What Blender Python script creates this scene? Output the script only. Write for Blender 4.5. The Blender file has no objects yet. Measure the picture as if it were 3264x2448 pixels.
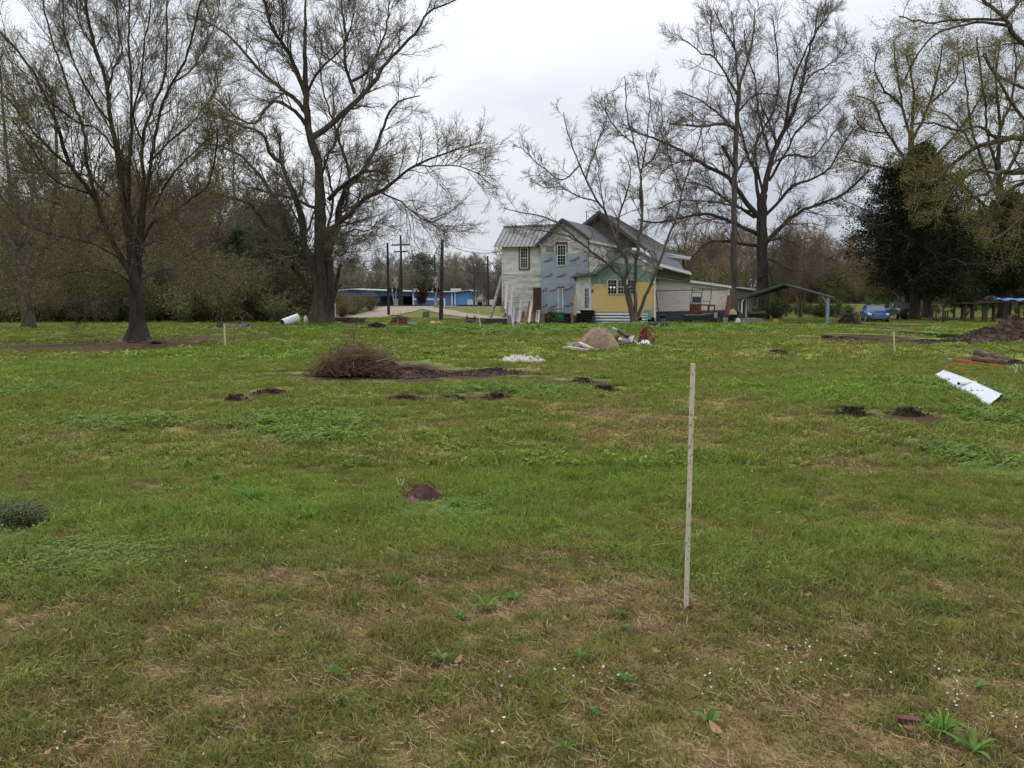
import bpy, math, random
import numpy as np
from mathutils import Vector, Matrix
R_ = math.radians
scene = bpy.context.scene
COL = scene.collection
# ---------------------------------------------------------------- camera
cam_d = bpy.data.cameras.new('camera'); cam = bpy.data.objects.new('camera', cam_d); COL.objects.link(cam)
cam_d.sensor_width = 36; cam_d.lens = 33.0; cam_d.clip_start = 0.05; cam_d.clip_end = 5000
PITCH = R_(4.95)
cam.location = (0, 0, 1.6); cam.rotation_euler = (R_(90) - PITCH, 0, 0)
scene.camera = cam
FPX, CX, CY = 3264 * 33 / 36, 1632.0, 1224.0
# ---------------------------------------------------------------- world: overcast sky with broad soft clouds
W = bpy.data.worlds.new("World"); scene.world = W; W.use_nodes = True
nt = W.node_tree; nt.nodes.clear()
def nn(t, tree=None, **kw):
    n = (tree or nt).nodes.new(t)
    for k, v in kw.items(): setattr(n, k, v)
    return n
out = nn('ShaderNodeOutputWorld')
SUN_EL, SUN_AZ = R_(52), R_(-25)
sky = nn('ShaderNodeTexSky', sky_type='NISHITA', sun_disc=False, sun_elevation=SUN_EL, sun_rotation=SUN_AZ)
b1 = nn('ShaderNodeBackground'); b1.inputs['Strength'].default_value = 0.05
nt.links.new(sky.outputs[0], b1.inputs['Color'])
tc = nn('ShaderNodeTexCoord'); mp = nn('ShaderNodeMapping'); mp.inputs['Scale'].default_value = (1.0, 1.0, 2.6)
mp.inputs['Location'].default_value = (0.35, 0.1, 0.42)
nt.links.new(tc.outputs['Generated'], mp.inputs['Vector'])
nz = nn('ShaderNodeTexNoise'); nz.inputs['Scale'].default_value = 2.1; nz.inputs['Detail'].default_value = 5; nz.inputs['Roughness'].default_value = 0.46
nz.inputs['Distortion'].default_value = 0.3
nt.links.new(mp.outputs[0], nz.inputs['Vector'])
cr = nn('ShaderNodeValToRGB'); nt.links.new(nz.outputs['Fac'], cr.inputs['Fac'])
cr.color_ramp.elements[0].position = 0.36; cr.color_ramp.elements[0].color = (0.53, 0.565, 0.635, 1)
cr.color_ramp.elements[1].position = 0.62; cr.color_ramp.elements[1].color = (0.81, 0.83, 0.865, 1)
e = cr.color_ramp.elements.new(0.49); e.color = (0.68, 0.71, 0.77, 1)
sx = nn('ShaderNodeSeparateXYZ'); nt.links.new(tc.outputs['Generated'], sx.inputs[0])
mr = nn('ShaderNodeMapRange'); mr.inputs['From Min'].default_value = 0; mr.inputs['From Max'].default_value = 1
mr.inputs['To Min'].default_value = 0.98; mr.inputs['To Max'].default_value = 2.6
nt.links.new(sx.outputs['Z'], mr.inputs['Value'])
b2 = nn('ShaderNodeBackground'); nt.links.new(cr.outputs[0], b2.inputs['Color']); nt.links.new(mr.outputs[0], b2.inputs['Strength'])
mx = nn('ShaderNodeMixShader'); mx.inputs[0].default_value = 0.93
nt.links.new(b1.outputs[0], mx.inputs[1]); nt.links.new(b2.outputs[0], mx.inputs[2]); nt.links.new(mx.outputs[0], out.inputs['Surface'])
sun_d = bpy.data.lights.new('sun', 'SUN'); sun = bpy.data.objects.new('sun', sun_d); COL.objects.link(sun)
sun_d.energy = 1.3; sun_d.angle = R_(35); sun_d.color = (1, 0.96, 0.88)
sun.rotation_euler = (R_(90) - SUN_EL, 0, R_(180) - SUN_AZ + R_(0))
scene.view_settings.view_transform = 'Standard'; scene.view_settings.look = 'None'
scene.view_settings.exposure = 0.0; scene.view_settings.gamma = 1.0; scene.view_settings.use_curve_mapping = False
scene.render.engine = 'CYCLES'
scene.cycles.max_bounces = 5; scene.cycles.diffuse_bounces = 2; scene.cycles.glossy_bounces = 2
scene.cycles.transparent_max_bounces = 8; scene.cycles.transmission_bounces = 3
scene.cycles.caustics_reflective = False; scene.cycles.caustics_refractive = False
# ---------------------------------------------------------------- numeric helpers
def ss(a, b, x):
    t = np.clip((np.asarray(x, float) - a) / (b - a), 0, 1); return t * t * (3 - 2 * t)
def vnoise(x, y, seed=0):
    x = np.asarray(x, float); y = np.asarray(y, float)
    xi = np.floor(x).astype(np.int64); yi = np.floor(y).astype(np.int64); fx = x - xi; fy = y - yi
    fx = fx * fx * (3 - 2 * fx); fy = fy * fy * (3 - 2 * fy)
    def h(a, b):
        n = (a * 374761393 + b * 668265263 + seed * 1442695041) & 0xffffffff
        n = ((n ^ (n >> 13)) * 1274126177) & 0xffffffff; n = (n ^ (n >> 16)) & 0xffff
        return n / 65535.0
    return (h(xi, yi) * (1 - fx) + h(xi + 1, yi) * fx) * (1 - fy) + (h(xi, yi + 1) * (1 - fx) + h(xi + 1, yi + 1) * fx) * fy
def fbm(x, y, seed=0, o=4):
    s = 0; a = 0.5; t = 0
    for k in range(o):
        s = s + a * vnoise(x * 2 ** k, y * 2 ** k, seed + 17 * k); t += a; a *= 0.55
    return s / t
def Hs(x, y):
    "terrain height: flat lawn, low railway embankment beyond the house"
    x = np.asarray(x, float); y = np.asarray(y, float)
    top = 1.12 + 0.33 * ss(12, 34, x)
    h = top * ss(100, 122, y) * (1 - ss(130, 150, y))
    h = h + 0.22 * np.exp(-(((x + 12.7) / 3.6) ** 2 + ((y - 62) / 3.2) ** 2))
    h = h + 0.05 * (fbm(x * 0.25, y * 0.25, 5, 2) - 0.5) * ss(3, 20, y)
    return h
def ray(px, py):
    dx = (px - CX) / FPX; dy = (CY - py) / FPX
    y = math.cos(PITCH) + dy * math.sin(PITCH); z = -math.sin(PITCH) + dy * math.cos(PITCH)
    return dx / y, z / y
def P(px, py, Y):
    a, b = ray(px, py); return (a * Y, Y, 1.6 + b * Y)
def G(px, py):
    a, b = ray(px, py); Y = 1.6 / -b
    for k in range(12):
        h = float(Hs(a * Y, Y)); Y = (1.6 - h) / -b
    return (a * Y, Y, float(Hs(a * Y, Y)))
def GY(px, Y):
    x = (px - CX) / FPX * Y; return (x, Y, float(Hs(x, Y)))
# ---------------------------------------------------------------- materials
def lin(c): return tuple(((v / 255 + 0.055) / 1.055) ** 2.4 if v > 10 else v / 255 / 12.92 for v in c)
MATS = {}
def mat(name, col, rough=0.8, metal=0.0, var=0.0, scale=8.0, col2=None, spec=0.3, bump=0.0, bscale=None, stretch=None, thr=None, detail=5, col3=None, thr3=(0.62, 0.68)):
    "principled material; colour varies by noise between col and col2"
    if name in MATS: return MATS[name]
    m = bpy.data.materials.new(name); m.use_nodes = True; t = m.node_tree; b = t.nodes['Principled BSDF']
    b.inputs['Roughness'].default_value = rough; b.inputs['Metallic'].default_value = metal
    b.inputs['Specular IOR Level'].default_value = spec
    if col2 is None and var == 0:
        b.inputs['Base Color'].default_value = (*col, 1)
    else:
        if col2 is None: col2 = tuple(c * (1 - var) for c in col)
        c = nn('ShaderNodeTexCoord', t); mpn = nn('ShaderNodeMapping', t); t.links.new(c.outputs['Object'], mpn.inputs[0])
        if stretch: mpn.inputs['Scale'].default_value = stretch
        n = nn('ShaderNodeTexNoise', t); n.inputs['Scale'].default_value = scale; n.inputs['Detail'].default_value = detail; n.inputs['Roughness'].default_value = 0.62
        t.links.new(mpn.outputs[0], n.inputs['Vector'])
        r = nn('ShaderNodeValToRGB', t); t.links.new(n.outputs['Fac'], r.inputs[0])
        lo, hi = thr or (0.32, 0.68)
        r.color_ramp.elements[0].position = lo; r.color_ramp.elements[1].position = hi
        r.color_ramp.elements[0].color = (*col2, 1); r.color_ramp.elements[1].color = (*col, 1)
        src = r.outputs[0]
        if col3:
            n2 = nn('ShaderNodeTexNoise', t); n2.inputs['Scale'].default_value = scale * 3.1; n2.inputs['Detail'].default_value = 4
            t.links.new(mpn.outputs[0], n2.inputs['Vector'])
            mrn = nn('ShaderNodeMapRange', t); mrn.inputs['From Min'].default_value = thr3[0]; mrn.inputs['From Max'].default_value = thr3[1]
            t.links.new(n2.outputs['Fac'], mrn.inputs['Value'])
            mm = nn('ShaderNodeMix', t, data_type='RGBA'); t.links.new(mrn.outputs[0], mm.inputs[0]); t.links.new(src, mm.inputs[6]); mm.inputs[7].default_value = (*col3, 1)
            src = mm.outputs[2]
        t.links.new(src, b.inputs['Base Color'])
        if bump:
            bn = nn('ShaderNodeBump', t); bn.inputs['Strength'].default_value = bump; bn.inputs['Distance'].default_value = 0.02
            if bscale:
                n3 = nn('ShaderNodeTexNoise', t); n3.inputs['Scale'].default_value = bscale; n3.inputs['Detail'].default_value = 6
                t.links.new(mpn.outputs[0], n3.inputs['Vector']); t.links.new(n3.outputs['Fac'], bn.inputs['Height'])
            else: t.links.new(n.outputs['Fac'], bn.inputs['Height'])
            t.links.new(bn.outputs[0], b.inputs['Normal'])
    MATS[name] = m; return m
def attr_mat(name, attr='col', rough=0.9, transl=0.0, inst=False, noise=None, spec=0.1):
    "colour from a colour attribute, optionally times the instance tint"
    m = bpy.data.materials.new(name); m.use_nodes = True; t = m.node_tree; b = t.nodes['Principled BSDF']; o = t.nodes['Material Output']
    a = nn('ShaderNodeAttribute', t, attribute_name=attr); src = a.outputs['Color']
    if inst:
        ai = nn('ShaderNodeAttribute', t, attribute_name='tint', attribute_type='INSTANCER')
        mm = nn('ShaderNodeMix', t, data_type='RGBA', blend_type='MULTIPLY'); mm.inputs[0].default_value = 1
        t.links.new(src, mm.inputs[6]); t.links.new(ai.outputs['Color'], mm.inputs[7]); src = mm.outputs[2]
    if noise:
        c = nn('ShaderNodeTexCoord', t); n = nn('ShaderNodeTexNoise', t); n.inputs['Scale'].default_value = noise[0]; n.inputs['Detail'].default_value = 8; n.inputs['Roughness'].default_value = 0.7
        t.links.new(c.outputs['Object'], n.inputs['Vector'])
        mrn = nn('ShaderNodeMapRange', t); mrn.inputs['From Min'].default_value = 0.3; mrn.inputs['From Max'].default_value = 0.7
        mrn.inputs['To Min'].default_value = noise[1]; mrn.inputs['To Max'].default_value = noise[2]; t.links.new(n.outputs['Fac'], mrn.inputs['Value'])
        m2 = nn('ShaderNodeMix', t, data_type='RGBA', blend_type='MULTIPLY'); m2.inputs[0].default_value = 1
        t.links.new(src, m2.inputs[6]); t.links.new(mrn.outputs[0], m2.inputs[7]); src = m2.outputs[2]
        bn = nn('ShaderNodeBump', t); bn.inputs['Strength'].default_value = 0.5; bn.inputs['Distance'].default_value = 0.03
        t.links.new(n.outputs['Fac'], bn.inputs['Height']); t.links.new(bn.outputs[0], b.inputs['Normal'])
    b.inputs['Roughness'].default_value = rough; b.inputs['Specular IOR Level'].default_value = spec
    t.links.new(src, b.inputs['Base Color'])
    if transl:
        tr = nn('ShaderNodeBsdfTranslucent', t); t.links.new(src, tr.inputs['Color'])
        ms = nn('ShaderNodeMixShader', t); ms.inputs[0].default_value = transl
        t.links.new(b.outputs[0], ms.inputs[1]); t.links.new(tr.outputs[0], ms.inputs[2]); t.links.new(ms.outputs[0], o.inputs['Surface'])
    MATS[name] = m; return m
# ---------------------------------------------------------------- objects
ORG = {}
def setp(o, label=None, cat=None, group=None, kind=None):
    if label: o['label'] = label
    if cat: o['category'] = cat
    if group: o['group'] = group
    if kind: o['kind'] = kind
    return o
def thing(name, label, cat, loc, group=None):
    o = bpy.data.objects.new(name, None); COL.objects.link(o); o.location = loc; o.empty_display_size = 0.2
    ORG[o.name] = Vector(loc); return setp(o, label, cat, group)
def npmesh(name, V, F, mats, mi=None, smooth=False, cols=None):
    "V (n,3), F list of (k-gon arrays)"
    me = bpy.data.meshes.new(name); V = np.asarray(V, np.float32)
    if not isinstance(F, list): F = [F]
    F = [np.asarray(f, np.int32) for f in F if len(f)]
    me.vertices.add(len(V)); me.vertices.foreach_set('co', V.ravel())
    tot = np.concatenate([np.full(len(f), f.shape[1], np.int32) for f in F]); lv = np.concatenate([f.ravel() for f in F])
    me.loops.add(len(lv)); me.loops.foreach_set('vertex_index', lv)
    me.polygons.add(len(tot)); st = np.zeros(len(tot), np.int32); st[1:] = np.cumsum(tot)[:-1]
    me.polygons.foreach_set('loop_start', st); me.polygons.foreach_set('loop_total', tot)
    if mi is not None: me.polygons.foreach_set('material_index', np.asarray(mi, np.int32))
    if smooth: me.polygons.foreach_set('use_smooth', np.ones(len(tot), bool))
    for m in (mats if isinstance(mats, (list, tuple)) else [mats]): me.materials.append(m)
    if cols is not None:
        a = me.color_attributes.new('col', 'FLOAT_COLOR', 'POINT'); c = np.ones((len(V), 4), np.float32); c[:, :3] = cols; a.data.foreach_set('color', c.ravel())
    me.update(calc_edges=True); me.validate(); return me
def link(name, me, parent=None, loc=(0, 0, 0)):
    o = bpy.data.objects.new(name, me); COL.objects.link(o); o.location = loc
    if parent is not None: o.parent = parent
    ORG[o.name] = (ORG[parent.name] + Vector(loc)) if parent is not None else Vector(loc)
    return o
class MB:
    "collects shapes in world coordinates, then links them as ONE mesh object"
    def __init__(s): s.V = []; s.F = []; s.M = []; s.cur = 0
    def raw(s, vs, fs, m=None):
        o = len(s.V); s.V += [tuple(v) for v in vs]; s.F += [tuple(o + i for i in f) for f in fs]; s.M += [s.cur if m is None else m] * len(fs); return s
    def hexa(s, c8):  # 4 bottom ccw, 4 top ccw
        return s.raw(c8, [(3, 2, 1, 0), (4, 5, 6, 7), (0, 1, 5, 4), (1, 2, 6, 5), (2, 3, 7, 6), (3, 0, 4, 7)])
    def box(s, c, d, rz=0, rx=0, ry=0):
        M = Matrix.Rotation(rz, 3, 'Z') @ Matrix.Rotation(ry, 3, 'Y') @ Matrix.Rotation(rx, 3, 'X'); c = Vector(c); h = [q / 2 for q in d]
        vs = [c + M @ Vector((sx_ * h[0], sy_ * h[1], sz_ * h[2])) for sz_ in (-1, 1) for sx_, sy_ in ((-1, -1), (1, -1), (1, 1), (-1, 1))]
        return s.hexa(vs)
    def beam(s, p, q, w, h, up=(0, 0, 1)):
        p = Vector(p); q = Vector(q); t = (q - p).normalized(); u = Vector(up)
        if abs(t.dot(u)) > 0.95: u = Vector((0, 1, 0))
        a = t.cross(u).normalized(); b = a.cross(t).normalized(); a = a * w / 2; b = b * h / 2
        return s.hexa([p - a - b, p + a - b, q + a - b, q - a - b, p - a + b, p + a + b, q + a + b, q - a + b])
    def tube(s, pts, rad, n=8, cap=True):
        pts = [Vector(p) for p in pts]; rad = rad if isinstance(rad, (list, tuple)) else [rad] * len(pts); o = len(s.V); ref = None
        for i, p in enumerate(pts):
            t = (pts[min(i + 1, len(pts) - 1)] - pts[max(i - 1, 0)]).normalized()
            if ref is None: ref = Vector((0, 0, 1)) if abs(t.z) < 0.8 else Vector((0, 1, 0))
            a = t.cross(ref).normalized(); b = a.cross(t); ref = b
            for k in range(n):
                w = 2 * math.pi * k / n; s.V.append(tuple(p + (a * math.cos(w) + b * math.sin(w)) * rad[i]))
        for i in range(len(pts) - 1):
            for k in range(n):
                s.F.append((o + i * n + k, o + i * n + (k + 1) % n, o + (i + 1) * n + (k + 1) % n, o + (i + 1) * n + k)); s.M.append(s.cur)
        if cap:
            s.F.append(tuple(o + k for k in range(n))[::-1]); s.M.append(s.cur); s.F.append(tuple(o + (len(pts) - 1) * n + k for k in range(n))); s.M.append(s.cur)
        return s
    def poly(s, pts, off):
        "prism: polygon pts extruded by vector off"
        n = len(pts); off = Vector(off); a = [Vector(p) for p in pts]; b = [p + off for p in a]
        return s.raw(a + b, [tuple(range(n)), tuple(range(2 * n - 1, n - 1, -1))] + [(i, i + n, (i + 1) % n + n, (i + 1) % n) for i in range(n)])
    def slab(s, c4, th):
        "thin slab from 4 corners, thickness th downward along its normal"
        c = [Vector(p) for p in c4]; nrm = (c[1] - c[0]).cross(c[3] - c[0]).normalized()
        if nrm.z < 0: nrm = -nrm
        return s.poly(c, -nrm * th)
    def blob(s, c, r, seed=0, nu=12, nv=7, amp=0.25, flat=False):
        rg = np.random.default_rng(seed); c = Vector(c); vs = []; ph = rg.uniform(0, 6.28, 6)
        for j in range(nv + 1):
            v = (j / nv) * (math.pi / 2 if flat else math.pi)
            for i in range(nu):
                u = 2 * math.pi * i / nu
                k = 1 + amp * (0.5 * math.sin(3 * u + ph[0] + 2 * v) + 0.35 * math.sin(5 * u + ph[1] - 3 * v) + 0.5 * (rg.random() - 0.5))
                vs.append((c.x + r[0] * k * math.sin(v) * math.cos(u), c.y + r[1] * k * math.sin(v) * math.sin(u), c.z + r[2] * k * math.cos(v)))
        fs = [(j * nu + i, j * nu + (i + 1) % nu, (j + 1) * nu + (i + 1) % nu, (j + 1) * nu + i) for j in range(nv) for i in range(nu)]
        fs = [f[::-1] for f in fs]
        return s.raw(vs, fs)
    def build(s, name, mats, parent=None, loc=None, smooth=False, **kw):
        if parent is not None: org = ORG[parent.name]
        elif loc is not None: org = Vector(loc)
        else:
            A = np.array(s.V); org = Vector(((A[:, 0].min() + A[:, 0].max()) / 2, (A[:, 1].min() + A[:, 1].max()) / 2, A[:, 2].min()))
        me = bpy.data.meshes.new(name); me.from_pydata([(v[0] - org.x, v[1] - org.y, v[2] - org.z) for v in s.V], [], s.F)
        for m in (mats if isinstance(mats, (list, tuple)) else [mats]): me.materials.append(m)
        me.polygons.foreach_set('material_index', s.M)
        if smooth: me.polygons.foreach_set('use_smooth', [True] * len(s.F))
        me.update()
        o = bpy.data.objects.new(name, me); COL.objects.link(o)
        if parent is not None: o.parent = parent; ORG[o.name] = org
        else: o.location = org; ORG[o.name] = org
        return setp(o, kw.get('label'), kw.get('cat'), kw.get('group'), kw.get('kind'))
# ---------------------------------------------------------------- patches on the lawn: (kind, px, py, rx px, ry px)
PATCH = [('dirt', 1300, 1180, 150, 30), ('dirt', 1600, 1182, 120, 9), ('dirt', 1450, 1188, 220, 16), ('dirt', 1140, 1196, 170, 18), ('dirt', 1350, 1208, 110, 12),
 ('dirt', 760, 1270, 45, 7), ('dirt', 860, 1248, 75, 7), ('dirt', 1330, 1266, 110, 8), ('dirt', 1530, 1264, 110, 9), ('dirt', 1240, 1264, 40, 6),
 ('dirt', 1860, 1215, 85, 8), ('dirt', 1930, 1238, 55, 5), ('dirt', 1695, 1202, 45, 7), ('dirt', 1770, 1212, 45, 4), ('dirt', 2465, 1122, 42, 9),
 ('dirt', 2620, 1078, 75, 7), ('dirt', 2790, 1072, 120, 8), ('dirt', 2960, 1088, 260, 9), ('dirt', 2900, 1062, 110, 16), ('dirt', 3060, 1072, 130, 12),
 ('dirt', 3180, 1080, 130, 20), ('dirt', 2830, 1036, 180, 5),
 ('dirt', 2700, 1316, 85, 9), ('dirt', 2900, 1328, 130, 14), ('dirt', 2960, 1322, 60, 8), ('dirt', 1350, 1572, 80, 26),
 ('dirt', 560, 1098, 120, 10), ('dirt', 1480, 1019, 160, 4), ('dirt', 1200, 1044, 140, 6), ('dirt', 2560, 1030, 110, 6), ('dirt', 2650, 1010, 90, 6),
 ('dirt', 3190, 1150, 90, 20), ('dirt', 2060, 1008, 160, 2), ('dirt', 960, 1192, 150, 5), ('dirt', 60, 1676, 60, 14), ('dirt', 2740, 1034, 120, 8),
 ('dirt', 2186, 1930, 24, 10), ('dirt', 3100, 1137, 60, 4),
 ('litter', 250, 1108, 420, 15), ('litter', 480, 1095, 200, 12), ('litter', 300, 1080, 100, 5), ('litter', 700, 1075, 180, 12),
 ('dry', 1000, 1352, 60, 8), ('dry', 2640, 1400, 260, 60), ('dry', 2200, 1330, 420, 70), ('dry', 1900, 1320, 200, 40), ('dry', 1750, 1800, 560, 120), ('dry', 1200, 1860, 420, 90),
 ('dry', 500, 1400, 420, 60), ('dry', 1600, 2100, 1300, 220), ('dry', 300, 2250, 700, 260), ('dry', 1100, 2020, 700, 120), ('dry', 2500, 1120, 400, 25), ('dry', 2650, 1470, 200, 40),
 ('dry', 2900, 2200, 500, 200), ('dry', 520, 1600, 90, 14), ('dry', 3000, 1920, 160, 40), ('dry', 900, 1120, 250, 12), ('dry', 1250, 1520, 60, 8),
 ('lush', 700, 1640, 700, 110), ('lush', 150, 1800, 350, 80), ('lush', 1800, 1540, 420, 80), ('lush', 1500, 1690, 380, 50), ('lush', 2200, 1500, 260, 60), ('lush', 2450, 1620, 240, 50), ('lush', 2400, 1800, 400, 90),
 ('lush', 800, 1130, 300, 30), ('lush', 2900, 1750, 300, 60), ('lush', 300, 1180, 350, 30), ('lush', 1700, 1048, 500, 9), ('lush', 2300, 1040, 500, 9), ('lush', 1050, 1058, 250, 14), ('lush', 3000, 1060, 300, 10), ('lush', 3020, 1930, 110, 30), ('lush', 2620, 1245, 300, 30),
 ('clover', 95, 1246, 95, 22), ('clover', 370, 1352, 200, 22), ('clover', 950, 1345, 240, 34), ('clover', 1050, 1390, 140, 24), ('clover', 3150, 1480, 160, 70), ('clover', 3080, 1250, 200, 45), ('clover', 3200, 1340, 120, 50),
 ('clover', 1420, 1620, 170, 40), ('clover', 1600, 1250, 200, 20), ('clover', 1850, 1245, 60, 8), ('clover', 2050, 1048, 300, 7), ('clover', 1550, 1060, 260, 8), ('clover', 250, 1780, 260, 60), ('clover', 60, 1690, 70, 60)]
PW = []
for k, px, py, rx, ry in PATCH:
    g0 = G(px, py); a = G(px, py - ry * 0.98)[1]; b = G(px, py + ry)[1]
    ex = (0.45 if py < 1150 else 0.22 if py < 1400 else 0.0) if k == 'dirt' else 0
    PW.append((k, (px - CX) / FPX * (a + b) / 2, (a + b) / 2 - ex * .5, rx / FPX * g0[1], abs(a - b) / 2 + 0.02 + ex))
def masks(x, y):
    x = np.asarray(x, float); y = np.asarray(y, float); o = {}
    far = np.clip(y / 12, 0.35, 4)
    wob = 0.55 * (fbm(x * 2.2 / far + 9, y * 1.6 / far, 3, 4) - 0.5) * 2 + 0.35 * (vnoise(x * 9, y * 5, 8) - 0.5)
    for k in ('dirt', 'litter', 'dry', 'lush', 'clover'):
        m = np.zeros_like(x)
        for kk, cx, cy, rx, ry in PW:
            if kk != k: continue
            d = np.sqrt(((x - cx) / rx) ** 2 + ((y - cy) / ry) ** 2)
            soft = 0.3 if k == 'dirt' else 0.75
            m = np.maximum(m, 1 - ss(1 - soft, 1 + soft, d + wob * 0.9))
        o[k] = m
    return o
def lawn_state(x, y):
    m = masks(x, y); n = fbm(x * 0.55, y * 0.4, 21, 5); n2 = fbm(x * 2.3, y * 1.7, 33, 4)
    n5 = fbm(x * 7, y * 6, 93, 4)
    dry = np.clip(0.18 - 0.07 * ss(8, 14, y) + 1.3 * (n - 0.5) + 1.2 * (n2 - 0.5) + (0.5 + 2.0 * (1 - ss(5, 14, y))) * (n5 - 0.5) + 0.30 * m['dry'] - 0.42 * m['lush'] - 0.4 * m['clover'] + 0.24 * (1 - ss(4.3, 7.5, y)), 0, 1)
    return dry, m
def lawn_color(x, y, blades=False):
    dry, m = lawn_state(x, y); n3 = fbm(x * 0.9 + 40, y * 0.8, 51, 4)[:, None]; n4 = fbm(x * 5, y * 4, 71, 3)[:, None]
    g = np.array([0.194, 0.242, 0.044]); gl = np.array([0.196, 0.298, 0.046]); gy = np.array([0.285, 0.248, 0.082]); br = np.array([0.225, 0.165, 0.080]); cl = np.array([0.135, 0.225, 0.045])
    c = g + (gl - g) * np.clip(m['lush'][:, None] * 0.8 + (n3 - 0.5) * 0.8, 0, 1)
    c = c + (gy - c) * np.clip((dry[:, None] - 0.15) * 1.3, 0, 0.85)
    if not blades: c = c + (br - c) * np.clip((dry[:, None] - 0.55) * 1.3, 0, 0.6)
    c = c + (cl - c) * m['clover'][:, None] * 0.7
    c = c + (np.array([0.235, 0.215, 0.075]) - c) * (0.42 * (1 - ss(4.6, 7.5, y)))[:, None]  # thin olive turf where the lawn is worn
    c = c * (0.72 + 0.56 * n4)
    soil = np.array([0.060, 0.036, 0.022]) * (0.35 + 1.2 * fbm(x * 3, y * 3, 61, 4)[:, None]); lit = np.array([0.085, 0.054, 0.032]) * (0.6 + 0.8 * n3)
    return c, soil, lit, dry, m
# ---------------------------------------------------------------- ground sheet
def make_ground():
    ys = [-60, -30, -12, -5, -1, 1, 2, 2.6]; y = 3.0
    while y < 96: ys.append(y); y *= 1.0095
    while y < 165: ys.append(y); y += 1.2
    while y < 3500: ys.append(y); y *= 1.14
    ys = np.array(ys); us = np.linspace(-1, 1, 300); ext = np.array([1.15, 1.5, 2.2, 3.5, 6, 12, 30]); us = np.concatenate([-ext[::-1], us, ext])
    w = 3.5 + 0.60 * np.clip(ys, 0, None)
    X = us[None, :] * w[:, None]; Y = np.repeat(ys[:, None], len(us), 1); x = X.ravel(); y = Y.ravel()
    c, soil, lit, dry, m = lawn_color(x, y)
    near = (y < 160)
    d = m['dirt'][:, None]; l = m['litter'][:, None]
    # thatch and soil show between the grass blades close to the camera
    thatch = np.array([0.150, 0.098, 0.052]) * (0.35 + 1.3 * fbm(x * 9, y * 9, 5, 4))[:, None]; t = (1 - ss(9, 26, y))[:, None] * 0.75
    base = c + (thatch * 0.75 + c * 0.25 - c) * t
    base = base + (lit - base) * np.clip(l * 1.3, 0, 1); base = base + (soil - base) * d
    gravel = np.array([0.30, 0.27, 0.235]); rb = (ss(119, 122, y) * (1 - ss(129, 132, y)))[:, None]
    base = base + (gravel - base) * rb * 0.9
    base = base * (1 - .45 * ss(70, 98, y))[:, None] * (1 - (.12 * ss(95, 100, y))[:, None] * np.array([0, 1, 0])); base = base + (np.array([0.11, 0.10, 0.055]) - base) * ss(132, 140, y)[:, None]  # far ground darkened in colour to stand in for blade self-shading
    z = Hs(x, y); z = z + (0.03 * (fbm(x * 1.6, y * 1.6, 77, 4) - 0.5) + 0.02 * (fbm(x * 7, y * 7, 78, 2) - 0.5)) * near
    z = z - m['dirt'] * 0.035 * (0.4 + fbm(x * 4, y * 4, 79, 3)) * near
    z = z - 0.01
    nx = len(us); ny = len(ys); i = np.arange((ny - 1) * (nx - 1)); r = i // (nx - 1); q = i % (nx - 1); a = r * nx + q
    F = np.stack([a, a + 1, a + nx + 1, a + nx], 1)
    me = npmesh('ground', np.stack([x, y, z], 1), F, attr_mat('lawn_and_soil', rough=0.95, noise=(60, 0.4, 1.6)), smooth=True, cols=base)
    return setp(link('ground', me), kind='structure')
ground = make_ground()
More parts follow.
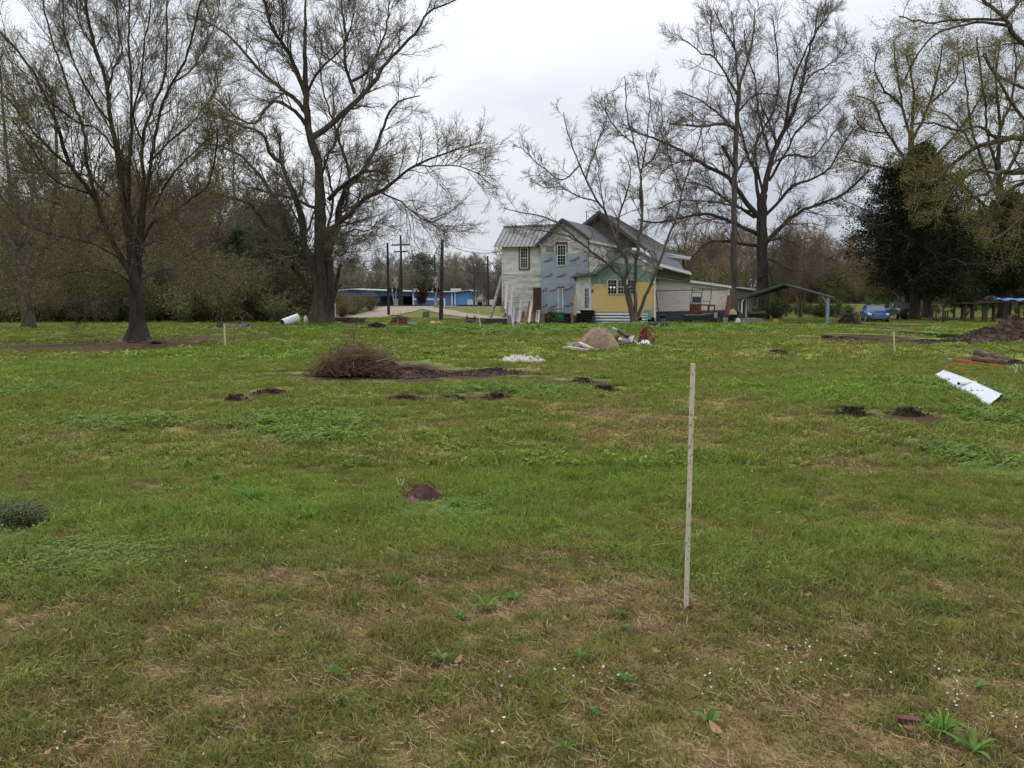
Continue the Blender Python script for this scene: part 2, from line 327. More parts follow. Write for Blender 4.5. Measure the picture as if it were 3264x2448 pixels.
# ---------------------------------------------------------------- scattering (instances kept inside one object)
def scatter(name, protos, pts, rot, scl, idx, tint, mats, **kw):
    "protos: list of (V, F list, material index per face, colour per vertex)"
    n = len(pts); V = [np.asarray(pts, np.float32)]; F = []; MI = []; C = [np.ones((n, 3))]; PK = [np.full(n, -1, np.int32)]; o = n
    for k, (v, f, mi, c) in enumerate(protos):
        V.append(np.asarray(v, np.float32))
        for g in f:
            F.append(np.asarray(g, np.int32) + o)
        MI.append(np.asarray(mi, np.int32)); C.append(c); PK.append(np.full(len(v), k, np.int32)); o += len(v)
    me = bpy.data.meshes.new(name); V = np.concatenate(V); me.vertices.add(len(V)); me.vertices.foreach_set('co', V.ravel())
    tot = np.concatenate([np.full(len(f), f.shape[1], np.int32) for f in F]); lv = np.concatenate([f.ravel() for f in F])
    me.loops.add(len(lv)); me.loops.foreach_set('vertex_index', lv); me.polygons.add(len(tot))
    st = np.zeros(len(tot), np.int32); st[1:] = np.cumsum(tot)[:-1]; me.polygons.foreach_set('loop_start', st); me.polygons.foreach_set('loop_total', tot)
    me.polygons.foreach_set('material_index', np.concatenate(MI))
    for m in mats: me.materials.append(m)
    def at(nm, ty, arr, key):
        a = me.attributes.new(nm, ty, 'POINT'); a.data.foreach_set(key, np.ascontiguousarray(arr).ravel())
    N = len(V)
    def pad(a, w=None):
        z = np.zeros((N,) if w is None else (N, w), np.float32); z[:n] = a; return z
    c4 = np.ones((N, 4), np.float32); c4[:, :3] = np.concatenate(C); at('col', 'FLOAT_COLOR', c4, 'color')
    t4 = np.ones((N, 4), np.float32); t4[:n, :3] = tint; at('tint', 'FLOAT_COLOR', t4, 'color')
    at('pk', 'INT', np.concatenate(PK).astype(np.int32), 'value')
    ii = np.full(N, -1, np.int32); ii[:n] = idx; at('idx', 'INT', ii, 'value')
    at('rot', 'FLOAT_VECTOR', pad(rot, 3), 'vector'); at('scl', 'FLOAT_VECTOR', pad(scl if np.ndim(scl) == 2 else np.repeat(np.asarray(scl)[:, None], 3, 1), 3), 'vector')
    me.update(calc_edges=True)
    o_ = link(name, me); setp(o_, kw.get('label'), kw.get('cat'), kw.get('group'), kw.get('kind', 'stuff'))
    g = bpy.data.node_groups.new(name + '_nodes', 'GeometryNodeTree')
    g.interface.new_socket('Geometry', in_out='INPUT', socket_type='NodeSocketGeometry'); g.interface.new_socket('Geometry', in_out='OUTPUT', socket_type='NodeSocketGeometry')
    gi = nn('NodeGroupInput', g); go = nn('NodeGroupOutput', g); L = g.links.new
    def named(nm, ty): a = nn('GeometryNodeInputNamedAttribute', g, data_type=ty); a.inputs['Name'].default_value = nm; return a
    def eq(a, val):
        c = nn('FunctionNodeCompare', g, data_type='INT', operation='EQUAL'); L(a.outputs['Attribute'], c.inputs[2]); c.inputs[3].default_value = val; return c.outputs[0]
    def sep(sel):
        s_ = nn('GeometryNodeSeparateGeometry', g, domain='POINT'); L(gi.outputs[0], s_.inputs['Geometry']); L(sel, s_.inputs['Selection']); return s_.outputs[0]
    pk = named('pk', 'INT'); ix = named('idx', 'INT'); rt = named('rot', 'FLOAT_VECTOR'); sc = named('scl', 'FLOAT_VECTOR')
    pt = sep(eq(pk, -1)); jn = nn('GeometryNodeJoinGeometry', g)
    for k in range(len(protos)):
        gi_ = nn('GeometryNodeGeometryToInstance', g); L(sep(eq(pk, k)), gi_.inputs[0])
        ip = nn('GeometryNodeInstanceOnPoints', g); L(pt, ip.inputs['Points']); L(eq(ix, k), ip.inputs['Selection']); L(gi_.outputs[0], ip.inputs['Instance'])
        e2r = nn('FunctionNodeEulerToRotation', g); L(rt.outputs['Attribute'], e2r.inputs[0]); L(e2r.outputs[0], ip.inputs['Rotation'])
        L(sc.outputs['Attribute'], ip.inputs['Scale']); L(ip.outputs[0], jn.inputs[0])
    L(jn.outputs[0], go.inputs[0])
    md = o_.modifiers.new('scatter', 'NODES'); md.node_group = g
    return o_
# ---------------------------------------------------------------- lawn
rng = np.random.default_rng(7)
def blade_clump(seed, nb, rad, hmin, hmax, width, bend, dryfrac, kind='grass'):
    r = np.random.default_rng(seed); V = []; F4 = []; F3 = []; C = []
    for b in range(nb):
        a = r.uniform(0, 6.283); d = rad * math.sqrt(r.random()); x, y = d * math.cos(a), d * math.sin(a)
        h = r.uniform(hmin, hmax); az = r.uniform(0, 6.283); dry = r.random() < dryfrac; bd = bend * r.uniform(0.3, 1.5) * (1.7 if dry else 1)
        w = width * r.uniform(0.6, 1.3); wx, wy = -math.sin(az) * w / 2, math.cos(az) * w / 2; o = len(V)
        if dry: h *= 0.75; col = np.array([1.5, 1.12, 1.75]) * r.uniform(0.45, 1.3)
        else: col = np.array([1, 1, 1]) * r.uniform(0.62, 1.25) * np.array([r.uniform(0.85, 1.25), 1, 1])
        for t, ww in ((0, 1.0), (0.5, 0.85), (1, 0.0)):
            px = x + math.cos(az) * h * bd * t * t; py = y + math.sin(az) * h * bd * t * t; pz = h * t * (1 - 0.35 * bd * t)
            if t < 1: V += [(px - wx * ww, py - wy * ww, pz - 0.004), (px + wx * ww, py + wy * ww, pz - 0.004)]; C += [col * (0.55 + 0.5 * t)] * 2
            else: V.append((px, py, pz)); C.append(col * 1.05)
        F4.append((o, o + 1, o + 3, o + 2)); F3.append((o + 2, o + 3, o + 4))
    return (np.array(V), [np.array(F4), np.array(F3)], [0] * (len(F4) + len(F3)), np.array(C))
def clover_clump(seed, n, rad, hmax, size):
    r = np.random.default_rng(seed); V = []; F = []; C = []
    for b in range(n):
        a = r.uniform(0, 6.283); d = rad * math.sqrt(r.random()); x, y, z = d * math.cos(a), d * math.sin(a), hmax * r.uniform(0.25, 1) * (1 - 0.4 * d / rad); s = size * r.uniform(0.6, 1.3)
        for k in range(3):
            q = a + k * 2.094; o = len(V); e1 = np.array([math.cos(q), math.sin(q), r.uniform(-0.3, 0.5)]); e2 = np.array([-math.sin(q), math.cos(q), r.uniform(-0.3, 0.3)]); c0 = np.array([x, y, z])
            V += [tuple(c0), tuple(c0 + e1 * s * 0.6 - e2 * s * 0.4), tuple(c0 + e1 * s), tuple(c0 + e1 * s * 0.6 + e2 * s * 0.4)]; F.append((o, o + 1, o + 2, o + 3)); C += [np.ones(3) * r.uniform(0.6, 1.3)] * 4
    return (np.array(V), [np.array(F)], [0] * len(F), np.array(C))
def lawn(name, y0, y1, dens, protos, kfun, smin, smax, margin, label, hboost=1.0, keep=1.0):
    wmax = 0.58 * y1 + margin; n = int(dens * (y1 - y0) * 2 * wmax)
    y = rng.uniform(y0, y1, n); x = rng.uniform(-wmax, wmax, n); ok = np.abs(x) < 0.58 * y + margin; x, y = x[ok], y[ok]
    # density falls smoothly as the blades get too small to see
    ok = rng.random(len(y)) < np.clip((y0 + 0.0) / y * 1.0 + 0.35, 0, 1); x, y = x[ok], y[ok]
    c, soil, lit, dry, m = lawn_color(x, y, True)
    ok = rng.random(len(x)) > np.maximum(m['dirt'] * 1.6, m['litter'] * 1.1); x, y, c, dry = x[ok], y[ok], c[ok], dry[ok]; m = {k: v[ok] for k, v in m.items()}
    n = len(x); idx = kfun(dry, m, rng.random(n)); s = rng.uniform(smin, smax, n) * (1 - 0.25 * dry) * (1 + 0.45 * m['lush'] + 0.1 * m['clover'])
    s *= (0.65 + 0.75 * fbm(x * 1.3, y * 1.3, 91, 3)) * (1 - .5 * np.clip(m['dirt'] * 3, 0, 1))
    rot = np.stack([rng.normal(0, 0.12, n), rng.normal(0, 0.12, n), rng.uniform(0, 6.283, n)], 1)
    z = Hs(x, y) - 0.006
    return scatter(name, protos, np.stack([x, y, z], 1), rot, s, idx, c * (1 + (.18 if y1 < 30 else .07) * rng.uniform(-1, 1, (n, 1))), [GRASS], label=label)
GRASS = attr_mat('grass_blade', rough=0.75, transl=0.35, inst=True, spec=0.15)
near_p = [blade_clump(k, n_, 0.06, 0.014, 0.05, 0.0042, 1.0, f) for k, (n_, f) in enumerate(((32, 0.10), (28, 0.26), (22, 0.5), (16, 0.75)))] + [clover_clump(9, 17, 0.06, 0.028, 0.008), blade_clump(8, 22, 0.045, 0.04, 0.10, 0.0042, 0.5, 0.08)]
def near_kind(dry, m, r):
    k = np.where(dry < 0.25, 0, np.where(dry < 0.5, 1, np.where(dry < 0.78, 2, 3))); k = np.where(r < 0.16, 2, k); k = np.where(r > 0.975, 5, k)
    k = np.where((m['clover'] > 0.25 + .5 * r), 4, k); return np.where((r > 0.78) & (r < 0.93), 4, k)
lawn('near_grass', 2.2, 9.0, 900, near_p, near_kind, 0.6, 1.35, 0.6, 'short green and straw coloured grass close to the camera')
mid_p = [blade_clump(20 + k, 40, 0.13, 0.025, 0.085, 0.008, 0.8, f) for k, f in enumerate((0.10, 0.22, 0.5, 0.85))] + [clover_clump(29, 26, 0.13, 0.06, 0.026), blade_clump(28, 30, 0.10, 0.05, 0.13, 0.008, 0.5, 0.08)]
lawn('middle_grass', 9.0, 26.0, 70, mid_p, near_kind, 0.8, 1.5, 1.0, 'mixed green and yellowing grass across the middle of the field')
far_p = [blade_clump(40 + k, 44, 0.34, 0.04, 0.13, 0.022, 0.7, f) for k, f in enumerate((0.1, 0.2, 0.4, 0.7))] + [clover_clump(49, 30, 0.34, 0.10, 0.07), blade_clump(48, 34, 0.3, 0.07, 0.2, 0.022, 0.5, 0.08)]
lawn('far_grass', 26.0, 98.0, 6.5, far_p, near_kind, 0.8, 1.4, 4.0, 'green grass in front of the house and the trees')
# dry leaves and white flowers: nobody could count them
def leaf_proto(seed):
    r = np.random.default_rng(seed); V = []; F = []; C = []
    for i, (t, w) in enumerate(((-1, 0.02), (-0.5, 0.32), (0.1, 0.42), (0.6, 0.26), (1, 0.02))):
        z = 0.25 * abs(t) * r.uniform(0.5, 1.5); V += [(t, -w, z + 0.12 * r.random()), (t, w, z + 0.15 * r.random())]; C += [np.ones(3)] * 2
        if i: F.append((2 * i - 2, 2 * i - 1, 2 * i + 1, 2 * i))
    return (np.array(V), [np.array(F)], [0] * len(F), np.array(C))
n = 900; y = 2.6 + 7.5 * rng.random(n) ** 1.2; x = rng.uniform(-1, 1, n) * (0.57 * y + 0.3)
tl = np.array([0.22, 0.145, 0.085])[None] * rng.uniform(0.45, 1.3, (n, 1)) * np.stack([np.ones(n), rng.uniform(0.75, 1.1, n), rng.uniform(0.6, 1.1, n)], 1)
LEAF = attr_mat('dry_leaf', rough=0.9, inst=True, spec=.02)
scatter('dry_leaves', [leaf_proto(1), leaf_proto(2)], np.stack([x, y, Hs(x, y) + rng.uniform(0.008, 0.03, n)], 1), np.stack([rng.normal(0, 0.35, n), rng.normal(0, 0.35, n), rng.uniform(0, 6.28, n)], 1), rng.uniform(0.010, 0.027, n), rng.integers(0, 2, n), tl, [LEAF], label='brown dry leaves lying scattered in the short foreground grass')
# straw stalks
def straw_proto(seed):
    r = np.random.default_rng(seed); V = []; F = []; C = []
    for k in range(7):
        zt = r.uniform(0, .8); x0, y0 = r.uniform(-.06, .06, 2); a = r.uniform(0, 6.28); L = r.uniform(0.01, 0.05); o = len(V); w = r.uniform(.0004, .0008)
        for t in (0, 0.5, 1):
            px, py = x0 + math.cos(a) * L * t, y0 + math.sin(a) * L * t; pz = 0.006 + 0.03 * t * zt
            V += [(px - math.sin(a) * w, py + math.cos(a) * w, pz), (px + math.sin(a) * w, py - math.cos(a) * w, pz + 0.001)]; C += [np.ones(3) * r.uniform(0.7, 1.3)] * 2
        F += [(o, o + 1, o + 3, o + 2), (o + 2, o + 3, o + 5, o + 4)]
    return (np.array(V), [np.array(F)], [0] * len(F), np.array(C))
n = 15000; y = 2.4 + 8 * rng.random(n); x = rng.uniform(-1, 1, n) * (0.57 * y + 0.3); dry, m = lawn_state(x, y); ok = rng.random(n) < (0.12 + 0.6 * dry) * (1 - m['dirt']); x, y = x[ok], y[ok]; n = len(x)
scatter('straw', [straw_proto(1), straw_proto(2), straw_proto(3)], np.stack([x, y, Hs(x, y)], 1), np.stack([np.zeros(n), np.zeros(n), rng.uniform(0, 6.28, n)], 1), rng.uniform(0.7, 1.5, n), rng.integers(0, 3, n), np.array([0.33, 0.245, 0.145])[None] * rng.uniform(0.6, 1.35, (n, 1)), [LEAF], label='pale dead stalks of straw lying between the green blades')
def flower_proto():
    V = [(0, 0, 0), (0.0012, 0, 0), (0, 0, 0.075), (0.0012, 0, 0.075)]; F = [(0, 1, 3, 2)]; C = [np.array([.12, .22, .05])] * 4
    for k in range(6):
        a = k * 1.047; o = len(V); e = np.array([math.cos(a), math.sin(a), 0.9]); p = np.array([-math.sin(a), math.cos(a), 0]); c0 = np.array([0, 0, 0.075])
        V += [tuple(c0), tuple(c0 + e * 0.006 - p * 0.003), tuple(c0 + e * 0.013), tuple(c0 + e * 0.006 + p * 0.003)]; F.append((o, o + 1, o + 2, o + 3)); C += [np.array([0.80, 0.80, 0.72])] * 4
    return (np.array(V), [np.array(F)], [0] * len(F), np.array(C))
fl = [(2550, 2070, 60, 25, 14), (2450, 2180, 260, 40, 18), (2700, 2150, 200, 40, 12), (3010, 2150, 60, 60, 12), (3050, 2250, 60, 60, 12), (1700, 2160, 220, 40, 12), (1590, 2330, 40, 60, 4), (700, 1790, 160, 60, 12), (1000, 1600, 200, 90, 10), (560, 1580, 120, 30, 6), (400, 1980, 300, 80, 8), (3200, 1890, 80, 20, 6), (1900, 2180, 120, 30, 8), (20, 1700, 30, 8, 8), (110, 1790, 100, 40, 4), (1130, 1720, 60, 25, 4), (880, 2010, 80, 40, 5), (2300, 2100, 300, 150, 10), (620, 1350, 160, 14, 8), (310, 1335, 90, 8, 8), (3230, 2290, 60, 40, 6), (820, 2390, 500, 40, 6)]
pp = []
for px, py, rx, ry, k in fl:
    for j in range(k):
        g = G(px + rng.normal(0, rx * 0.6), max(1320, py + rng.normal(0, ry * 0.6))); pp.append((g[0], g[1], g[2]))
pp = np.array(pp); n = len(pp)
scatter('white_flowers', [flower_proto()], pp, np.stack([rng.normal(0, 0.3, n), rng.normal(0, 0.3, n), rng.uniform(0, 6.28, n)], 1), rng.uniform(0.3, .62, n), np.zeros(n, int), np.ones((n, 3)), [LEAF], label='small white star flowers dotted through the grass')
# ---------------------------------------------------------------- trees
def nrm(v): return v / (np.linalg.norm(v, axis=-1, keepdims=True) + 1e-9)
def tubes(Pn, Rn, S):
    "Pn (N,K,3), Rn (N,K) -> verts, quads"
    N, K, _ = Pn.shape; T = np.empty_like(Pn); T[:, 1:-1] = Pn[:, 2:] - Pn[:, :-2]; T[:, 0] = Pn[:, 1] - Pn[:, 0]; T[:, -1] = Pn[:, -1] - Pn[:, -2]; T = nrm(T)
    mean = nrm(Pn[:, -1] - Pn[:, 0]); ax = np.argmin(np.abs(mean), axis=1); ref = np.eye(3)[ax][:, None, :]
    A = nrm(np.cross(T, ref)); B = np.cross(T, A); w = 2 * np.pi * np.arange(S) / S
    V = Pn[:, :, None, :] + Rn[:, :, None, None] * (A[:, :, None, :] * np.cos(w)[None, None, :, None] + B[:, :, None, :] * np.sin(w)[None, None, :, None])
    n = np.arange(N)[:, None, None]; k = np.arange(K - 1)[None, :, None]; s = np.arange(S)[None, None, :]; s2 = (s + 1) % S
    a = (n * K + k) * S + s; b = (n * K + k) * S + s2; F = np.stack([a, b, b + S, a + S], -1).reshape(-1, 4)
    return V.reshape(-1, 3), F
def merge(parts):
    V = []; F = []; o = 0
    for v, f in parts: V.append(v); F.append(f + o); o += len(v)
    return np.concatenate(V), np.concatenate(F)
def smooth_line(pts, rad, step, rg, wob):
    p = np.array(pts, float); n = len(p); seg = np.linalg.norm(np.diff(p, axis=0), axis=1); tt = np.concatenate([[0], np.cumsum(seg)]); L = tt[-1]
    K = max(4, int(L / step) + 1); q = np.linspace(0, L, K)
    pe = np.concatenate([[2 * p[0] - p[1]], p, [2 * p[-1] - p[-2]]]); o = []
    for t in q:
        i = min(n - 2, int(np.searchsorted(tt, t, 'right') - 1)); u = (t - tt[i]) / max(seg[i], 1e-6); a, b, c, d = pe[i], pe[i + 1], pe[i + 2], pe[i + 3]
        o.append(0.5 * (2 * b + (c - a) * u + (2 * a - 5 * b + 4 * c - d) * u * u + (3 * b - a - 3 * c + d) * u ** 3))
    o = np.array(o); jit = rg.normal(0, wob, o.shape); jit[0] = 0; jit[-1] = 0; o += jit
    f = q / L; r = rad[0] + (rad[1] - rad[0]) * f ** 0.75
    return o, r
def sprout(Pn, Rn, rg, n, t0, t1, Lf, K, ang, trop, wob, rr, rmin, rtip, side=None, zig=0.0):
    "children of polylines; Lf(parent length, t, rand) -> length"
    N, KK, _ = Pn.shape; pi = np.repeat(np.arange(N), n); M = len(pi)
    t = t0 + (t1 - t0) * ((np.tile(np.arange(n), N) + rg.random(M)) / n)
    f = t * (KK - 1); i = np.minimum(KK - 2, f.astype(int)); u = (f - i)[:, None]
    p = Pn[pi, i] * (1 - u) + Pn[pi, i + 1] * u; tan = nrm(Pn[pi, i + 1] - Pn[pi, i]); r = Rn[pi, i] * (1 - u[:, 0]) + Rn[pi, i + 1] * u[:, 0]
    pl = np.linalg.norm(np.diff(Pn, axis=1), axis=2).sum(1)[pi]
    q = nrm(rg.normal(0, 1, (M, 3)) + (0 if side is None else np.array(side))); q = nrm(q - tan * (q * tan).sum(1, keepdims=True))
    a = np.radians(rg.normal(ang, ang * 0.22, M))[:, None]; d = nrm(tan * np.cos(a) + q * np.sin(a)); L = Lf(pl, t, rg.random(M))
    out = np.empty((M, K, 3)); out[:, 0] = p; up = np.array([0, 0, 1.0]); zz = nrm(np.cross(d, nrm(rg.normal(0, 1, (M, 3)))))
    for k in range(1, K):
        d = nrm(d + wob * rg.normal(0, 1, (M, 3)) + trop * up + zig * zz * (1 if k % 2 else -1)); out[:, k] = out[:, k - 1] + d * (L / (K - 1))[:, None]
    r0 = np.clip(r * rr, rmin, None); r0 = np.minimum(r0, r * 0.9); rad = r0[:, None] + (rtip - r0[:, None]) * (np.linspace(0, 1, K) ** 0.8)[None]
    return out, rad
def leaves_at(pts, rg, n, spread, size, col, flat=0.5):
    c = np.repeat(pts, n, 0) + rg.normal(0, spread, (len(pts) * n, 3)); M = len(c); a = nrm(rg.normal(0, 1, (M, 3))); b = nrm(np.cross(a, rg.normal(0, 1, (M, 3)))); s = size * rg.uniform(0.6, 1.4, (M, 1))
    V = np.stack([c - a * s, c + b * s * flat, c + a * s, c - b * s * flat], 1).reshape(-1, 3); F = np.arange(M * 4).reshape(-1, 4)
    C = np.repeat(np.array(col)[None] * rg.uniform(0.55, 1.45, (M, 1)) * np.stack([rg.uniform(0.85, 1.2, M), np.ones(M), rg.uniform(0.8, 1.2, M)], 1), 4, 0)
    return V, F, C
def bark(name, col, col2, sc=5.0): return mat(name, col, col2=col2, scale=sc, stretch=(1, 1, 0.25), rough=0.95, bump=0.9, bscale=14, thr=(0.35, 0.65))
BK_GREY = bark('grey_bark', (0.115, 0.092, 0.075), (0.035, 0.027, 0.022)); BK_DARK = bark('dark_wet_bark', (0.062, 0.048, 0.038), (0.018, 0.014, 0.012))
BK_MOSS = mat('mossy_bark', (0.085, 0.070, 0.056), col2=(0.026, 0.021, 0.017), scale=4, rough=0.95, bump=0.8, bscale=12, col3=(0.040, 0.055, 0.014), thr3=(0.60, 0.70), stretch=(1, 1, .3))
BK_PALE = bark('pale_bark', (0.15, 0.122, 0.10), (0.06, 0.048, 0.04)); TWIG = mat('twig', (0.17, 0.14, 0.115), col2=(0.09, 0.072, 0.06), scale=0.6, rough=0.9)
TWIG_PALE = mat('pale_twig', (0.13, 0.105, 0.088), col2=(0.065, 0.052, 0.043), scale=0.6, rough=0.9); TWIG_D = mat('dark_twig', (0.135, 0.115, 0.07), col2=(0.07, 0.058, 0.036), scale=0.6, rough=0.9)
BUDS = attr_mat('bud_and_leaf', rough=0.8, transl=0.3)
def tree(label, cat_name, crop, Y, limbs, seed, barkm, twigm, levels, flare=None, buds=None, group=None, name='bare_tree', cat='tree', wob=0.004, zmin=0, rs=1.0, spreadY=0.10, extra=None, bole=1):
    """limbs: list of (points in crop pixels, start radius px, end radius px[, depth drift]); crop = (x0, y0, scale) to photo pixels"""
    rg = np.random.default_rng(seed); x0, y0, sc = crop; LP = []; LR = []
    base = None
    for j, lm in enumerate(limbs):
        pts, r0, r1 = lm[:3]; drift = lm[3] if len(lm) > 3 else (0 if j < bole else rg.uniform(-1, 1) * spreadY * 26)
        n = len(pts); P3 = []; start = lm[4] if len(lm) > 4 else 0
        for i, (a, b) in enumerate(pts):
            f = i / max(1, n - 1); P3.append(P(x0 + a * sc, y0 + b * sc, Y + start + (drift - start) * f ** 1.2 if j >= bole else Y))
        mpp = Y / FPX * sc * (rs if j else 1)
        if j == 0:
            base = P3[0]; gz = float(Hs(base[0], base[1])); P3[0] = (base[0], base[1], gz - 0.15); base = (base[0], base[1], gz)
        l, r = smooth_line(P3, (r0 * mpp, r1 * mpp), max(0.35, Y * 0.008), rg, wob * Y * 0.12 if j >= bole else 0.004 * Y * 0.1)
        if j == 0 and flare: r = r * (1 + flare * np.exp(-(l[:, 2] - gz).clip(0) / 0.35))
        LP.append(l); LR.append(r)
    root = thing(name, label, cat, base, group); org = np.array(base)
    parts = []
    for l, r in zip(LP, LR):
        S = 12 if r[0] > 0.15 else 8; v, f = tubes(l[None], r[None], S)
        w = nrm(v - np.repeat(l, S, 0)); rr = np.repeat(r, S)[:, None]
        ridge = (fbm(np.arctan2(w[:, 1], w[:, 0]) * 3.2, v[:, 2] * 0.5, 7, 3) - 0.5)[:, None]; v = v + w * rr * ridge * 0.4
        parts.append((v, f))
    v, f = merge(parts); link('trunk', npmesh('trunk', v - org, f, barkm, smooth=True), root)
    # unify limbs for sprouting
    K0 = 14; U = []; UR = []
    for l, r in list(zip(LP, LR))[(1 if bole else 0):]:
        q = np.linspace(0, len(l) - 1, K0); i = np.minimum(len(l) - 2, q.astype(int)); u = (q - i)
        U.append(l[i] * (1 - u[:, None]) + l[i + 1] * u[:, None]); UR.append(r[i] * (1 - u) + r[i + 1] * u)
    Pn = np.array(U); Rn = np.array(UR); allp = []; ends = None; rt = twigm
    for li, lv in enumerate(levels):
        Pn, Rn = sprout(Pn, Rn, rg, **lv['s'])
        if li == 0: ok = (Pn[:, 0, 2] > zmin) & (rg.random(len(Pn)) < .15 + np.repeat(np.linalg.norm(np.diff(np.array(U), axis=1), axis=2).sum(1), lv['s']['n']) / (Y * .11)); Pn, Rn = Pn[ok], Rn[ok]
        allp.append(tubes(Pn, Rn, lv['S']))
        if lv.get('leaf') is not None: ends = Pn if ends is None else ends
    v, f = merge(allp); link('crown', npmesh('crown', v - org, f, twigm, smooth=False), root)
    if buds:
        sel = Pn[rg.random(len(Pn)) < buds[3]]; pts = np.concatenate([sel[:, 1], sel[:, 1] * .45 + sel[:, 0] * .55])
        V, F, C = leaves_at(pts - org, rg, buds[0], buds[1], buds[2], buds[4]); link('foliage', npmesh('foliage', V, F, BUDS, cols=C), root)
    return root
def lv(n, t0, t1, a, b, K, ang, trop, wob, rr, rmin, rtip, S, **k):
    return dict(s=dict(n=n, t0=t0, t1=t1, Lf=(lambda pl, t, r, a=a, b=b: np.minimum((a + (b - a) * r) * (1.15 - 0.6 * t), .55 * pl)), K=K, ang=ang, trop=trop, wob=wob, rr=rr, rmin=rmin, rtip=rtip, **k), S=S)
# big bare tree left of centre
C2 = (650, 0, .663)
tree('huge dark bare tree with a split many stemmed trunk behind the white fallen barrel', 't', C2, 62, [
 ([(570,1568),(567,1400),(560,1250),(560,1050),(555,900),(550,780),(530,720),(505,650),(495,560),(490,450),(487,300),(485,150),(490,-40)], 44, 4),
 ([(600,1555),(606,1350),(600,1200),(640,1100),(650,1000),(690,900),(760,830),(830,700),(880,560),(940,490),(1040,460)], 34, 3, 2),
 ([(540,1555),(538,1400),(520,1260),(480,1180),(470,1050),(420,900),(365,780),(320,740),(280,650),(200,610),(60,560)], 34, 4, -2),
 ([(575,1240),(600,1120),(700,1030),(780,950),(850,920),(940,850),(1010,800),(1120,750),(1250,710),(1330,680)], 20, 2.5, -3),
 ([(850,925),(940,970),(1010,1020),(1080,1070),(1160,1115)], 6, 2, -5, -2), ([(1010,800),(1120,800),(1220,800),(1330,835)], 5, 2, -4, -2),
 ([(510,665),(600,610),(680,530),(760,460),(830,380),(870,310),(960,220),(1030,140),(1080,60),(1210,0)], 19, 4, 3),
 ([(725,450),(680,300),(680,180),(660,30),(650,-60)], 11, 5, 1, 1), ([(700,395),(780,350),(830,260),(880,120),(890,-20)], 9, 4, 4, 1),
 ([(490,460),(430,300),(370,200),(320,120),(280,-20)], 15, 7, -3), ([(370,200),(385,100),(370,-40)], 8, 5, -2, -1),
 ([(492,545),(430,470),(340,400),(250,320),(150,200),(50,120),(-80,70)], 14, 4, 4), ([(490,600),(420,520),(330,490),(250,590),(150,560),(40,460)], 12, 4, -4),
 ([(365,770),(365,700),(370,650)], 9, 4, -1, -1), ([(520,1240),(430,1200),(370,1000),(330,940),(270,850),(190,760),(80,700),(-40,690)], 19, 4, 3),
 ([(540,1280),(440,1200),(300,1080),(240,1000),(170,960),(60,930),(-80,900)], 17, 4, -5), ([(545,1290),(480,1240),(380,1180),(270,1090),(190,1020)], 12, 4, 5),
 ([(560,1010),(500,985),(440,960),(340,935),(220,900)], 10, 4, -3), ([(590,1190),(650,1140),(720,1105)], 9, 5, -2),
 ([(585,1160),(620,950),(600,850),(580,770),(590,740),(640,728)], 9, 5, 1), ([(600,960),(660,900),(750,830),(800,820),(875,840)], 13, 6, -3),
 ([(680,1010),(700,850),(670,720),(640,640),(700,520),(760,440),(800,300)], 10, 4, 4), ([(600,1500),(630,1400),(657,1272)], 16, 11, 1), ([(595,1540),(620,1430),(656,1370)], 14, 6, -1),
 ([(535,1430),(470,1340),(428,1288)], 15, 12, -2), ([(560,860),(600,740),(640,650),(600,520),(560,380),(565,200)], 8, 3, 5), ([(500,440),(560,330),(640,260),(700,160),(720,60)], 8, 3, -4),
 ([(720,1100),(800,1110),(840,1060),(830,1120)], 4, 2, -3, -2), ([(610,1180),(640,1230),(700,1210)], 4, 2, -2)],
 11, BK_MOSS, TWIG, [lv(17, .12, 1, 1.8, 4.8, 6, 44, .03, .13, .42, .024, .012, 4, zig=.08), lv(10, .08, 1, .8, 2.2, 5, 40, .04, .17, .6, .013, .007, 3, zig=.14), lv(9, .1, 1, .35, 1.0, 2, 38, .06, .2, .7, .009, .005, 3)], flare=0.5, bole=1, zmin=4.6, rs=.85,
 buds=(1, .06, .038, .5, (.22, .19, .11)))
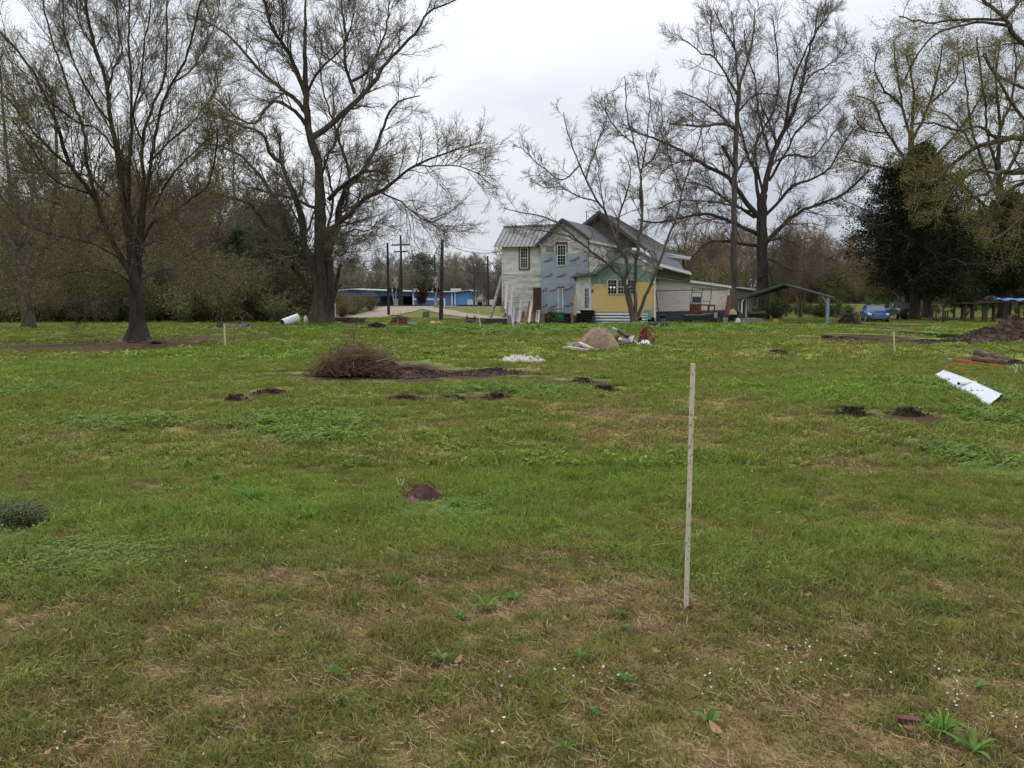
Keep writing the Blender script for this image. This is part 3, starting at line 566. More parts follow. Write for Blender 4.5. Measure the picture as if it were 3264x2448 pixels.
# left foreground tree with many ascending limbs
C1 = (0, 0, .6934)
tree('tall tree with many upright limbs and fine buds at the left, nearest of the trees', 't', C1, 39.6, [
 ([(632,1570),(630,1450),(625,1350),(620,1250),(600,1100)], 38, 22), ([(605,1250),(580,1000),(560,850),(540,700),(510,560),(490,400),(440,230),(400,60),(380,-150)], 24, 7, 1),
 ([(600,1080),(590,850),(600,700),(605,500),(600,330),(590,150),(600,-120)], 14, 5, -1), ([(620,1260),(640,1050),(660,850),(655,640),(700,500),(760,330),(765,100),(770,-120)], 16, 5, 2),
 ([(640,1270),(660,1000),(700,700),(740,500),(790,380),(850,280),(900,100),(950,-100)], 15, 5, -2), ([(610,1280),(500,1080),(430,900),(330,770),(270,600),(200,430),(150,320),(30,180),(-80,60)], 21, 5, -2),
 ([(500,1090),(440,900),(400,750),(390,620),(330,450),(280,300),(230,150),(180,-80)], 13, 5, 3), ([(330,770),(230,690),(150,600),(80,500),(0,420),(-100,330)], 9, 4, -4, -1),
 ([(635,1150),(700,1030),(800,970),(900,900),(960,840),(990,720),(1000,600)], 12, 4, -3), ([(650,1140),(720,1110),(820,1150),(900,1190),(1000,1270)], 6, 3, -4), ([(610,1310),(500,1240),(350,1250),(230,1280),(100,1300)], 8, 3, -3),
 ([(580,1200),(400,1110),(250,1080),(100,1020),(-20,870)], 10, 4, 2), ([(420,1120),(300,960),(150,900),(0,860)], 7, 3, 4, 1), ([(700,980),(760,850),(850,740),(950,650),(1050,600)], 8, 3, -2), ([(680,750),(780,650),(880,570),(950,480),(1000,400),(990,300)], 8, 3, 2),
 ([(500,900),(380,800),(200,800),(60,760),(-60,700)], 7, 3, 4), ([(540,700),(460,600),(350,560),(250,480),(150,430)], 7, 3, -4), ([(490,430),(520,330),(560,240),(540,100),(530,-80)], 8, 3, 1), ([(510,560),(440,480),(360,330),(300,180),(290,-80)], 8, 3, -2),
 ([(655,650),(610,540),(640,400),(660,250),(690,50),(700,-80)], 7, 3, -3), ([(790,380),(870,330),(950,200),(1010,60)], 6, 3, 2), ([(440,230),(370,120),(340,-60)], 6, 3, 2), ([(430,900),(330,860),(240,820),(120,640),(60,560)], 7, 3, -5), ([(640,1290),(760,1240),(860,1250),(930,1330)], 5, 2, 3),
 ([(625,1330),(560,1290),(470,1330),(400,1400)], 4, 2, -2)],
 22, BK_DARK, TWIG_D, [lv(17, .1, 1, 1.4, 4.0, 6, 34, .07, .08, .42, .014, .008, 4), lv(10, .08, 1, .6, 1.8, 4, 36, .06, .12, .6, .008, .005, 3), lv(10, .1, 1, .25, .8, 2, 38, .03, .2, .7, .0055, .0035, 3)], flare=1.0, rs=.72,
 buds=(1, .06, .023, .75, (.30, .27, .12)))
# many stemmed tree in front of the house
C3 = (1550, 0, .639)
tree('slender many stemmed bare tree standing in front of the yellow siding', 't', C3, 66, [
 ([(738,1622),(738,1590),(738,1560)], 21, 17), ([(736,1590),(715,1480),(690,1400),(700,1310),(650,1200),(610,1090),(560,1010),(500,900),(440,760),(400,640),(385,560)], 13, 2.5, 1),
 ([(730,1600),(700,1480),(680,1390),(600,1310),(540,1270),(470,1210),(380,1130),(280,1080),(180,1060),(90,1040)], 11, 2.2, -2), ([(745,1590),(742,1400),(750,1250),(775,1100),(775,950),(765,850),(740,720),(700,560),(690,380)], 13, 2.5, 2),
 ([(755,1590),(800,1460),(850,1350),(900,1200),(950,1080),(975,960),(1010,850),(1060,700),(1090,560)], 12, 2.5, -1), ([(650,1190),(665,1060),(700,960),(720,850),(690,780)], 7, 2.5, 2, .5), ([(775,1060),(770,900),(800,700),(815,520),(800,360)], 7, 2, 3, 1),
 ([(500,890),(520,820),(560,700),(600,600),(590,540)], 5, 2, 2, .6), ([(470,820),(380,900),(300,850),(250,810),(170,730)], 5, 2, -2, .5), ([(560,1010),(440,970),(370,930),(300,940),(220,890)], 5, 2, -2, .6), ([(600,1090),(570,940),(560,850),(540,720)], 5, 2, 1, .5),
 ([(740,720),(650,640),(600,560),(590,480)], 5, 2, -1, 1), ([(975,960),(930,830),(900,720),(920,600)], 5, 2, -2), ([(480,1215),(400,1170),(330,1160),(200,1140),(120,1120)], 5, 2, -3, -1), ([(765,850),(840,780),(880,660),(870,520)], 5, 2, 1, 1.5), ([(690,1400),(640,1330),(570,1320),(520,1380)], 4, 2, -2)],
 33, BK_PALE, TWIG_PALE, [lv(15, .12, 1, .9, 2.8, 6, 46, .04, .15, .5, .016, .009, 4, zig=.15), lv(9, .1, 1, .5, 1.5, 4, 44, .04, .2, .6, .011, .007, 3, zig=.2), lv(6, .2, 1, .2, .6, 2, 42, .04, .2, .7, .007, .005, 3)], flare=.25, bole=1, rs=.82)
# the two tall bare trees beside the carport
tree('tall straight slim bare tree between the house and the carport', 't', C3, 82, [
 ([(1246,1590),(1241,1400),(1236,1200),(1236,1000),(1245,800),(1250,600),(1260,450)], 20, 10), ([(1252,470),(1200,380),(1140,280),(1080,270),(1010,220),(950,170)], 8, 2, -2), ([(1262,450),(1300,300),(1330,200),(1340,40)], 8, 2.5, 2), ([(1260,460),(1245,330),(1240,200),(1225,60)], 7, 2, 0),
 ([(1238,830),(1210,780),(1176,728)], 10, 8, -1), ([(1240,890),(1280,800),(1350,700),(1370,560)], 8, 3, 3), ([(1246,645),(1180,615),(1080,630),(930,620)], 10, 4, -3), ([(1250,660),(1150,560),(1060,500),(960,455)], 7, 3, 3), ([(1240,250),(1180,140),(1130,40)], 5, 2, -2, 0), ([(1255,560),(1330,480),(1410,465),(1470,480)], 6, 2.5, -2), ([(1140,280),(1120,150),(1125,50)], 4, 2, -3, -1)],
 44, BK_GREY, TWIG, [lv(15, .12, 1, 1.4, 4.6, 6, 48, .04, .14, .45, .022, .013, 4, zig=.1), lv(9, .1, 1, .7, 1.9, 4, 44, .05, .18, .6, .013, .008, 3, zig=.15), lv(7, .15, 1, .3, .9, 2, 40, .05, .2, .7, .010, .007, 3)], flare=.3, rs=.9)
tree('thickest bare tree with wide spreading mossy limbs standing behind the carport', 't', C3, 87, [
 ([(1378,1572),(1380,1400),(1376,1250),(1372,1100),(1378,970)], 32, 24), ([(1360,990),(1340,850),(1300,780),(1270,640),(1240,520),(1200,420)], 12, 3, 1), ([(1378,980),(1400,900),(1420,800),(1470,680),(1530,560),(1570,440),(1600,300),(1640,150),(1660,30)], 19, 3.5, 1),
 ([(1422,810),(1395,700),(1360,560),(1340,400),(1300,280),(1290,150)], 9, 3, 3), ([(1450,710),(1400,580),(1370,530)], 7, 3, -2), ([(1490,640),(1520,450),(1560,330),(1620,200),(1700,90)], 10, 3, -3), ([(1385,1080),(1450,1020),(1520,930),(1600,900),(1700,850),(1760,760),(1830,640)], 11, 3, -4),
 ([(1440,805),(1540,770),(1620,790),(1700,700),(1790,590)], 7, 3, 4), ([(1395,1210),(1480,1120),(1560,1060),(1650,1020),(1760,980),(1850,910),(1910,845)], 14, 5, -4), ([(1355,1080),(1280,980),(1200,880),(1100,830),(950,740),(800,680),(700,640)], 17, 4, -5), ([(1355,1170),(1250,1120),(1130,1070),(1000,1080),(850,1110),(760,1095)], 13, 4, -7),
 ([(1340,1085),(1200,1000),(1100,930),(980,905)], 10, 4, 4), ([(1350,1225),(1200,1205),(1100,1212),(1050,1262),(1000,1305)], 11, 4, -4), ([(1400,1200),(1480,1190),(1545,1215)], 8, 3, -3), ([(1408,1292),(1470,1320),(1520,1350),(1590,1350)], 6, 2, -3), ([(1570,440),(1640,360),(1740,300),(1800,210)], 6, 2, 3, 0), ([(1410,900),(1500,750),(1560,640),(1660,560),(1740,480)], 9, 3, 4),
 ([(1380,960),(1345,800),(1350,700),(1430,560),(1460,400),(1450,240),(1430,100)], 9, 3, -1), ([(1100,830),(1010,800),(900,840),(860,900)], 5, 2, -5, -2), ([(1760,980),(1800,1010),(1880,1040),(1950,1080)], 4, 2, -3, -2), ([(1405,1330),(1425,1380),(1440,1430)], 4, 2, -2), ([(1350,1060),(1150,1010),(960,1000),(860,1040)], 6, 2.5, -6), ([(1640,150),(1690,100),(1720,50)], 4, 2, 1, 1)],
 55, BK_MOSS, TWIG, [lv(20, .12, 1, 1.6, 5.0, 6, 46, .04, .14, .42, .024, .013, 4, zig=.1), lv(10, .1, 1, .9, 2.3, 4, 42, .05, .18, .6, .016, .010, 3, zig=.15), lv(8, .15, 1, .35, 1.0, 2, 40, .05, .2, .7, .009, .006, 3)], flare=.35, rs=.85)
# oak reaching in from the right, budding
C4 = (2600, 0, .651)
tree('budding oak whose thick limbs reach in from beyond the right edge', 't', C4, 40, [
 ([(1290,1660),(1280,1400),(1270,1100),(1250,850),(1220,600),(1150,350),(1100,200)], 60, 22), ([(1260,900),(1100,845),(960,845),(890,850),(850,940),(760,960)], 24, 5, -3), ([(1240,800),(1050,680),(900,690),(770,730),(650,815),(590,810),(535,740)], 22, 5, 3),
 ([(1150,380),(1020,215),(960,160),(930,90),(820,0),(760,-80)], 16, 6, -2), ([(960,130),(800,110),(700,130),(600,160),(500,260),(430,400)], 8, 3, 3, -1), ([(930,100),(700,95),(550,110),(410,80)], 7, 3, -4, -1), ([(1200,560),(1050,450),(950,400),(870,350),(830,260)], 12, 4, 2), ([(1200,700),(1100,640),(1000,560),(900,400),(820,270)], 12, 4, -3),
 ([(900,690),(800,620),(700,640),(560,600),(430,620)], 8, 3, -4, 1), ([(890,850),(780,830),(700,900),(640,980),(600,1060)], 7, 3, -3, -2), ([(770,730),(720,640),(640,560),(560,540)], 7, 3, 2, 2), ([(1100,845),(1000,900),(900,980),(860,1060),(780,1120)], 10, 3, 3), ([(930,90),(980,20),(990,-80)], 12, 5, 1, -1), ([(650,815),(600,870),(540,890),(470,860)], 8, 3, -2, 2),
 ([(1240,950),(1130,960),(1020,1050),(900,1160),(780,1170)], 9, 3, -3)],
 66, BK_GREY, TWIG_D, [lv(13, .1, 1, .7, 2.6, 5, 44, .02, .14, .42, .012, .006, 4), lv(8, .1, 1, .35, 1.1, 4, 42, .02, .18, .6, .006, .004, 3), lv(4, .15, 1, .12, .45, 2, 40, .02, .2, .7, .004, .0025, 3)], flare=.3,
 buds=(3, .10, .028, .95, (.19, .17, .05)), name='budding_tree')
tree('tall tree in yellow green bud rising behind the dark evergreen at the right', 't', C4, 98, [
 ([(445,1545),(450,1300),(455,1000),(462,800),(470,650)], 24, 14), ([(470,700),(420,500),(400,350),(380,215)], 8, 3, 2), ([(470,650),(480,500),(470,380),(440,260)], 9, 3, 0), ([(480,680),(560,500),(600,350),(620,225)], 8, 3, -2), ([(465,820),(350,650),(280,500),(200,470)], 9, 3, 3), ([(470,860),(650,700),(760,560),(840,400)], 9, 3, -4),
 ([(460,900),(350,830),(240,800),(150,780)], 8, 3, -3), ([(470,900),(620,860),(760,850),(860,800)], 8, 3, 4), ([(420,520),(330,430),(290,330),(310,240)], 6, 2, -3, 1), ([(560,500),(680,400),(700,280),(690,200)], 6, 2, 4, -1), ([(350,650),(250,640),(180,560)], 5, 2, -2, 2)],
 77, BK_GREY, TWIG_D, [lv(13, .1, 1, 1.5, 4.5, 5, 40, .06, .14, .45, .026, .014, 4), lv(8, .1, 1, .8, 2.0, 4, 40, .06, .18, .6, .014, .009, 3), lv(3, .2, 1, .3, .9, 2, 40, .05, .2, .7, .009, .006, 3)], flare=.4,
 buds=(4, .26, .08, 1, (.175, .155, .05)), name='budding_tree')
tree('leafing out tree above the raised plank deck at the right edge', 't', C4, 94, [
 ([(925,1520),(922,1350),(915,1150),(905,950),(890,800)], 26, 14), ([(910,1000),(820,800),(760,620),(740,430),(720,280)], 9, 3, 3), ([(890,810),(900,600),(880,400),(900,200)], 10, 3, -2), ([(905,900),(1000,720),(1040,520),(1060,300)], 9, 3, 3), ([(915,1100),(800,980),(700,900),(620,880)], 8, 3, -3), ([(915,1050),(1020,950),(1120,850)], 8, 3, 2),
 ([(895,850),(840,650),(830,500),(800,330),(790,180)], 8, 3, -4), ([(915,1150),(830,1080),(740,1050),(680,1100)], 7, 3, 3), ([(900,640),(960,480),(980,300),(960,120)], 7, 3, 4)],
 99, BK_DARK, TWIG_D, [lv(13, .1, 1, 1.2, 3.6, 5, 42, .05, .14, .45, .02, .01, 4), lv(8, .1, 1, .6, 1.7, 4, 40, .05, .18, .6, .011, .007, 3), lv(4, .2, 1, .25, .8, 2, 40, .05, .2, .7, .007, .005, 3)], flare=.4,
 buds=(4, .2, .065, 1, (.15, .13, .045)), name='budding_tree')
tree('thick trunked tree with sprawling low limbs at the far left edge', 't', C1, 58, [
 ([(132,1520),(128,1420),(126,1330),(135,1270)], 28, 22), ([(135,1320),(80,1150),(50,900),(20,600),(0,300)], 14, 4, 2), ([(138,1300),(200,1150),(250,900),(260,650),(240,400)], 13, 4, -2), ([(128,1330),(40,1240),(-40,1200),(-140,1120)], 12, 4, -3), ([(145,1310),(260,1240),(380,1225),(470,1170)], 10, 3, 3),
 ([(130,1300),(120,1100),(150,880),(140,620)], 12, 4, 4), ([(130,1350),(30,1345),(-60,1360)], 7, 3, -4), ([(80,1150),(-20,1000),(-100,850)], 8, 3, 2), ([(200,1150),(320,1050),(400,900)], 8, 3, -3)],
 88, BK_GREY, TWIG_D, [lv(12, .15, 1, 1.2, 3.6, 5, 42, .04, .14, .45, .018, .01, 4), lv(8, .1, 1, .6, 1.7, 4, 42, .04, .18, .6, .01, .006, 3), lv(4, .15, 1, .25, .8, 2, 40, .05, .2, .7, .006, .004, 3)], flare=.4,
 buds=(3, .12, .045, .8, (.22, .18, .07)))
# evergreens: trunk, layered boughs, dense sprays
def evergreen(label, px, Y, h, wfun, seed, col=(.036, .048, .020), nb=120, z0=0.15, base=None, group=None, name='evergreen_tree', leaf=0.085, dens=9, tr=.3):
    rg = np.random.default_rng(seed); x, y, z = base or GY(px, Y); root = thing(name, label, 'tree', (x, y, z), group)
    K = 12; ln = np.stack([rg.normal(0, .06, K).cumsum() * .5, rg.normal(0, .06, K).cumsum() * .5, np.linspace(-.1, h * .96, K)], 1); r = np.linspace(tr, .04, K); r[0] *= 1.4
    v, f = tubes(ln[None], r[None], 10); link('trunk', npmesh('trunk', v, f, BK_DARK, smooth=True), root)
    t = np.sort(rg.uniform(z0, .99, nb)); az = rg.uniform(0, 6.283, nb); L = np.array([wfun(q) for q in t]) * rg.uniform(.55, 1.12, nb); K = 6; B = np.empty((nb, K, 3)); R = np.empty((nb, K))
    q = t * (len(ln) - 1); i = np.minimum(len(ln) - 2, q.astype(int)); p0 = ln[i] * (1 - (q - i))[:, None] + ln[i + 1] * (q - i)[:, None]
    for k in range(K):
        u = k / (K - 1); B[:, k] = p0 + np.stack([np.cos(az) * L * u, np.sin(az) * L * u, L * (.25 * u - .18 * u * u) + rg.normal(0, .05, nb) * k], 1); R[:, k] = (.012 + .018 * L) * (1 - .85 * u)
    parts = [tubes(B, R, 4)]; B2, R2 = sprout(B, R, rg, 7, .15, 1, (lambda pl, t_, r_: (.25 + .35 * r_) * pl * (1.1 - .6 * t_) + .2), 4, 50, .0, .15, .6, .012, .006); parts.append(tubes(B2, R2, 3)); v, f = merge(parts); link('branches', npmesh('branches', v, f, TWIG_D), root)
    pts = np.concatenate([B2[:, 1:].reshape(-1, 3), B[:, 2:].reshape(-1, 3)]); V, F, C = leaves_at(pts, rg, dens, .20, leaf, col, .42); C = C * np.repeat(.6 + .9 * fbm(pts[:, 0] * .9 + 7, pts[:, 2] * .9 + pts[:, 1] * .5, seed, 3), dens * 4)[:, None]
    link('foliage', npmesh('foliage', V, F, BUDS, cols=C), root); return root
def cedar_w(q):
    return float(np.interp(q, [0, .2, .28, .4, .55, .7, .85, 1], [.6, 4.8, 5.6, 6.0, 5.6, 4.4, 2.7, .3]))
evergreen('large very dark dense evergreen beside the parked cars', 2912, 84, 15.8, cedar_w, 5, col=(.016, .022, .011), nb=280, z0=.17, dens=10, leaf=.11, tr=.42)
evergreen('dark evergreen behind the left side of the huge split trunk', 885, 84, 10.5, lambda q: float(np.interp(q, [0, .1, .5, .8, 1], [2.5, 4, 3.8, 2.2, .3])), 6, nb=170, z0=.05, dens=9, leaf=.10)
evergreen('smaller round topped evergreen left of the dark one by the huge tree', 770, 90, 8.6, lambda q: float(np.interp(q, [0, .1, .5, .8, 1], [2.5, 3.6, 3.6, 2.4, .3])), 8, nb=120, z0=.05, dens=8, leaf=.11, col=(.034, .044, .02))
evergreen('dark leafy tree standing beside the raised plank deck at the right', 3195, 92, 12.5, lambda q: float(np.interp(q, [0, .2, .35, .6, .85, 1], [.5, 1.5, 5.2, 5.4, 3, .4])), 9, nb=170, z0=.22, dens=8, leaf=.12, col=(.034, .040, .018), tr=.55)
evergreen('slim dark evergreen between the evergreen by the cars and the plank deck', 2952, 96, 9.5, lambda q: float(np.interp(q, [0, .3, .5, .85, 1], [.3, 1, 2.8, 1.6, .2])), 10, nb=80, z0=.3, dens=8, leaf=.12, tr=.5)
evergreen('lone leafy evergreen crown standing above the far tree line over the blue building', 1340, 262, 15.5, lambda q: float(np.interp(q, [0, .4, .7, .9, 1], [1, 4, 6, 4, 1])), 12, nb=60, z0=.35, dens=4, leaf=.26, col=(.16, .165, .12))  # crown colour lightened to stand in for distance haze
# background woods: proto trees scattered in stuff objects
def proto_bare(seed, h, buds=None, fine=1.0):
    rg = np.random.default_rng(seed); K = 9; ln = np.stack([rg.normal(0, .12, K).cumsum(), rg.normal(0, .12, K).cumsum(), np.linspace(-.2, h * .86, K)], 1); r = np.linspace(.022 * h, .05, K)
    P0, R0 = ln[None], r[None]; v, f = tubes(P0, R0, 6); parts = [(v, f)]
    for n, a, b, t0, ang, K_, trop, rmin, S in ((13, .22, .5, .22, 40, 6, .07, .05, 4), (9, .09, .22, .2, 38, 4, .05, .028, 3), (7, .03, .1, .2, 38, 3, .05, .018, 3)):
        P0, R0 = sprout(P0, R0, rg, n, t0, 1, (lambda pl, t_, r_, a=a, b=b: h * (a + (b - a) * r_) * (1.2 - .75 * t_)), K_, ang, trop, .15, .5, rmin * fine, rmin * .6 * fine); parts.append(tubes(P0, R0, S))
    v, f = merge(parts); c = np.ones((len(v), 3)) * .8; mi = [0] * len(f); Fs = [f]
    if buds:
        V, F, C = leaves_at(P0[:, 1:].reshape(-1, 3), rg, buds[0], buds[1], buds[2], buds[3]); c = np.concatenate([c, C]); Fs.append(F + len(v)); v = np.concatenate([v, V]); mi = mi + [1] * len(F)
    return (v, Fs, mi, c)
def proto_bush(seed, h, w, nl, size, tw=.05):
    rg = np.random.default_rng(seed); K = 5; N = 26; az = rg.uniform(0, 6.28, N); out = np.zeros((N, K, 3)); L = h * rg.uniform(.55, 1.1, N); sp = w * rg.uniform(.1, 1, N)
    for k in range(1, K):
        u = k / (K - 1); out[:, k] = np.stack([np.cos(az) * sp * u ** 1.3, np.sin(az) * sp * u ** 1.3, L * u], 1) + rg.normal(0, .08 * h / 4, (N, 3))
    R = np.linspace(.03, .012, K)[None] * np.ones((N, 1)); P2, R2 = sprout(out, R, rg, 9, .15, 1, lambda pl, t_, r_: pl * (.12 + .25 * r_), 3, 42, .05, .2, .6, .01, .006); v, f = merge([tubes(out, R, 3), tubes(P2, R2, 3)])
    V, F, C = leaves_at(P2[:, 1:].reshape(-1, 3), rg, nl, tw * 3, size, (1, 1, 1), .5); return (np.concatenate([v, V]), [f, F + len(v)], [0] * len(f) + [1] * len(F), np.concatenate([np.ones((len(v), 3)) * .8, C]))
WB = attr_mat('wood_bark', rough=.95, inst=True); WL = attr_mat('wood_leaf', rough=.85, transl=.3, inst=True)
bare = [proto_bare(101, 13), proto_bare(102, 12), proto_bare(103, 11, (1, .25, .10, (1.0, 1.05, .6))), proto_bare(104, 13, (1, .3, .11, (1.0, .95, .65)))]
bush = [proto_bush(201, 3.6, 2.2, 4, .085), proto_bush(202, 2.6, 2.4, 5, .085), proto_bush(203, 4.6, 1.8, 3, .09)]
def wood(name, protos, label, xr, yr, n, smin, smax, tint, seed, keep=None, hz=1.0):
    rg = np.random.default_rng(seed); x = rg.uniform(*xr, n); y = rg.uniform(*yr, n)
    if keep is not None: ok = keep(x, y); x, y = x[ok], y[ok]
    n = len(x); s = rg.uniform(smin, smax, n); t = np.array(tint)[None] * rg.uniform(.6, 1.35, (n, 1)) * np.stack([rg.uniform(.9, 1.15, n), np.ones(n), rg.uniform(.85, 1.1, n)], 1)
    return scatter(name, protos, np.stack([x, y, Hs(x, y) - .05], 1), np.stack([rg.normal(0, .03, n), rg.normal(0, .03, n), rg.uniform(0, 6.28, n)], 1), s, rg.integers(0, len(protos), n), t, [WB, WL], label=label)
px2x = lambda px, Y: (px - CX) / FPX * Y
wood('left_wood', bare, 'brown leafless wood filling the left behind the lawn', (-75, -26.5), (84, 125), 135, .75, 1.4, (.18, .16, .125), 1, lambda x, y: x < -0.215 * y - 3)
wood('left_thicket', bush, 'dense olive green thicket along the left edge of the lawn', (-64, -17), (73, 88), 230, .6, 1.25, (.135, .13, .068), 2, lambda x, y: (x < -0.232 * y - .5) & (y > 73 + .06 * (x + 18)))
wood('left_understory', bush, 'taller brush between the thicket and the wood at the left', (-70, -20), (84, 104), 90, .9, 1.7, (.145, .132, .085), 3, lambda x, y: x < -0.235 * y)
wood('trackside_brush', bush[:2], 'low brown brush beside the gravel road in front of the blue building', (-26, -11), (101, 117), 75, .35, .7, (.15, .13, .08), 4, lambda x, y: (x < -.122 * y) & (x < -.19 * y + (y - 101) * .35 + 1))
wood('far_wood', bare, 'hazy brown far tree line beyond the blue building', (-100, 60), (285, 390), 260, .95, 1.45, (.24, .215, .18), 5)  # haze is put into the raised pale tint
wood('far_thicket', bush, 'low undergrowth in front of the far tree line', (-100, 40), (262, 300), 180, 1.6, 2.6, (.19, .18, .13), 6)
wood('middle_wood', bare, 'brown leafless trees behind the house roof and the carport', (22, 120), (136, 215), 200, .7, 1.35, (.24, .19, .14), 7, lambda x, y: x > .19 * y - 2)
wood('middle_thicket', bush, 'brown green brush along the railway behind the carport', (26, 110), (132, 160), 170, .7, 1.8, (.15, .14, .075), 8, lambda x, y: x > .17 * y)
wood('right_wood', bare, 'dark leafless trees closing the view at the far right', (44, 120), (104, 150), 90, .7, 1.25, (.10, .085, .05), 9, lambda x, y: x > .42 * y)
wood('right_thicket', bush, 'dark brush at the far right', (46, 110), (112, 122), 80, .5, 1.2, (.040, .046, .02), 10, lambda x, y: x > .46 * y)
wood('house_side_wood', bare, 'bare trees showing between the poles and the house', (-14, 0), (150, 200), 14, .55, .85, (.2, .17, .14), 11, lambda x, y: x > -.045 * y)
wood('railway_weeds', bush[:2], 'low green weeds on the bank below the railway at the right', (22, 75), (104, 117), 120, .22, .42, (.10, .14, .04), 12, lambda x, y: x > .22 * y + 2)
# orange barked multi stem trees behind the carport
def small_multi(label, px, Y, h, seed, col=None):
    rg = np.random.default_rng(seed); x, y, z = GY(px, Y); root = thing('multi_stem_tree', label, 'tree', (x, y, z), 'slim orange barked trees behind the carport'); N = 7; K = 7; az = rg.uniform(0, 6.28, N); out = np.zeros((N, K, 3)); sp = h * rg.uniform(.06, .3, N)
    for k in range(K):
        u = k / (K - 1); out[:, k] = np.stack([np.cos(az) * (.12 + sp * u ** 1.4), np.sin(az) * (.12 + sp * u ** 1.4), np.full(N, h * u * .85 - .1)], 1) + rg.normal(0, .05, (N, 3)) * k
    R = np.linspace(.10, .03, K)[None] * np.ones((N, 1)); v, f = tubes(out, R, 6); link('trunk', npmesh('trunk', v, f, bark('orange_bark', (.21, .125, .07), (.09, .055, .035)), smooth=True), root)
    a, b = sprout(out, R, rg, 9, .3, 1, lambda pl, t_, r_: h * (.1 + .2 * r_) * (1.2 - .6 * t_), 5, 38, .06, .14, .5, .02, .012); c, d = sprout(a, b, rg, 9, .1, 1, lambda pl, t_, r_: h * (.05 + .1 * r_), 3, 38, .05, .15, .6, .012, .008); v, f = merge([tubes(a, b, 3), tubes(c, d, 3)]); link('crown', npmesh('crown', v, f, TWIG), root)
small_multi('slim orange barked multi stem tree, the taller seen through the carport', 2548, 101, 8.5, 1)
small_multi('slim brown multi stem tree, left of the taller one seen through the carport', 2502, 104, 6.5, 2)
small_multi('pale multi stem shrub tree just left of the reddish trunk by the cars', 2862, 100, 6.0, 3)
# ---------------------------------------------------------------- house
PEEL = mat('peeling_white_paint', (0.78, 0.77, 0.74), col2=(0.53, 0.515, 0.475), scale=1.1, rough=.85, stretch=(.5, .5, 2.5), thr=(.35, .6), col3=(0.26, 0.23, 0.20), thr3=(.62, .74))
PEEL2 = mat('badly_peeled_white_paint', (0.74, 0.73, 0.69), col2=(0.42, 0.40, 0.36), scale=1.3, rough=.9, stretch=(.4, .4, 3), thr=(.34, .6), col3=(0.24, 0.21, 0.175), thr3=(.57, .70))
CREAM = mat('cream_board', (0.74, 0.715, 0.66), var=.2, scale=1.5, rough=.85, col3=(.3, .28, .24), thr3=(.66, .74))
ROOF = mat('grey_metal_roof', (0.165, 0.165, 0.168), col2=(0.125, 0.125, 0.13), scale=.9, rough=.5, metal=.25, stretch=(1, 1, .4))
ROOFD = mat('dark_roof_edge', (0.085, 0.09, 0.105), rough=.6, var=.2); ROOFL = mat('pale_weathered_roof', (0.30, 0.29, 0.28), col2=(.19, .185, .18), scale=2, rough=.6, col3=(.22, .12, .05), thr3=(.64, .7))
FLASH = mat('bright_flashing', (0.72, 0.73, 0.75), var=.3, scale=6, rough=.35, metal=.7); WOODG = mat('weathered_grey_boards', (0.17, 0.15, 0.12), col2=(.10, .085, .07), scale=3, stretch=(.4, 1, 5), rough=.95)
ORANGE = mat('raw_orange_wood', (0.36, 0.17, 0.055), var=.45, scale=5, rough=.8); GREENP = mat('mint_green_sheathing', (0.26, 0.385, 0.32), col2=(.22, .33, .275), scale=1.2, rough=.8)
YEL = mat('yellow_siding', (0.84, 0.61, 0.24), col2=(.78, .555, .21), scale=1.0, rough=.6, stretch=(.6, 1, 4)); BEI = mat('beige_siding', (0.74, 0.68, 0.60), col2=(.64, .58, .50), scale=.9, rough=.65, col3=(.36, .30, .25), thr3=(.62, .75))
WRAP = mat('grey_blue_house_wrap', (0.40, 0.435, 0.51), col2=(.31, .345, .42), scale=1.1, rough=.42, bump=.6, bscale=1.6, thr=(.3, .7)); INK = mat('dark_blue_print', (0.03, 0.035, 0.075), rough=.5); REDP = mat('red_print', (0.40, 0.16, 0.20), rough=.5)
WHITE = mat('white_paint', (0.72, 0.72, 0.71), var=.12, scale=5, rough=.5); BROWNT = mat('brown_trim', (0.16, 0.085, 0.055), var=.4, scale=8, rough=.8); DARKR = mat('dark_room', (0.012, 0.012, 0.014), rough=.9); SHADEV = mat('shade_black', (0.015, 0.013, 0.012), rough=1)  # the last black stands in for shade in openings
gm = bpy.data.materials.new('window_glass'); gm.use_nodes = True; gb = gm.node_tree.nodes['Principled BSDF']; gb.inputs['Base Color'].default_value = (.018, .02, .024, 1); gb.inputs['Roughness'].default_value = .06; gb.inputs['Specular IOR Level'].default_value = .5; GLASS = gm
GREYB = mat('grey_base_boards', (0.085, 0.09, 0.11), var=.3, scale=2, rough=.7); GALV = mat('galvanised_sheet', (0.60, 0.62, 0.65), col2=(.45, .46, .48), scale=3, rough=.38, metal=.75); RUST = mat('rusty_steel', (0.15, 0.06, 0.035), col2=(.06, .03, .022), scale=7, rough=.9); RUSTB = mat('bright_rust', (0.30, 0.12, 0.05), col2=(.12, .05, .03), scale=9, rough=.9)
DWOOD = mat('dark_stained_wood', (0.055, 0.032, 0.024), var=.5, scale=5, rough=.85); PLY = mat('yellow_plywood', (0.50, 0.33, 0.14), var=.25, scale=5, rough=.8)
def plane(px, Y, deg):
    a = R_(deg); x = (px - CX) / FPX * Y; return (x, Y, math.sin(a), math.cos(a))
def on(pl, px, py, off=0.0):
    x0, y0, nx, ny = pl; a, b = ray(px, py); Y = (x0 * nx + y0 * ny - off) / (a * nx + ny); return Vector((a * Y, Y, 1.6 + b * Y))
def nv(pl): return Vector((pl[2], pl[3], 0))
def c1(x, y): return 1550 + x * .3843, 660 + y * .3843
def c6(x, y): return 1560 + x * .24412, 670 + y * .24412
def c3p(x, y): return 1950 + x * .20344, 820 + y * .20344
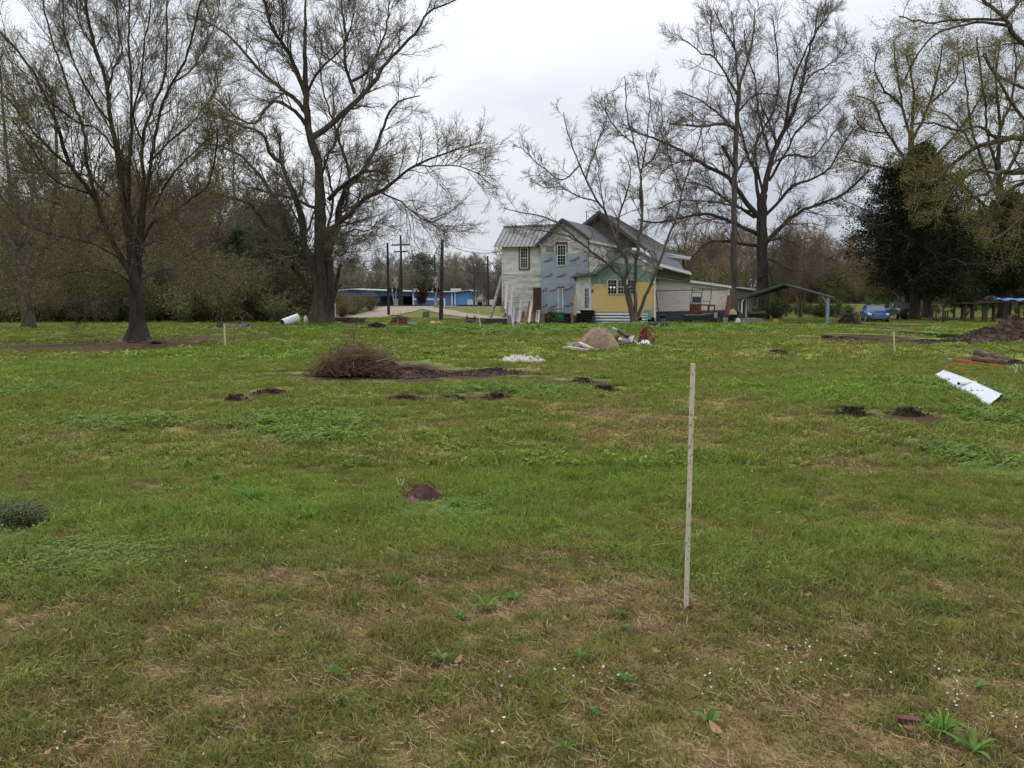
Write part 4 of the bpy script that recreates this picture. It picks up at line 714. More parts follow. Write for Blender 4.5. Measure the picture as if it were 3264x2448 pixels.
def wall(name, pl, pts, th, m, parent, down=True, off=0.0, **k):
    "wall panel from pixel polygon on a vertical plane, thickness away from the camera"
    v = [on(pl, *p, off) for p in pts]; return MB().poly(v, nv(pl) * th).build(name, m, parent, **k)
def boards(pl, pts, pitch, m, parent, name='siding', single=True, lap=.032, off=0.02, z0=None, seed=0):
    "lap boards clipped to a polygon on the wall plane"
    v = [on(pl, *p) for p in pts]; e = Vector((pl[3], -pl[2], 0)); o = Vector((pl[0], pl[1], 0)); q = [((p - o).dot(e), p.z) for p in v]; zs = [b for a, b in q]; z = z0 if z0 is not None else min(zs); n = nv(pl); mb = MB(); rg = random.Random(seed)
    def span(zz):
        xs = []
        for i in range(len(q)):
            (a, b), (c, d) = q[i], q[(i + 1) % len(q)]
            if (b - zz) * (d - zz) < 0: xs.append(a + (c - a) * (zz - b) / (d - b))
        return (min(xs), max(xs)) if len(xs) >= 2 else None
    while z < max(zs) - .02:
        top = min(z + pitch, max(zs) - .004); s1 = span(z + .012); s2 = span(top - .008) or s1; s1 = s1 or s2
        if s1:
            b = MB() if single else mb; j = rg.uniform(-.002, .002); f = -(off + lap + j); g = -(off)
            A = [o + e * s1[0] + n * f, o + e * s1[1] + n * f, o + e * s2[1] + n * g, o + e * s2[0] + n * g]
            lo = [Vector((p.x, p.y, z + .002)) for p in A[:2]]; hi = [Vector((p.x, p.y, top + .004)) for p in A[2:]]; bk = [Vector((p.x, p.y, p.z)) + n * .018 for p in lo]; bh = [p + n * .006 for p in hi]
            b.raw([lo[0], lo[1], hi[0], hi[1], bk[0], bk[1], bh[0], bh[1]], [(0, 1, 2, 3), (0, 4, 5, 1), (1, 5, 6, 2), (2, 6, 7, 3), (3, 7, 4, 0), (4, 7, 6, 5)])
            if single: b.build(name, m, parent)
        z += pitch
    if not single: return mb.build(name, m, parent, kind='stuff')
def window(parent, pl, x0, y0, x1, y1, cols, rows, sash=1, fw=.07, trim=None, off=.05, name='window'):
    "framed window with muntins; rows per sash; pixel corners"
    a = on(pl, x0, y1, off); b = on(pl, x1, y0, off); e = Vector((pl[3], -pl[2], 0)); n = nv(pl); w = (b - a).dot(e); zb = a.z; h = b.z - zb; c = lambda u, v, d: a + e * u + Vector((0, 0, v)) - n * d
    def bar(mb, u0, v0, u1, v1, d0, d1): mb.hexa([c(u0, v0, d1), c(u1, v0, d1), c(u1, v0, d0), c(u0, v0, d0), c(u0, v1, d1), c(u1, v1, d1), c(u1, v1, d0), c(u0, v1, d0)])
    fr = MB(); bar(fr, 0, 0, fw, h, -.03, .05); bar(fr, w - fw, 0, w, h, -.03, .05); bar(fr, fw, h - fw, w - fw, h, -.03, .048); bar(fr, fw, 0, w - fw, fw, -.03, .052); fo = fr.build(name, WHITE, parent)
    bk = MB(); bar(bk, fw, fw, w - fw, h - fw, -.028, -.005); bk.build('pane', GLASS, fo)
    mn = MB(); t = .018; hs = (h - 2 * fw) / sash
    for s in range(sash):
        b0 = fw + s * hs
        for i in range(1, cols): u = fw + (w - 2 * fw) * i / cols; bar(mn, u - t / 2, b0, u + t / 2, b0 + hs, -.004, .02)
        for i in range(1, rows if not (isinstance(rows, tuple)) else rows[s]): v = b0 + hs * i / (rows if not isinstance(rows, tuple) else rows[s]); bar(mn, fw, v - t / 2, w - fw, v + t / 2, -.004, .018)
        if s: bar(mn, fw, b0 - .03, w - fw, b0 + .03, -.004, .035)
    if mn.V: mn.build('muntins', WHITE, fo)
    if trim is not None:
        tb = MB(); k = .11; bar(tb, -k, -k, -.004, h + k, -.04, .03); bar(tb, w + .004, -k, w + k, h + k, -.04, .03); bar(tb, -.002, h + .004, w + .002, h + k, -.04, .028); bar(tb, -.002, -k, w + .002, -.004, -.04, .028); tb.build('trim', trim, fo)
    return fo
def ribbed(c4, nrib, m, parent, name='roof_panel', th=.03, rib=.035, single=False):
    "metal roof from corners eaveL, eaveR, ridgeR, ridgeL with raised ribs; one object per panel when single"
    eL, eR, rR, rL = [Vector(p) for p in c4]; nr = (eR - eL).cross(rL - eL).normalized(); nr = nr if nr.z > 0 else -nr; mb = MB()
    for i in range(nrib):
        u0, u1 = i / nrib, (i + 1) / nrib; a = eL.lerp(eR, u0); b = eL.lerp(eR, u1); c = rL.lerp(rR, u1); d = rL.lerp(rR, u0); q = MB() if single else mb
        q.poly([a, b, c, d], -nr * th); w = .045; ee = (b - a).normalized() * w; q.poly([a + nr * .001, a + ee + nr * .001, d + ee + nr * .001, d + nr * .001], nr * rib)
        if single: q.build(name, m, parent)
    if not single: return mb.build(name, m, parent)
HO = on(plane(1800, 73, 22), 1800, 1031)
house = thing('farmhouse', 'patchwork old house with peeling white boards, grey wrap and yellow siding', 'house', (HO.x + 1, HO.y + 3, 0))
TH = 22
PM = plane(1800, 73, TH); PA = plane(1720, 74.2, TH); PC = plane(1960, 70.2, TH)
GP = lambda pl, px: CX and None
def ground_py(pl, px):  # pixel row where the wall plane meets the ground
    lo, hi = 970, 1100
    for _ in range(30):
        mid = (lo + hi) / 2
        if on(pl, px, mid).z > -.05: lo = mid
        else: hi = mid
    return lo
# left wing
lw = [(1600, ground_py(PA, 1600)), (1733, ground_py(PA, 1733)), (1733, 786), (1600, 788)]
wall('wall', PA, lw, .15, WOODG, house)
boards(PA, [(1600, ground_py(PA, 1600) - 8), (1733, ground_py(PA, 1733) - 8), (1733, 878), (1600, 878)], .135, PEEL2, house, single=False, seed=1)
boards(PA, [(1600, 878), (1733, 878), (1733, 786), (1600, 788)], .115, PEEL, house, single=False, seed=2)
MB().beam(on(PA, 1602, ground_py(PA, 1602), .06), on(PA, 1602, 789, .06), .13, .08).build('corner_board', PEEL, house)
n_ = nv(PA); eL = on(PA, 1573, 787.6, .45); eR = on(PA, 1752, 784.5, .45); s_ = 3.0
def back(p, s, dz): return Vector((p.x + n_.x * s, p.y + n_.y * s, p.z + dz))
rL = on((PA[0] + n_.x * 1.7, PA[1] + n_.y * 1.7, PA[2], PA[3]), 1607.6, 723); rR = rL + Vector((math.cos(R_(TH)), -math.sin(R_(TH)), 0)) * 4.6
ribbed([eL, eR, rR, rL], 13, ROOF, house, single=True)
e_ = Vector((math.cos(R_(TH)), -math.sin(R_(TH)), 0))
MB().slab([rL, rR, back(rR, 2.2, -2.0), back(rL, 2.2, -2.0)], .05).build('roof', ROOF, house); MB().beam(rL - e_ * .05 + Vector((0, 0, .05)), rR + Vector((0, 0, .05)), .22, .05).build('ridge_cap', ROOFD, house)
MB().beam(on(PA, 1590, 789, .42), on(PA, 1602, 802, .05), .07, .07).build('eave_bracket', PEEL, house)
MB().poly([on(PA, 1600, ground_py(PA, 1600)), on(PA, 1600, 788), rL + e_ * .35 - Vector((0, 0, .05)), back(on(PA, 1600, 788), 3.6, -.2), back(on(PA, 1600, ground_py(PA, 1600)), 3.6, 0)], e_ * .12).build('end_wall', PEEL, house)
window(house, PA, 1658, 789, 1684, 856, 3, (4, 3), 2, trim=BROWNT, fw=.06, off=.09)
# middle gable
gl = [(1725, ground_py(PM, 1725)), (1875, ground_py(PM, 1875)), (1875, 764), (1796, 706), (1725, 772)]
wall('wall', PM, gl, .15, WOODG, house, off=0)
boards(PM, [(1725, 812), (1875, 812), (1875, 766), (1796, 708), (1725, 773)], .125, PEEL, house, single=False, seed=3)
wr = [(1725, 998), (1875, 1000), (1875, 807), (1725, 809)]; wo = wall('house_wrap', PM, wr, .03, WRAP, house, off=.045)
# wrinkles in the wrap as real folds
wk = MB(); rg = random.Random(4)
for (x0, y0, x1, y1) in ((1803, 846, 1868, 824), (1806, 851, 1872, 834), (1726, 905, 1868, 903), (1732, 918, 1770, 960), (1770, 870, 1840, 886)):
    a, b = on(PM, x0, y0, .083), on(PM, x1, y1, .083); wk.tube([a, a.lerp(b, .35) + Vector((0, 0, .03)), a.lerp(b, .7) - Vector((0, 0, .02)), b], [.004, .014, .010, .004], 5)
wk.build('fold', WRAP, wo)
# right side wall of the middle gable
rw = lambda s, z: Vector((on(PM, 1875, 1000).x + nv(PM).x * s, on(PM, 1875, 1000).y + nv(PM).y * s, z)); ze = on(PM, 1873, 764).z
MB().hexa([rw(.16, 0), rw(12.5, 0), rw(12.5, 0) - e_ * .15, rw(.16, 0) - e_ * .15, rw(.16, ze), rw(12.5, ze), rw(12.5, ze) - e_ * .15, rw(.16, ze) - e_ * .15]).build('side_wall', CREAM, house)
for (s0, s1, za, zb) in ((4.6, 6.8, ze - 1.9, ze - .45), (6.8, 8.6, ze - 1.5, ze - .1), (1.2, 9.5, ze - 2.7, ze - 2.2)):
    MB().poly([rw(s0, za) + e_ * .012, rw(s1, za) + e_ * .012, rw(s1, zb) + e_ * .012, rw(s0, zb) + e_ * .012], e_ * .012).build('green_panel', GREENP, house)
pk = on(PM, 1792.5, 702, .5) + Vector((0, 0, .08)); gL = on(PM, 1706, 785, .5); gR = on(PM, 1873, 763, .5) + e_ * .15; D = nv(PM) * 12.6
ribbed([gR, gR + D, pk + D, pk], 16, ROOF, house, name='roof'); ribbed([gL, gL + D * .5, pk + D * .5, pk], 10, ROOF, house, name='roof')
MB().beam(gL, pk, .06, .20).beam(pk, gR, .06, .20).build('rake_board', ROOFD, house); MB().beam(gR - Vector((0, 0, .13)) - e_ * .02, gR + D - Vector((0, 0, .13)) - e_ * .02, .04, .2).build('fascia', WHITE, house)
MB().beam(on(PM, 1795, 712, .35), on(PM, 1798, 732, .1), .1, .09).build('king_post', PEEL, house); MB().beam(on(PM, 1719, 775, .3), on(PM, 1728, 792, .07), .12, .12).build('eave_bracket', PEEL, house)
wall('vent_panel', PM, [(1740, 804), (1764, 804), (1764, 783), (1740, 783)], .02, mat('grey_panel', (.30, .29, .27), var=.2, scale=6), house, off=.055)
window(house, PM, 1775.5, 780, 1805, 847, 3, (3, 3), 2, fw=.06, off=.08)
wall('window_casing', PM, [(1771, 811), (1776, 811), (1776, 779.5), (1804.5, 779.5), (1804.5, 806), (1809, 806), (1809, 771), (1771, 771)], .03, BROWNT, house, off=.062)
# printed words on the wrap
def text_mesh(s, size):
    cu = bpy.data.curves.new('print', 'FONT'); cu.body = s; cu.size = size; cu.offset = .018 * size * 1.2; cu.extrude = .001; cu.resolution_u = 3; o = bpy.data.objects.new('print', cu); COL.objects.link(o); dg = bpy.context.evaluated_depsgraph_get(); me = bpy.data.meshes.new_from_object(o.evaluated_get(dg)); bpy.data.objects.remove(o); return me
TM = text_mesh('TYPAR', .185); TV = [v.co.copy() for v in TM.vertices]; TF = [tuple(p.vertices) for p in TM.polygons]
def logo(px, py, text=True, clip0=None, clip1=None, rot=16):
    o = on(PM, px, py, .0795); n = -nv(PM); up = Vector((0, 0, 1)); ca, sa = math.cos(R_(rot)), math.sin(R_(rot)); ax = (e_ * ca + up * sa); ay = (up * ca - e_ * sa); mb = MB()
    f = lambda u, v, d=0: o + ax * u + ay * v + n * (d + .002)
    if text:
        keep = [i for i, v in enumerate(TV)]; fs = TF
        if clip0 is not None: fs = [g for g in TF if all(TV[i].x > clip0 for i in g)]
        if clip1 is not None: fs = [g for g in fs if all(TV[i].x < clip1 for i in g)]
        mb.raw([f(v.x, v.y, v.z) for v in TV], fs, 0)
    if clip1 is None:
        cx, cy, r = .70, .13, .12; k = 22
        for r0, r1 in ((.135, .095), (.066, .03)):
            a = [f(cx + r0 * math.cos(6.283 * i / k), cy + r0 * math.sin(6.283 * i / k)) for i in range(k)]; b = [f(cx + r1 * math.cos(6.283 * i / k), cy + r1 * math.sin(6.283 * i / k)) for i in range(k)]
            mb.raw(a + b, [(i, (i + 1) % k, (i + 1) % k + k, i + k) for i in range(k if r0 > .1 else int(k * .8))], 1)
        mb.raw([f(cx - .04, cy - .04), f(cx + .04, cy - .04), f(cx + .04, cy + .01), f(cx, cy + .04), f(cx - .04, cy + .01)], [(0, 1, 2, 3, 4)], 1)
    return mb.build('printed_word', [INK, REDP], wo, kind='stuff')
for px, py in ((1733, 839), (1817, 836), (1732.5, 888), (1774, 887.5), (1816, 887)): logo(px, py)
logo(1859, 836, clip1=.38)
for px, py, c in ((1715, 935, .33), (1751, 932.5, None), (1796, 929.5, None), (1717, 985.5, .33), (1752, 983.5, None), (1796, 982, None)): logo(px, py, clip0=c)
# black sheet standing in for shade under the wrapped wall, and piers
MB().poly([on(PM, 1727, 1000, .02), on(PM, 1872, 1001, .02), on(PM, 1872, ground_py(PM, 1872), .02), on(PM, 1727, ground_py(PM, 1727), .02)], -nv(PM) * .01).build('crawl_shade', SHADEV, house)
for px, w, m in ((1730, .32, 'p'), (1826, .28, 'p'), (1857, .2, 'p')): b = on(PM, px, 1029, .2); MB().box((b.x, b.y, .38), (w, .3, .86), R_(-TH)).build('pier', mat('pale_brick_pier', (.40, .30, .23), var=.35, scale=9), house)
# big rear gable
PB = plane(1930, 79.5, TH)
bg = [(1866, 775), (2030, 790), (2030, 776), (1912, 686), (1862, 722)]; wall('rear_gable_wall', PB, bg, .15, WOODG, house)
boards(PB, [(1866, 782), (2028, 790), (2028, 777), (1912, 688), (1864, 722)], .16, mat('old_grey_clapboard', (.15, .135, .105), var=.45, scale=2, stretch=(1, 1, 4)), house, single=False, seed=5)
pb = on(PB, 1909, 677, .7); bL = on(PB, 1855, 721, .7); bR = on(PB, 2040, 782, .7); DB = nv(PB) * 5.5; bR2 = on(PB, 2060, 797, .7)
ribbed([bR2, bR2 + DB * 1.9 + e_ * .8, pb + DB, pb], 12, mat('dark_grey_roof', (.19, .185, .18), var=.2, scale=1.2, rough=.55, metal=.2), house, name='roof'); ribbed([bL, bL + DB, pb + DB, pb], 6, ROOF, house, name='roof')
MB().beam(bL, pb, .07, .26).beam(pb, bR2, .07, .26).build('rake_board', ROOFD, house); MB().beam(on(PB, 1912, 690, .3), on(PB, 2032, 781, .3), .07, .16).beam(on(PB, 1908, 690, .3), on(PB, 1868, 722, .3), .06, .12).build('rafter', ORANGE, house)
MB().tube([(lambda p: p)(on(PB, 1870, 712, -1)), on(PB, 1869, 672, -1)], .03, 6).build('vent_pipe', mat('dark_pipe', (.05, .055, .07)), house)
# lower rear roofs to the right
q = lambda px, py, off: on(PB, px, py, off)
MB().slab([q(2048, 782, -.6), q(2150, 815, -.6), q(2182, 860, .4), q(2100, 845, .6)], .06).build('porch_roof', mat('slate_grey_roof', (.155, .16, .17), var=.25, scale=1.4, rough=.6), house)
MB().slab([q(2120, 806, -1.5), q(2204, 818, -1.5), q(2200, 826, -.2), q(2118, 818, -.2)], .1).build('broken_eave', ROOFL, house); MB().beam(q(2178, 822, -.8), q(2178, 864, -.8), .14, .14).build('porch_post', DWOOD, house)
# yellow wing
GB = lambda px: ground_py(PC, px)
yw = [(1834, 1012), (2087, 1012), (2087, 884), (1997, 795), (1900, 868), (1834, 884)]; wall('wall', PC, yw, .15, GREENP, house)
boards(PC, [(1885, 1008), (2086, 1010), (2086, 897), (2031, 897), (2031, 893), (1934, 893), (1934, 908), (1885, 908)][:2] + [(2086, 897), (1885, 907)], .1335, YEL, house, name='siding_board', off=.03, seed=6, lap=.06)
boards(PC, [(1950, 838), (2072, 845), (1997, 797)], .125, PEEL, house, single=False, off=.022, seed=7)
wall('white_panel', PC, [(1835, 1000), (1884, 1000), (1884, 874), (1835, 882)], .02, CREAM, house, off=.03); wall('white_panel', PC, [(2046, 864), (2084, 864), (2084, 850), (2046, 838)], .02, CREAM, house, off=.03)
MB().beam(on(PC, 1884, 1000, .06), on(PC, 1884, 908, .06), .11, .05).build('corner_board', CREAM, house); MB().beam(on(PC, 2087, 1014, .07), on(PC, 2087, 880, .07), .13, .1).build('corner_board', WHITE, house)
p_ = on(PC, 1997.5, 793, .45); yR = on(PC, 2112, 858, .45); yL = on(PC, 1896, 870, .45); DY = nv(PC) * 4.2
ribbed([yL, yL + DY, p_ + DY, p_], 9, ROOF, house, name='roof'); ribbed([yR, yR + DY * 1.2, p_ + DY, p_], 9, ROOF, house, name='roof'); MB().beam(yL, p_, .05, .17).beam(p_, yR, .05, .17).build('rake_board', mat('grey_rake', (.27, .26, .25), var=.2), house)
MB().slab([p_ + DY * .55 + Vector((0, 0, .06)), yR + DY * .5 + Vector((0, 0, .09)) - e_ * .8, yR + DY * .68 + Vector((0, 0, .10)) - e_ * .8, p_ + DY * .85 + Vector((0, 0, .07))], .02).build('flashing', FLASH, house)
MB().slab([on(PC, 2088, 845, .3), on(PC, 2206, 876, .3), on(PC, 2200, 866, -2.5), on(PC, 2100, 838, -2.5)], .05).build('side_canopy', ROOFL, house); wall('canopy_wall', PC, [(2092, 884), (2200, 900), (2200, 878), (2092, 852)], .1, WOODG, house, off=-.4)
MB().slab([on(PC, 1826, 882, .45), on(PC, 1900, 872, .45), on(PC, 1900, 868, -.8), on(PC, 1832, 874, -.8)], .09).build('door_canopy', ROOFD, house); wall('broken_soffit', PC, [(1824, 884), (1834, 884), (1834, 896), (1828, 890)], .3, RUSTB, house, off=.3)
window(house, PC, 1936, 891, 1968, 938.5, 3, (2, 2), 2, fw=.05, off=.10); window(house, PC, 1968.2, 891, 1999, 938.5, 3, (2, 3), 2, fw=.05, off=.10); window(house, PC, 1999.2, 891, 2031, 938.5, 3, (2, 2), 2, fw=.05, off=.10)
lm = bpy.data.materials.new('lit_lamp'); lm.use_nodes = True; lb = lm.node_tree.nodes['Principled BSDF']; lb.inputs['Emission Color'].default_value = (1, .55, .3, 1); lb.inputs['Emission Strength'].default_value = 1.6
for px in (1947, 1958): c = on(PC, px, 917, .12); MB().blob(c, (.05, .03, .05), 1, 8, 5, 0).build('ceiling_lamp', lm, house)
# french door
dp = window(house, PC, 1857, 912, 1884, 989, 3, 5, 1, fw=.17, off=.07, name='glass_door'); MB().beam(on(PC, 1855, 991, .07), on(PC, 1855, 909, .07), .07, .06).beam(on(PC, 1886, 991, .07), on(PC, 1886, 909, .07), .07, .06).beam(on(PC, 1854, 909.5, .072), on(PC, 1887, 909.5, .072), .06, .08).build('door_frame', WHITE, house)
MB().blob(on(PC, 1888, 927, .14), (.07, .07, .13), 2, 8, 6, .1).build('wall_lamp', BROWNT, house)
MB().box(on(PC, 1878, 955, .1), (.03, .06, .12), R_(-TH)).build('door_handle', mat('dull_brass', (.2, .15, .08), metal=.8, rough=.4), house)
# beige extension
PD = plane(2200, 74.5, 6)
bw = [(2090, 1028), (2326, 1026), (2326, 918), (2090, 882)]; wall('extension_wall', PD, bw, .15, CREAM, house)
wall('base_board', PD, [(2090, 1030), (2325, 1028), (2325, 1010), (2090, 1012)], .03, GREYB, house, off=.03); wall('base_board', PD, [(2090, 1011), (2325, 1009), (2325, 990), (2090, 993)], .03, GREYB, house, off=.045)
boards(PD, [(2092, 992), (2318, 989), (2318, 924), (2092, 928)], .136, BEI, house, name='siding_board', off=.03, seed=8, lap=.06)
for x_, a_, b_, w_ in ((2089, 1025, 884, .12), (2319, 990, 922, .07), (2200, 988, 938, .06), (2243, 988, 938, .06)): MB().beam(on(PD, x_, a_, .08), on(PD, x_, b_, .08), w_, .07).build('corner_board', CREAM, house)
MB().slab([on(PD, 2086, 881, .35), on(PD, 2332, 915, .35), on(PD, 2332, 911, -4), on(PD, 2086, 877, -4)], .09).build('roof', ROOFL, house); MB().beam(on(PD, 2087, 882.5, .36), on(PD, 2331, 916, .36), .03, .1).build('fascia', PEEL, house)
MB().beam(on(PD, 2092, 926.5, .06), on(PD, 2318, 922.5, .06), .05, .04).build('trim_strip', BROWNT, house); MB().blob(on(PD, 2095, 894, .03), (.08, .04, .08), 1, 8, 5, 0).build('vent_hole_shade', SHADEV, house)  # black blob stands in for the darkness inside the vent
fo = window(house, PD, 2204, 944, 2236, 967, 1, 1, 1, fw=.05, off=.12)
PE = plane(2400, 80, 6); wall('rear_shed_wall', PE, [(2328, 1015), (2400, 1015), (2400, 925), (2328, 917)], .1, WOODG, house); MB().slab([on(PE, 2346, 916, .3), on(PE, 2408, 924, .3), on(PE, 2408, 921, -3), on(PE, 2346, 913, -3)], .07).build('shed_roof', ROOFL, house)
# corrugated skirting sheets along the yellow wing
def corrugated(a, b, h, m, parent, name='metal_sheet', waves=5, amp=.03):
    a = Vector(a); b = Vector(b); n = Vector(((b - a).y, -(b - a).x, 0)).normalized(); K = waves * 6; mb = MB(); vs = []
    for k in range(K + 1):
        z = h * k / K; d = n * amp * math.sin(6.283 * waves * k / K); vs += [a + d + Vector((0, 0, z)), b + d + Vector((0, 0, z))]
    mb.raw(vs, [(2 * k, 2 * k + 1, 2 * k + 3, 2 * k + 2) for k in range(K)]); return mb.build(name, m, parent, smooth=True)
PS = plane(1960, 69.7, TH); a = on(PS, 1884, 996); b = on(PS, 2012, 996); a.z = b.z = 0.02; corrugated(a, b, .86, GALV, house, waves=4, amp=.035); a = on(PS, 2046, 996); b = on(PS, 2065, 996); a.z = b.z = .12; corrugated(a, b, .75, GALV, house, waves=4)
MB().poly([on(PC, 1886, 1000, -.16), on(PC, 2086, 1006, -.16), on(PC, 2086, GB(2086), -.16), on(PC, 1886, GB(1886), -.16)], nv(PC) * .02).build('crawl_shade', SHADEV, house)  # black sheet painted in for the shade beneath the wing
wall('blue_panel', PC, [(2054, 1018), (2076, 1018), (2076, 986), (2054, 986)], .03, mat('blue_board', (.23, .42, .52), var=.15), house, off=.18)
# back stairs of dark wood
st = thing('back_steps', 'dark wooden steps rising to the glazed white door', 'steps', tuple(on(PC, 1868, 1025, 1)[:2]) + (0,))
for k in range(6):
    z = 1.02 - k * .17; w = .62 + .02 * k; c = on(PC, 1868 - 1.5 * k, 1000, .42 + .27 * k); MB().box((c.x, c.y, z), (1.22 + .05 * k, .34, .05), R_(-TH)).build('tread', DWOOD, st); MB().box((c.x + nv(PC).x * .05, c.y + nv(PC).y * .05, z - .1), (1.16 + .05 * k, .03, .15), R_(-TH)).build('riser', mat('very_dark_wood', (.03, .018, .014), var=.4), st)
for s in (-.64, .64):
    a = on(PC, 1868, 1000, .3) + e_ * s; b = on(PC, 1860, 1000, 1.95) + e_ * s; MB().beam((a.x, a.y, .9), (b.x, b.y, .08), .05, .28).build('stringer', DWOOD, st)
# ---------------------------------------------------------------- road, tracks, far buildings, poles
def ribbon(name, pts, m, lift, n=40, kind='structure', sub=5):
    "strip following the terrain; pts = (px left, px right, Y)"
    L = []
    pts = [(GY(a, Y)[0], GY(b, Y)[0], Y) for a, b, Y in pts]; P0 = np.array(pts); t = np.linspace(0, len(pts) - 1, n); mb = MB(); vs = []
    for q in t:
        a, b, Y = [np.interp(q, range(len(pts)), P0[:, k]) for k in range(3)]
        for k in range(sub + 1): x = a + (b - a) * k / sub; x += 0.12 * math.sin(q * 9 + k * 2.1) * (k in (0, sub)); vs.append((x, Y, float(Hs(x, Y)) + lift))
    mb.raw(vs, [(i * (sub + 1) + k, i * (sub + 1) + k + 1, (i + 1) * (sub + 1) + k + 1, (i + 1) * (sub + 1) + k) for i in range(n - 1) for k in range(sub)])
    return mb.build(name, m, None, loc=(0, 0, 0), kind=kind)
GRAV = mat('tan_gravel', (.29, .235, .185), col2=(.22, .175, .135), scale=1.5, rough=.95, bump=.6, bscale=30); ASPH = mat('grey_asphalt', (.22, .22, .235), col2=(.17, .17, .18), scale=2, rough=.9)
ribbon('gravel_road', [(1040, 1150, 97), (1085, 1215, 102), (1150, 1290, 108), (1200, 1345, 114), (1235, 1372, 121), (1245, 1350, 130)], GRAV, .035)
ribbon('gravel_road', [(1290, 1350, 121), (1330, 1400, 116), (1385, 1470, 110), (1450, 1560, 104), (1500, 1640, 100), (1530, 1700, 97)], GRAV, .055)
ribbon('road', [(1355, 1450, 118), (1375, 1460, 121), (1350, 1440, 126), (1340, 1420, 134)], ASPH, .075)
ribbon('dirt_drive', [(2600, 2700, 88), (2630, 2760, 92), (2560, 2700, 95)], mat('pale_dirt', (.22, .17, .125), var=.4, scale=2), .02)
# railway
rl = thing('railway_track', 'rails on the low gravel bank running behind the whole yard', 'railway', (10, 124, 1.2)); steel = mat('dark_rail', (.05, .042, .038), rough=.7)
for Y in (123.6, 125.1):
    mb = MB(); xs = np.linspace(-60, 110, 60)
    for a, b in zip(xs[:-1], xs[1:]): mb.beam((a, Y, float(Hs(a, Y)) + .12), (b, Y, float(Hs(b, Y)) + .12), .08, .17)
    mb.build('rail', steel, rl)
mb = MB()
for x in np.arange(-50, 90, .62): mb.box((x, 124.35, float(Hs(x, 124.35)) + .02), (.24, 2.6, .14))
mb.build('sleepers', DWOOD, rl, kind='stuff')
# blue industrial building
BLUE = mat('blue_sheet_wall', (.13, .32, .66), col2=(.10, .26, .56), scale=.5, rough=.55); BL2 = mat('dark_blue_band', (.03, .08, .22), rough=.6); PALE = mat('pale_roof_sheet', (.50, .49, .47), col2=(.38, .37, .35), scale=.3, rough=.6)
YB = 205
def X(px, Y=YB): return (px - CX) / FPX * Y
def Z(py, Y=YB): return 1.6 + ray(CX, py)[1] * Y
bb = thing('blue_building', 'long low bright blue metal building with a pale roof beyond the railway', 'building', (X(1420), YB + 6, 0))
xs = [(1082, 926.5, 942, 206), (1150, 923, 943, 206), (1220, 926, 943, 206), (1321, 929, 944, 206)]
for (a, t0, b0, Y0), (c, t1, b1, Y1) in zip(xs[:-1], xs[1:]): MB().poly([(X(a), Y0, Z(b0)), (X(c), Y1, Z(b1)), (X(c), Y1, Z(t1)), (X(a), Y0, Z(t0))], (0, .4, 0)).build('canopy_band', BLUE, bb)
MB().poly([(X(1100), 212, 0), (X(1321), 212, 0), (X(1321), 212, Z(935)), (X(1100), 212, Z(935))], (0, .3, 0)).build('recessed_wall', BL2, bb)
MB().poly([(X(1321), YB, 0), (X(1452), YB, 0), (X(1452), YB, Z(931)), (X(1321), YB, Z(931))], (0, 14, 0)).build('wall', BLUE, bb); MB().poly([(X(1452), YB - .6, 0), (X(1515), YB - .6, 0), (X(1515), YB - .6, Z(931)), (X(1488), YB - .6, Z(927)), (X(1452), YB - .6, Z(931))], (0, 14, 0)).build('end_block', BLUE, bb)
for px in (1442, 1452, 1514.5, 1320): MB().beam((X(px), YB - .8, 0), (X(px), YB - .8, Z(932)), .28, .2).build('downpipe', WHITE, bb)
for (a, ya, b, yb) in ((1080, 926, 1125, 922), (1125, 922, 1240, 926.5), (1240, 926.5, 1370, 931), (1370, 931, 1460, 929.5), (1460, 929.5, 1490, 925), (1490, 925, 1536, 931.5)):
    MB().hexa([(X(a), YB - 1.6, Z(ya + 1.5)), (X(b), YB - 1.6, Z(yb + 1.5)), (X(b), YB + 14, Z(yb - 3)), (X(a), YB + 14, Z(ya - 3)), (X(a), YB - 1.6, Z(ya - 1)), (X(b), YB - 1.6, Z(yb - 1)), (X(b), YB + 14, Z(yb - 5)), (X(a), YB + 14, Z(ya - 5))]).build('roof', PALE, bb)
for px, w in ((1315, 24), (1378, 24), (1444, 34)): MB().box((X(px), YB + 12, Z(921)), (w / FPX * YB, 2, .55)).build('roof_vent', PALE, bb)
MB().box((X(1332), YB + 10, Z(921)), (.5, .5, .9)).box((X(1335), YB + 10, Z(920)), (1.6, .4, .4)).build('roof_unit', mat('red_brown_unit', (.25, .05, .06)), bb)
for (a, b, py) in ((1321, 1385, 954), (1385, 1420, 954)): MB().box(((X(a) + X(b)) / 2, YB - 1, Z(py)), (X(b) - X(a), .15, .35)).build('gate_bar', WHITE, bb)
for px in (1390, 1420): MB().box((X(px), YB - 1, Z(964)), (.25, .15, 1.6)).build('gate_post', WHITE, bb)
MB().box((X(1300), 211.8, Z(956)), (5, .2, 2.8)).build('dark_door', DARKR, bb)
# small white house beside it
wh = thing('small_white_house', 'tiny white house seen to the right of the blue building', 'house', (X(1534, 180), 182, .2)); MB().box((X(1534, 180), 182, 1.1), (5.2, 4, 2.2)).build('wall', WHITE, wh)
MB().poly([(X(1514, 180), 179.6, 2.1), (X(1550, 180), 179.6, 2.1), (X(1537, 180), 179.6, 3.4)], (0, 4.8, 0)).build('roof', PALE, wh); MB().box((X(1530, 180), 179.9, 1.3), (.9, .1, .9)).build('window', DARKR, wh)
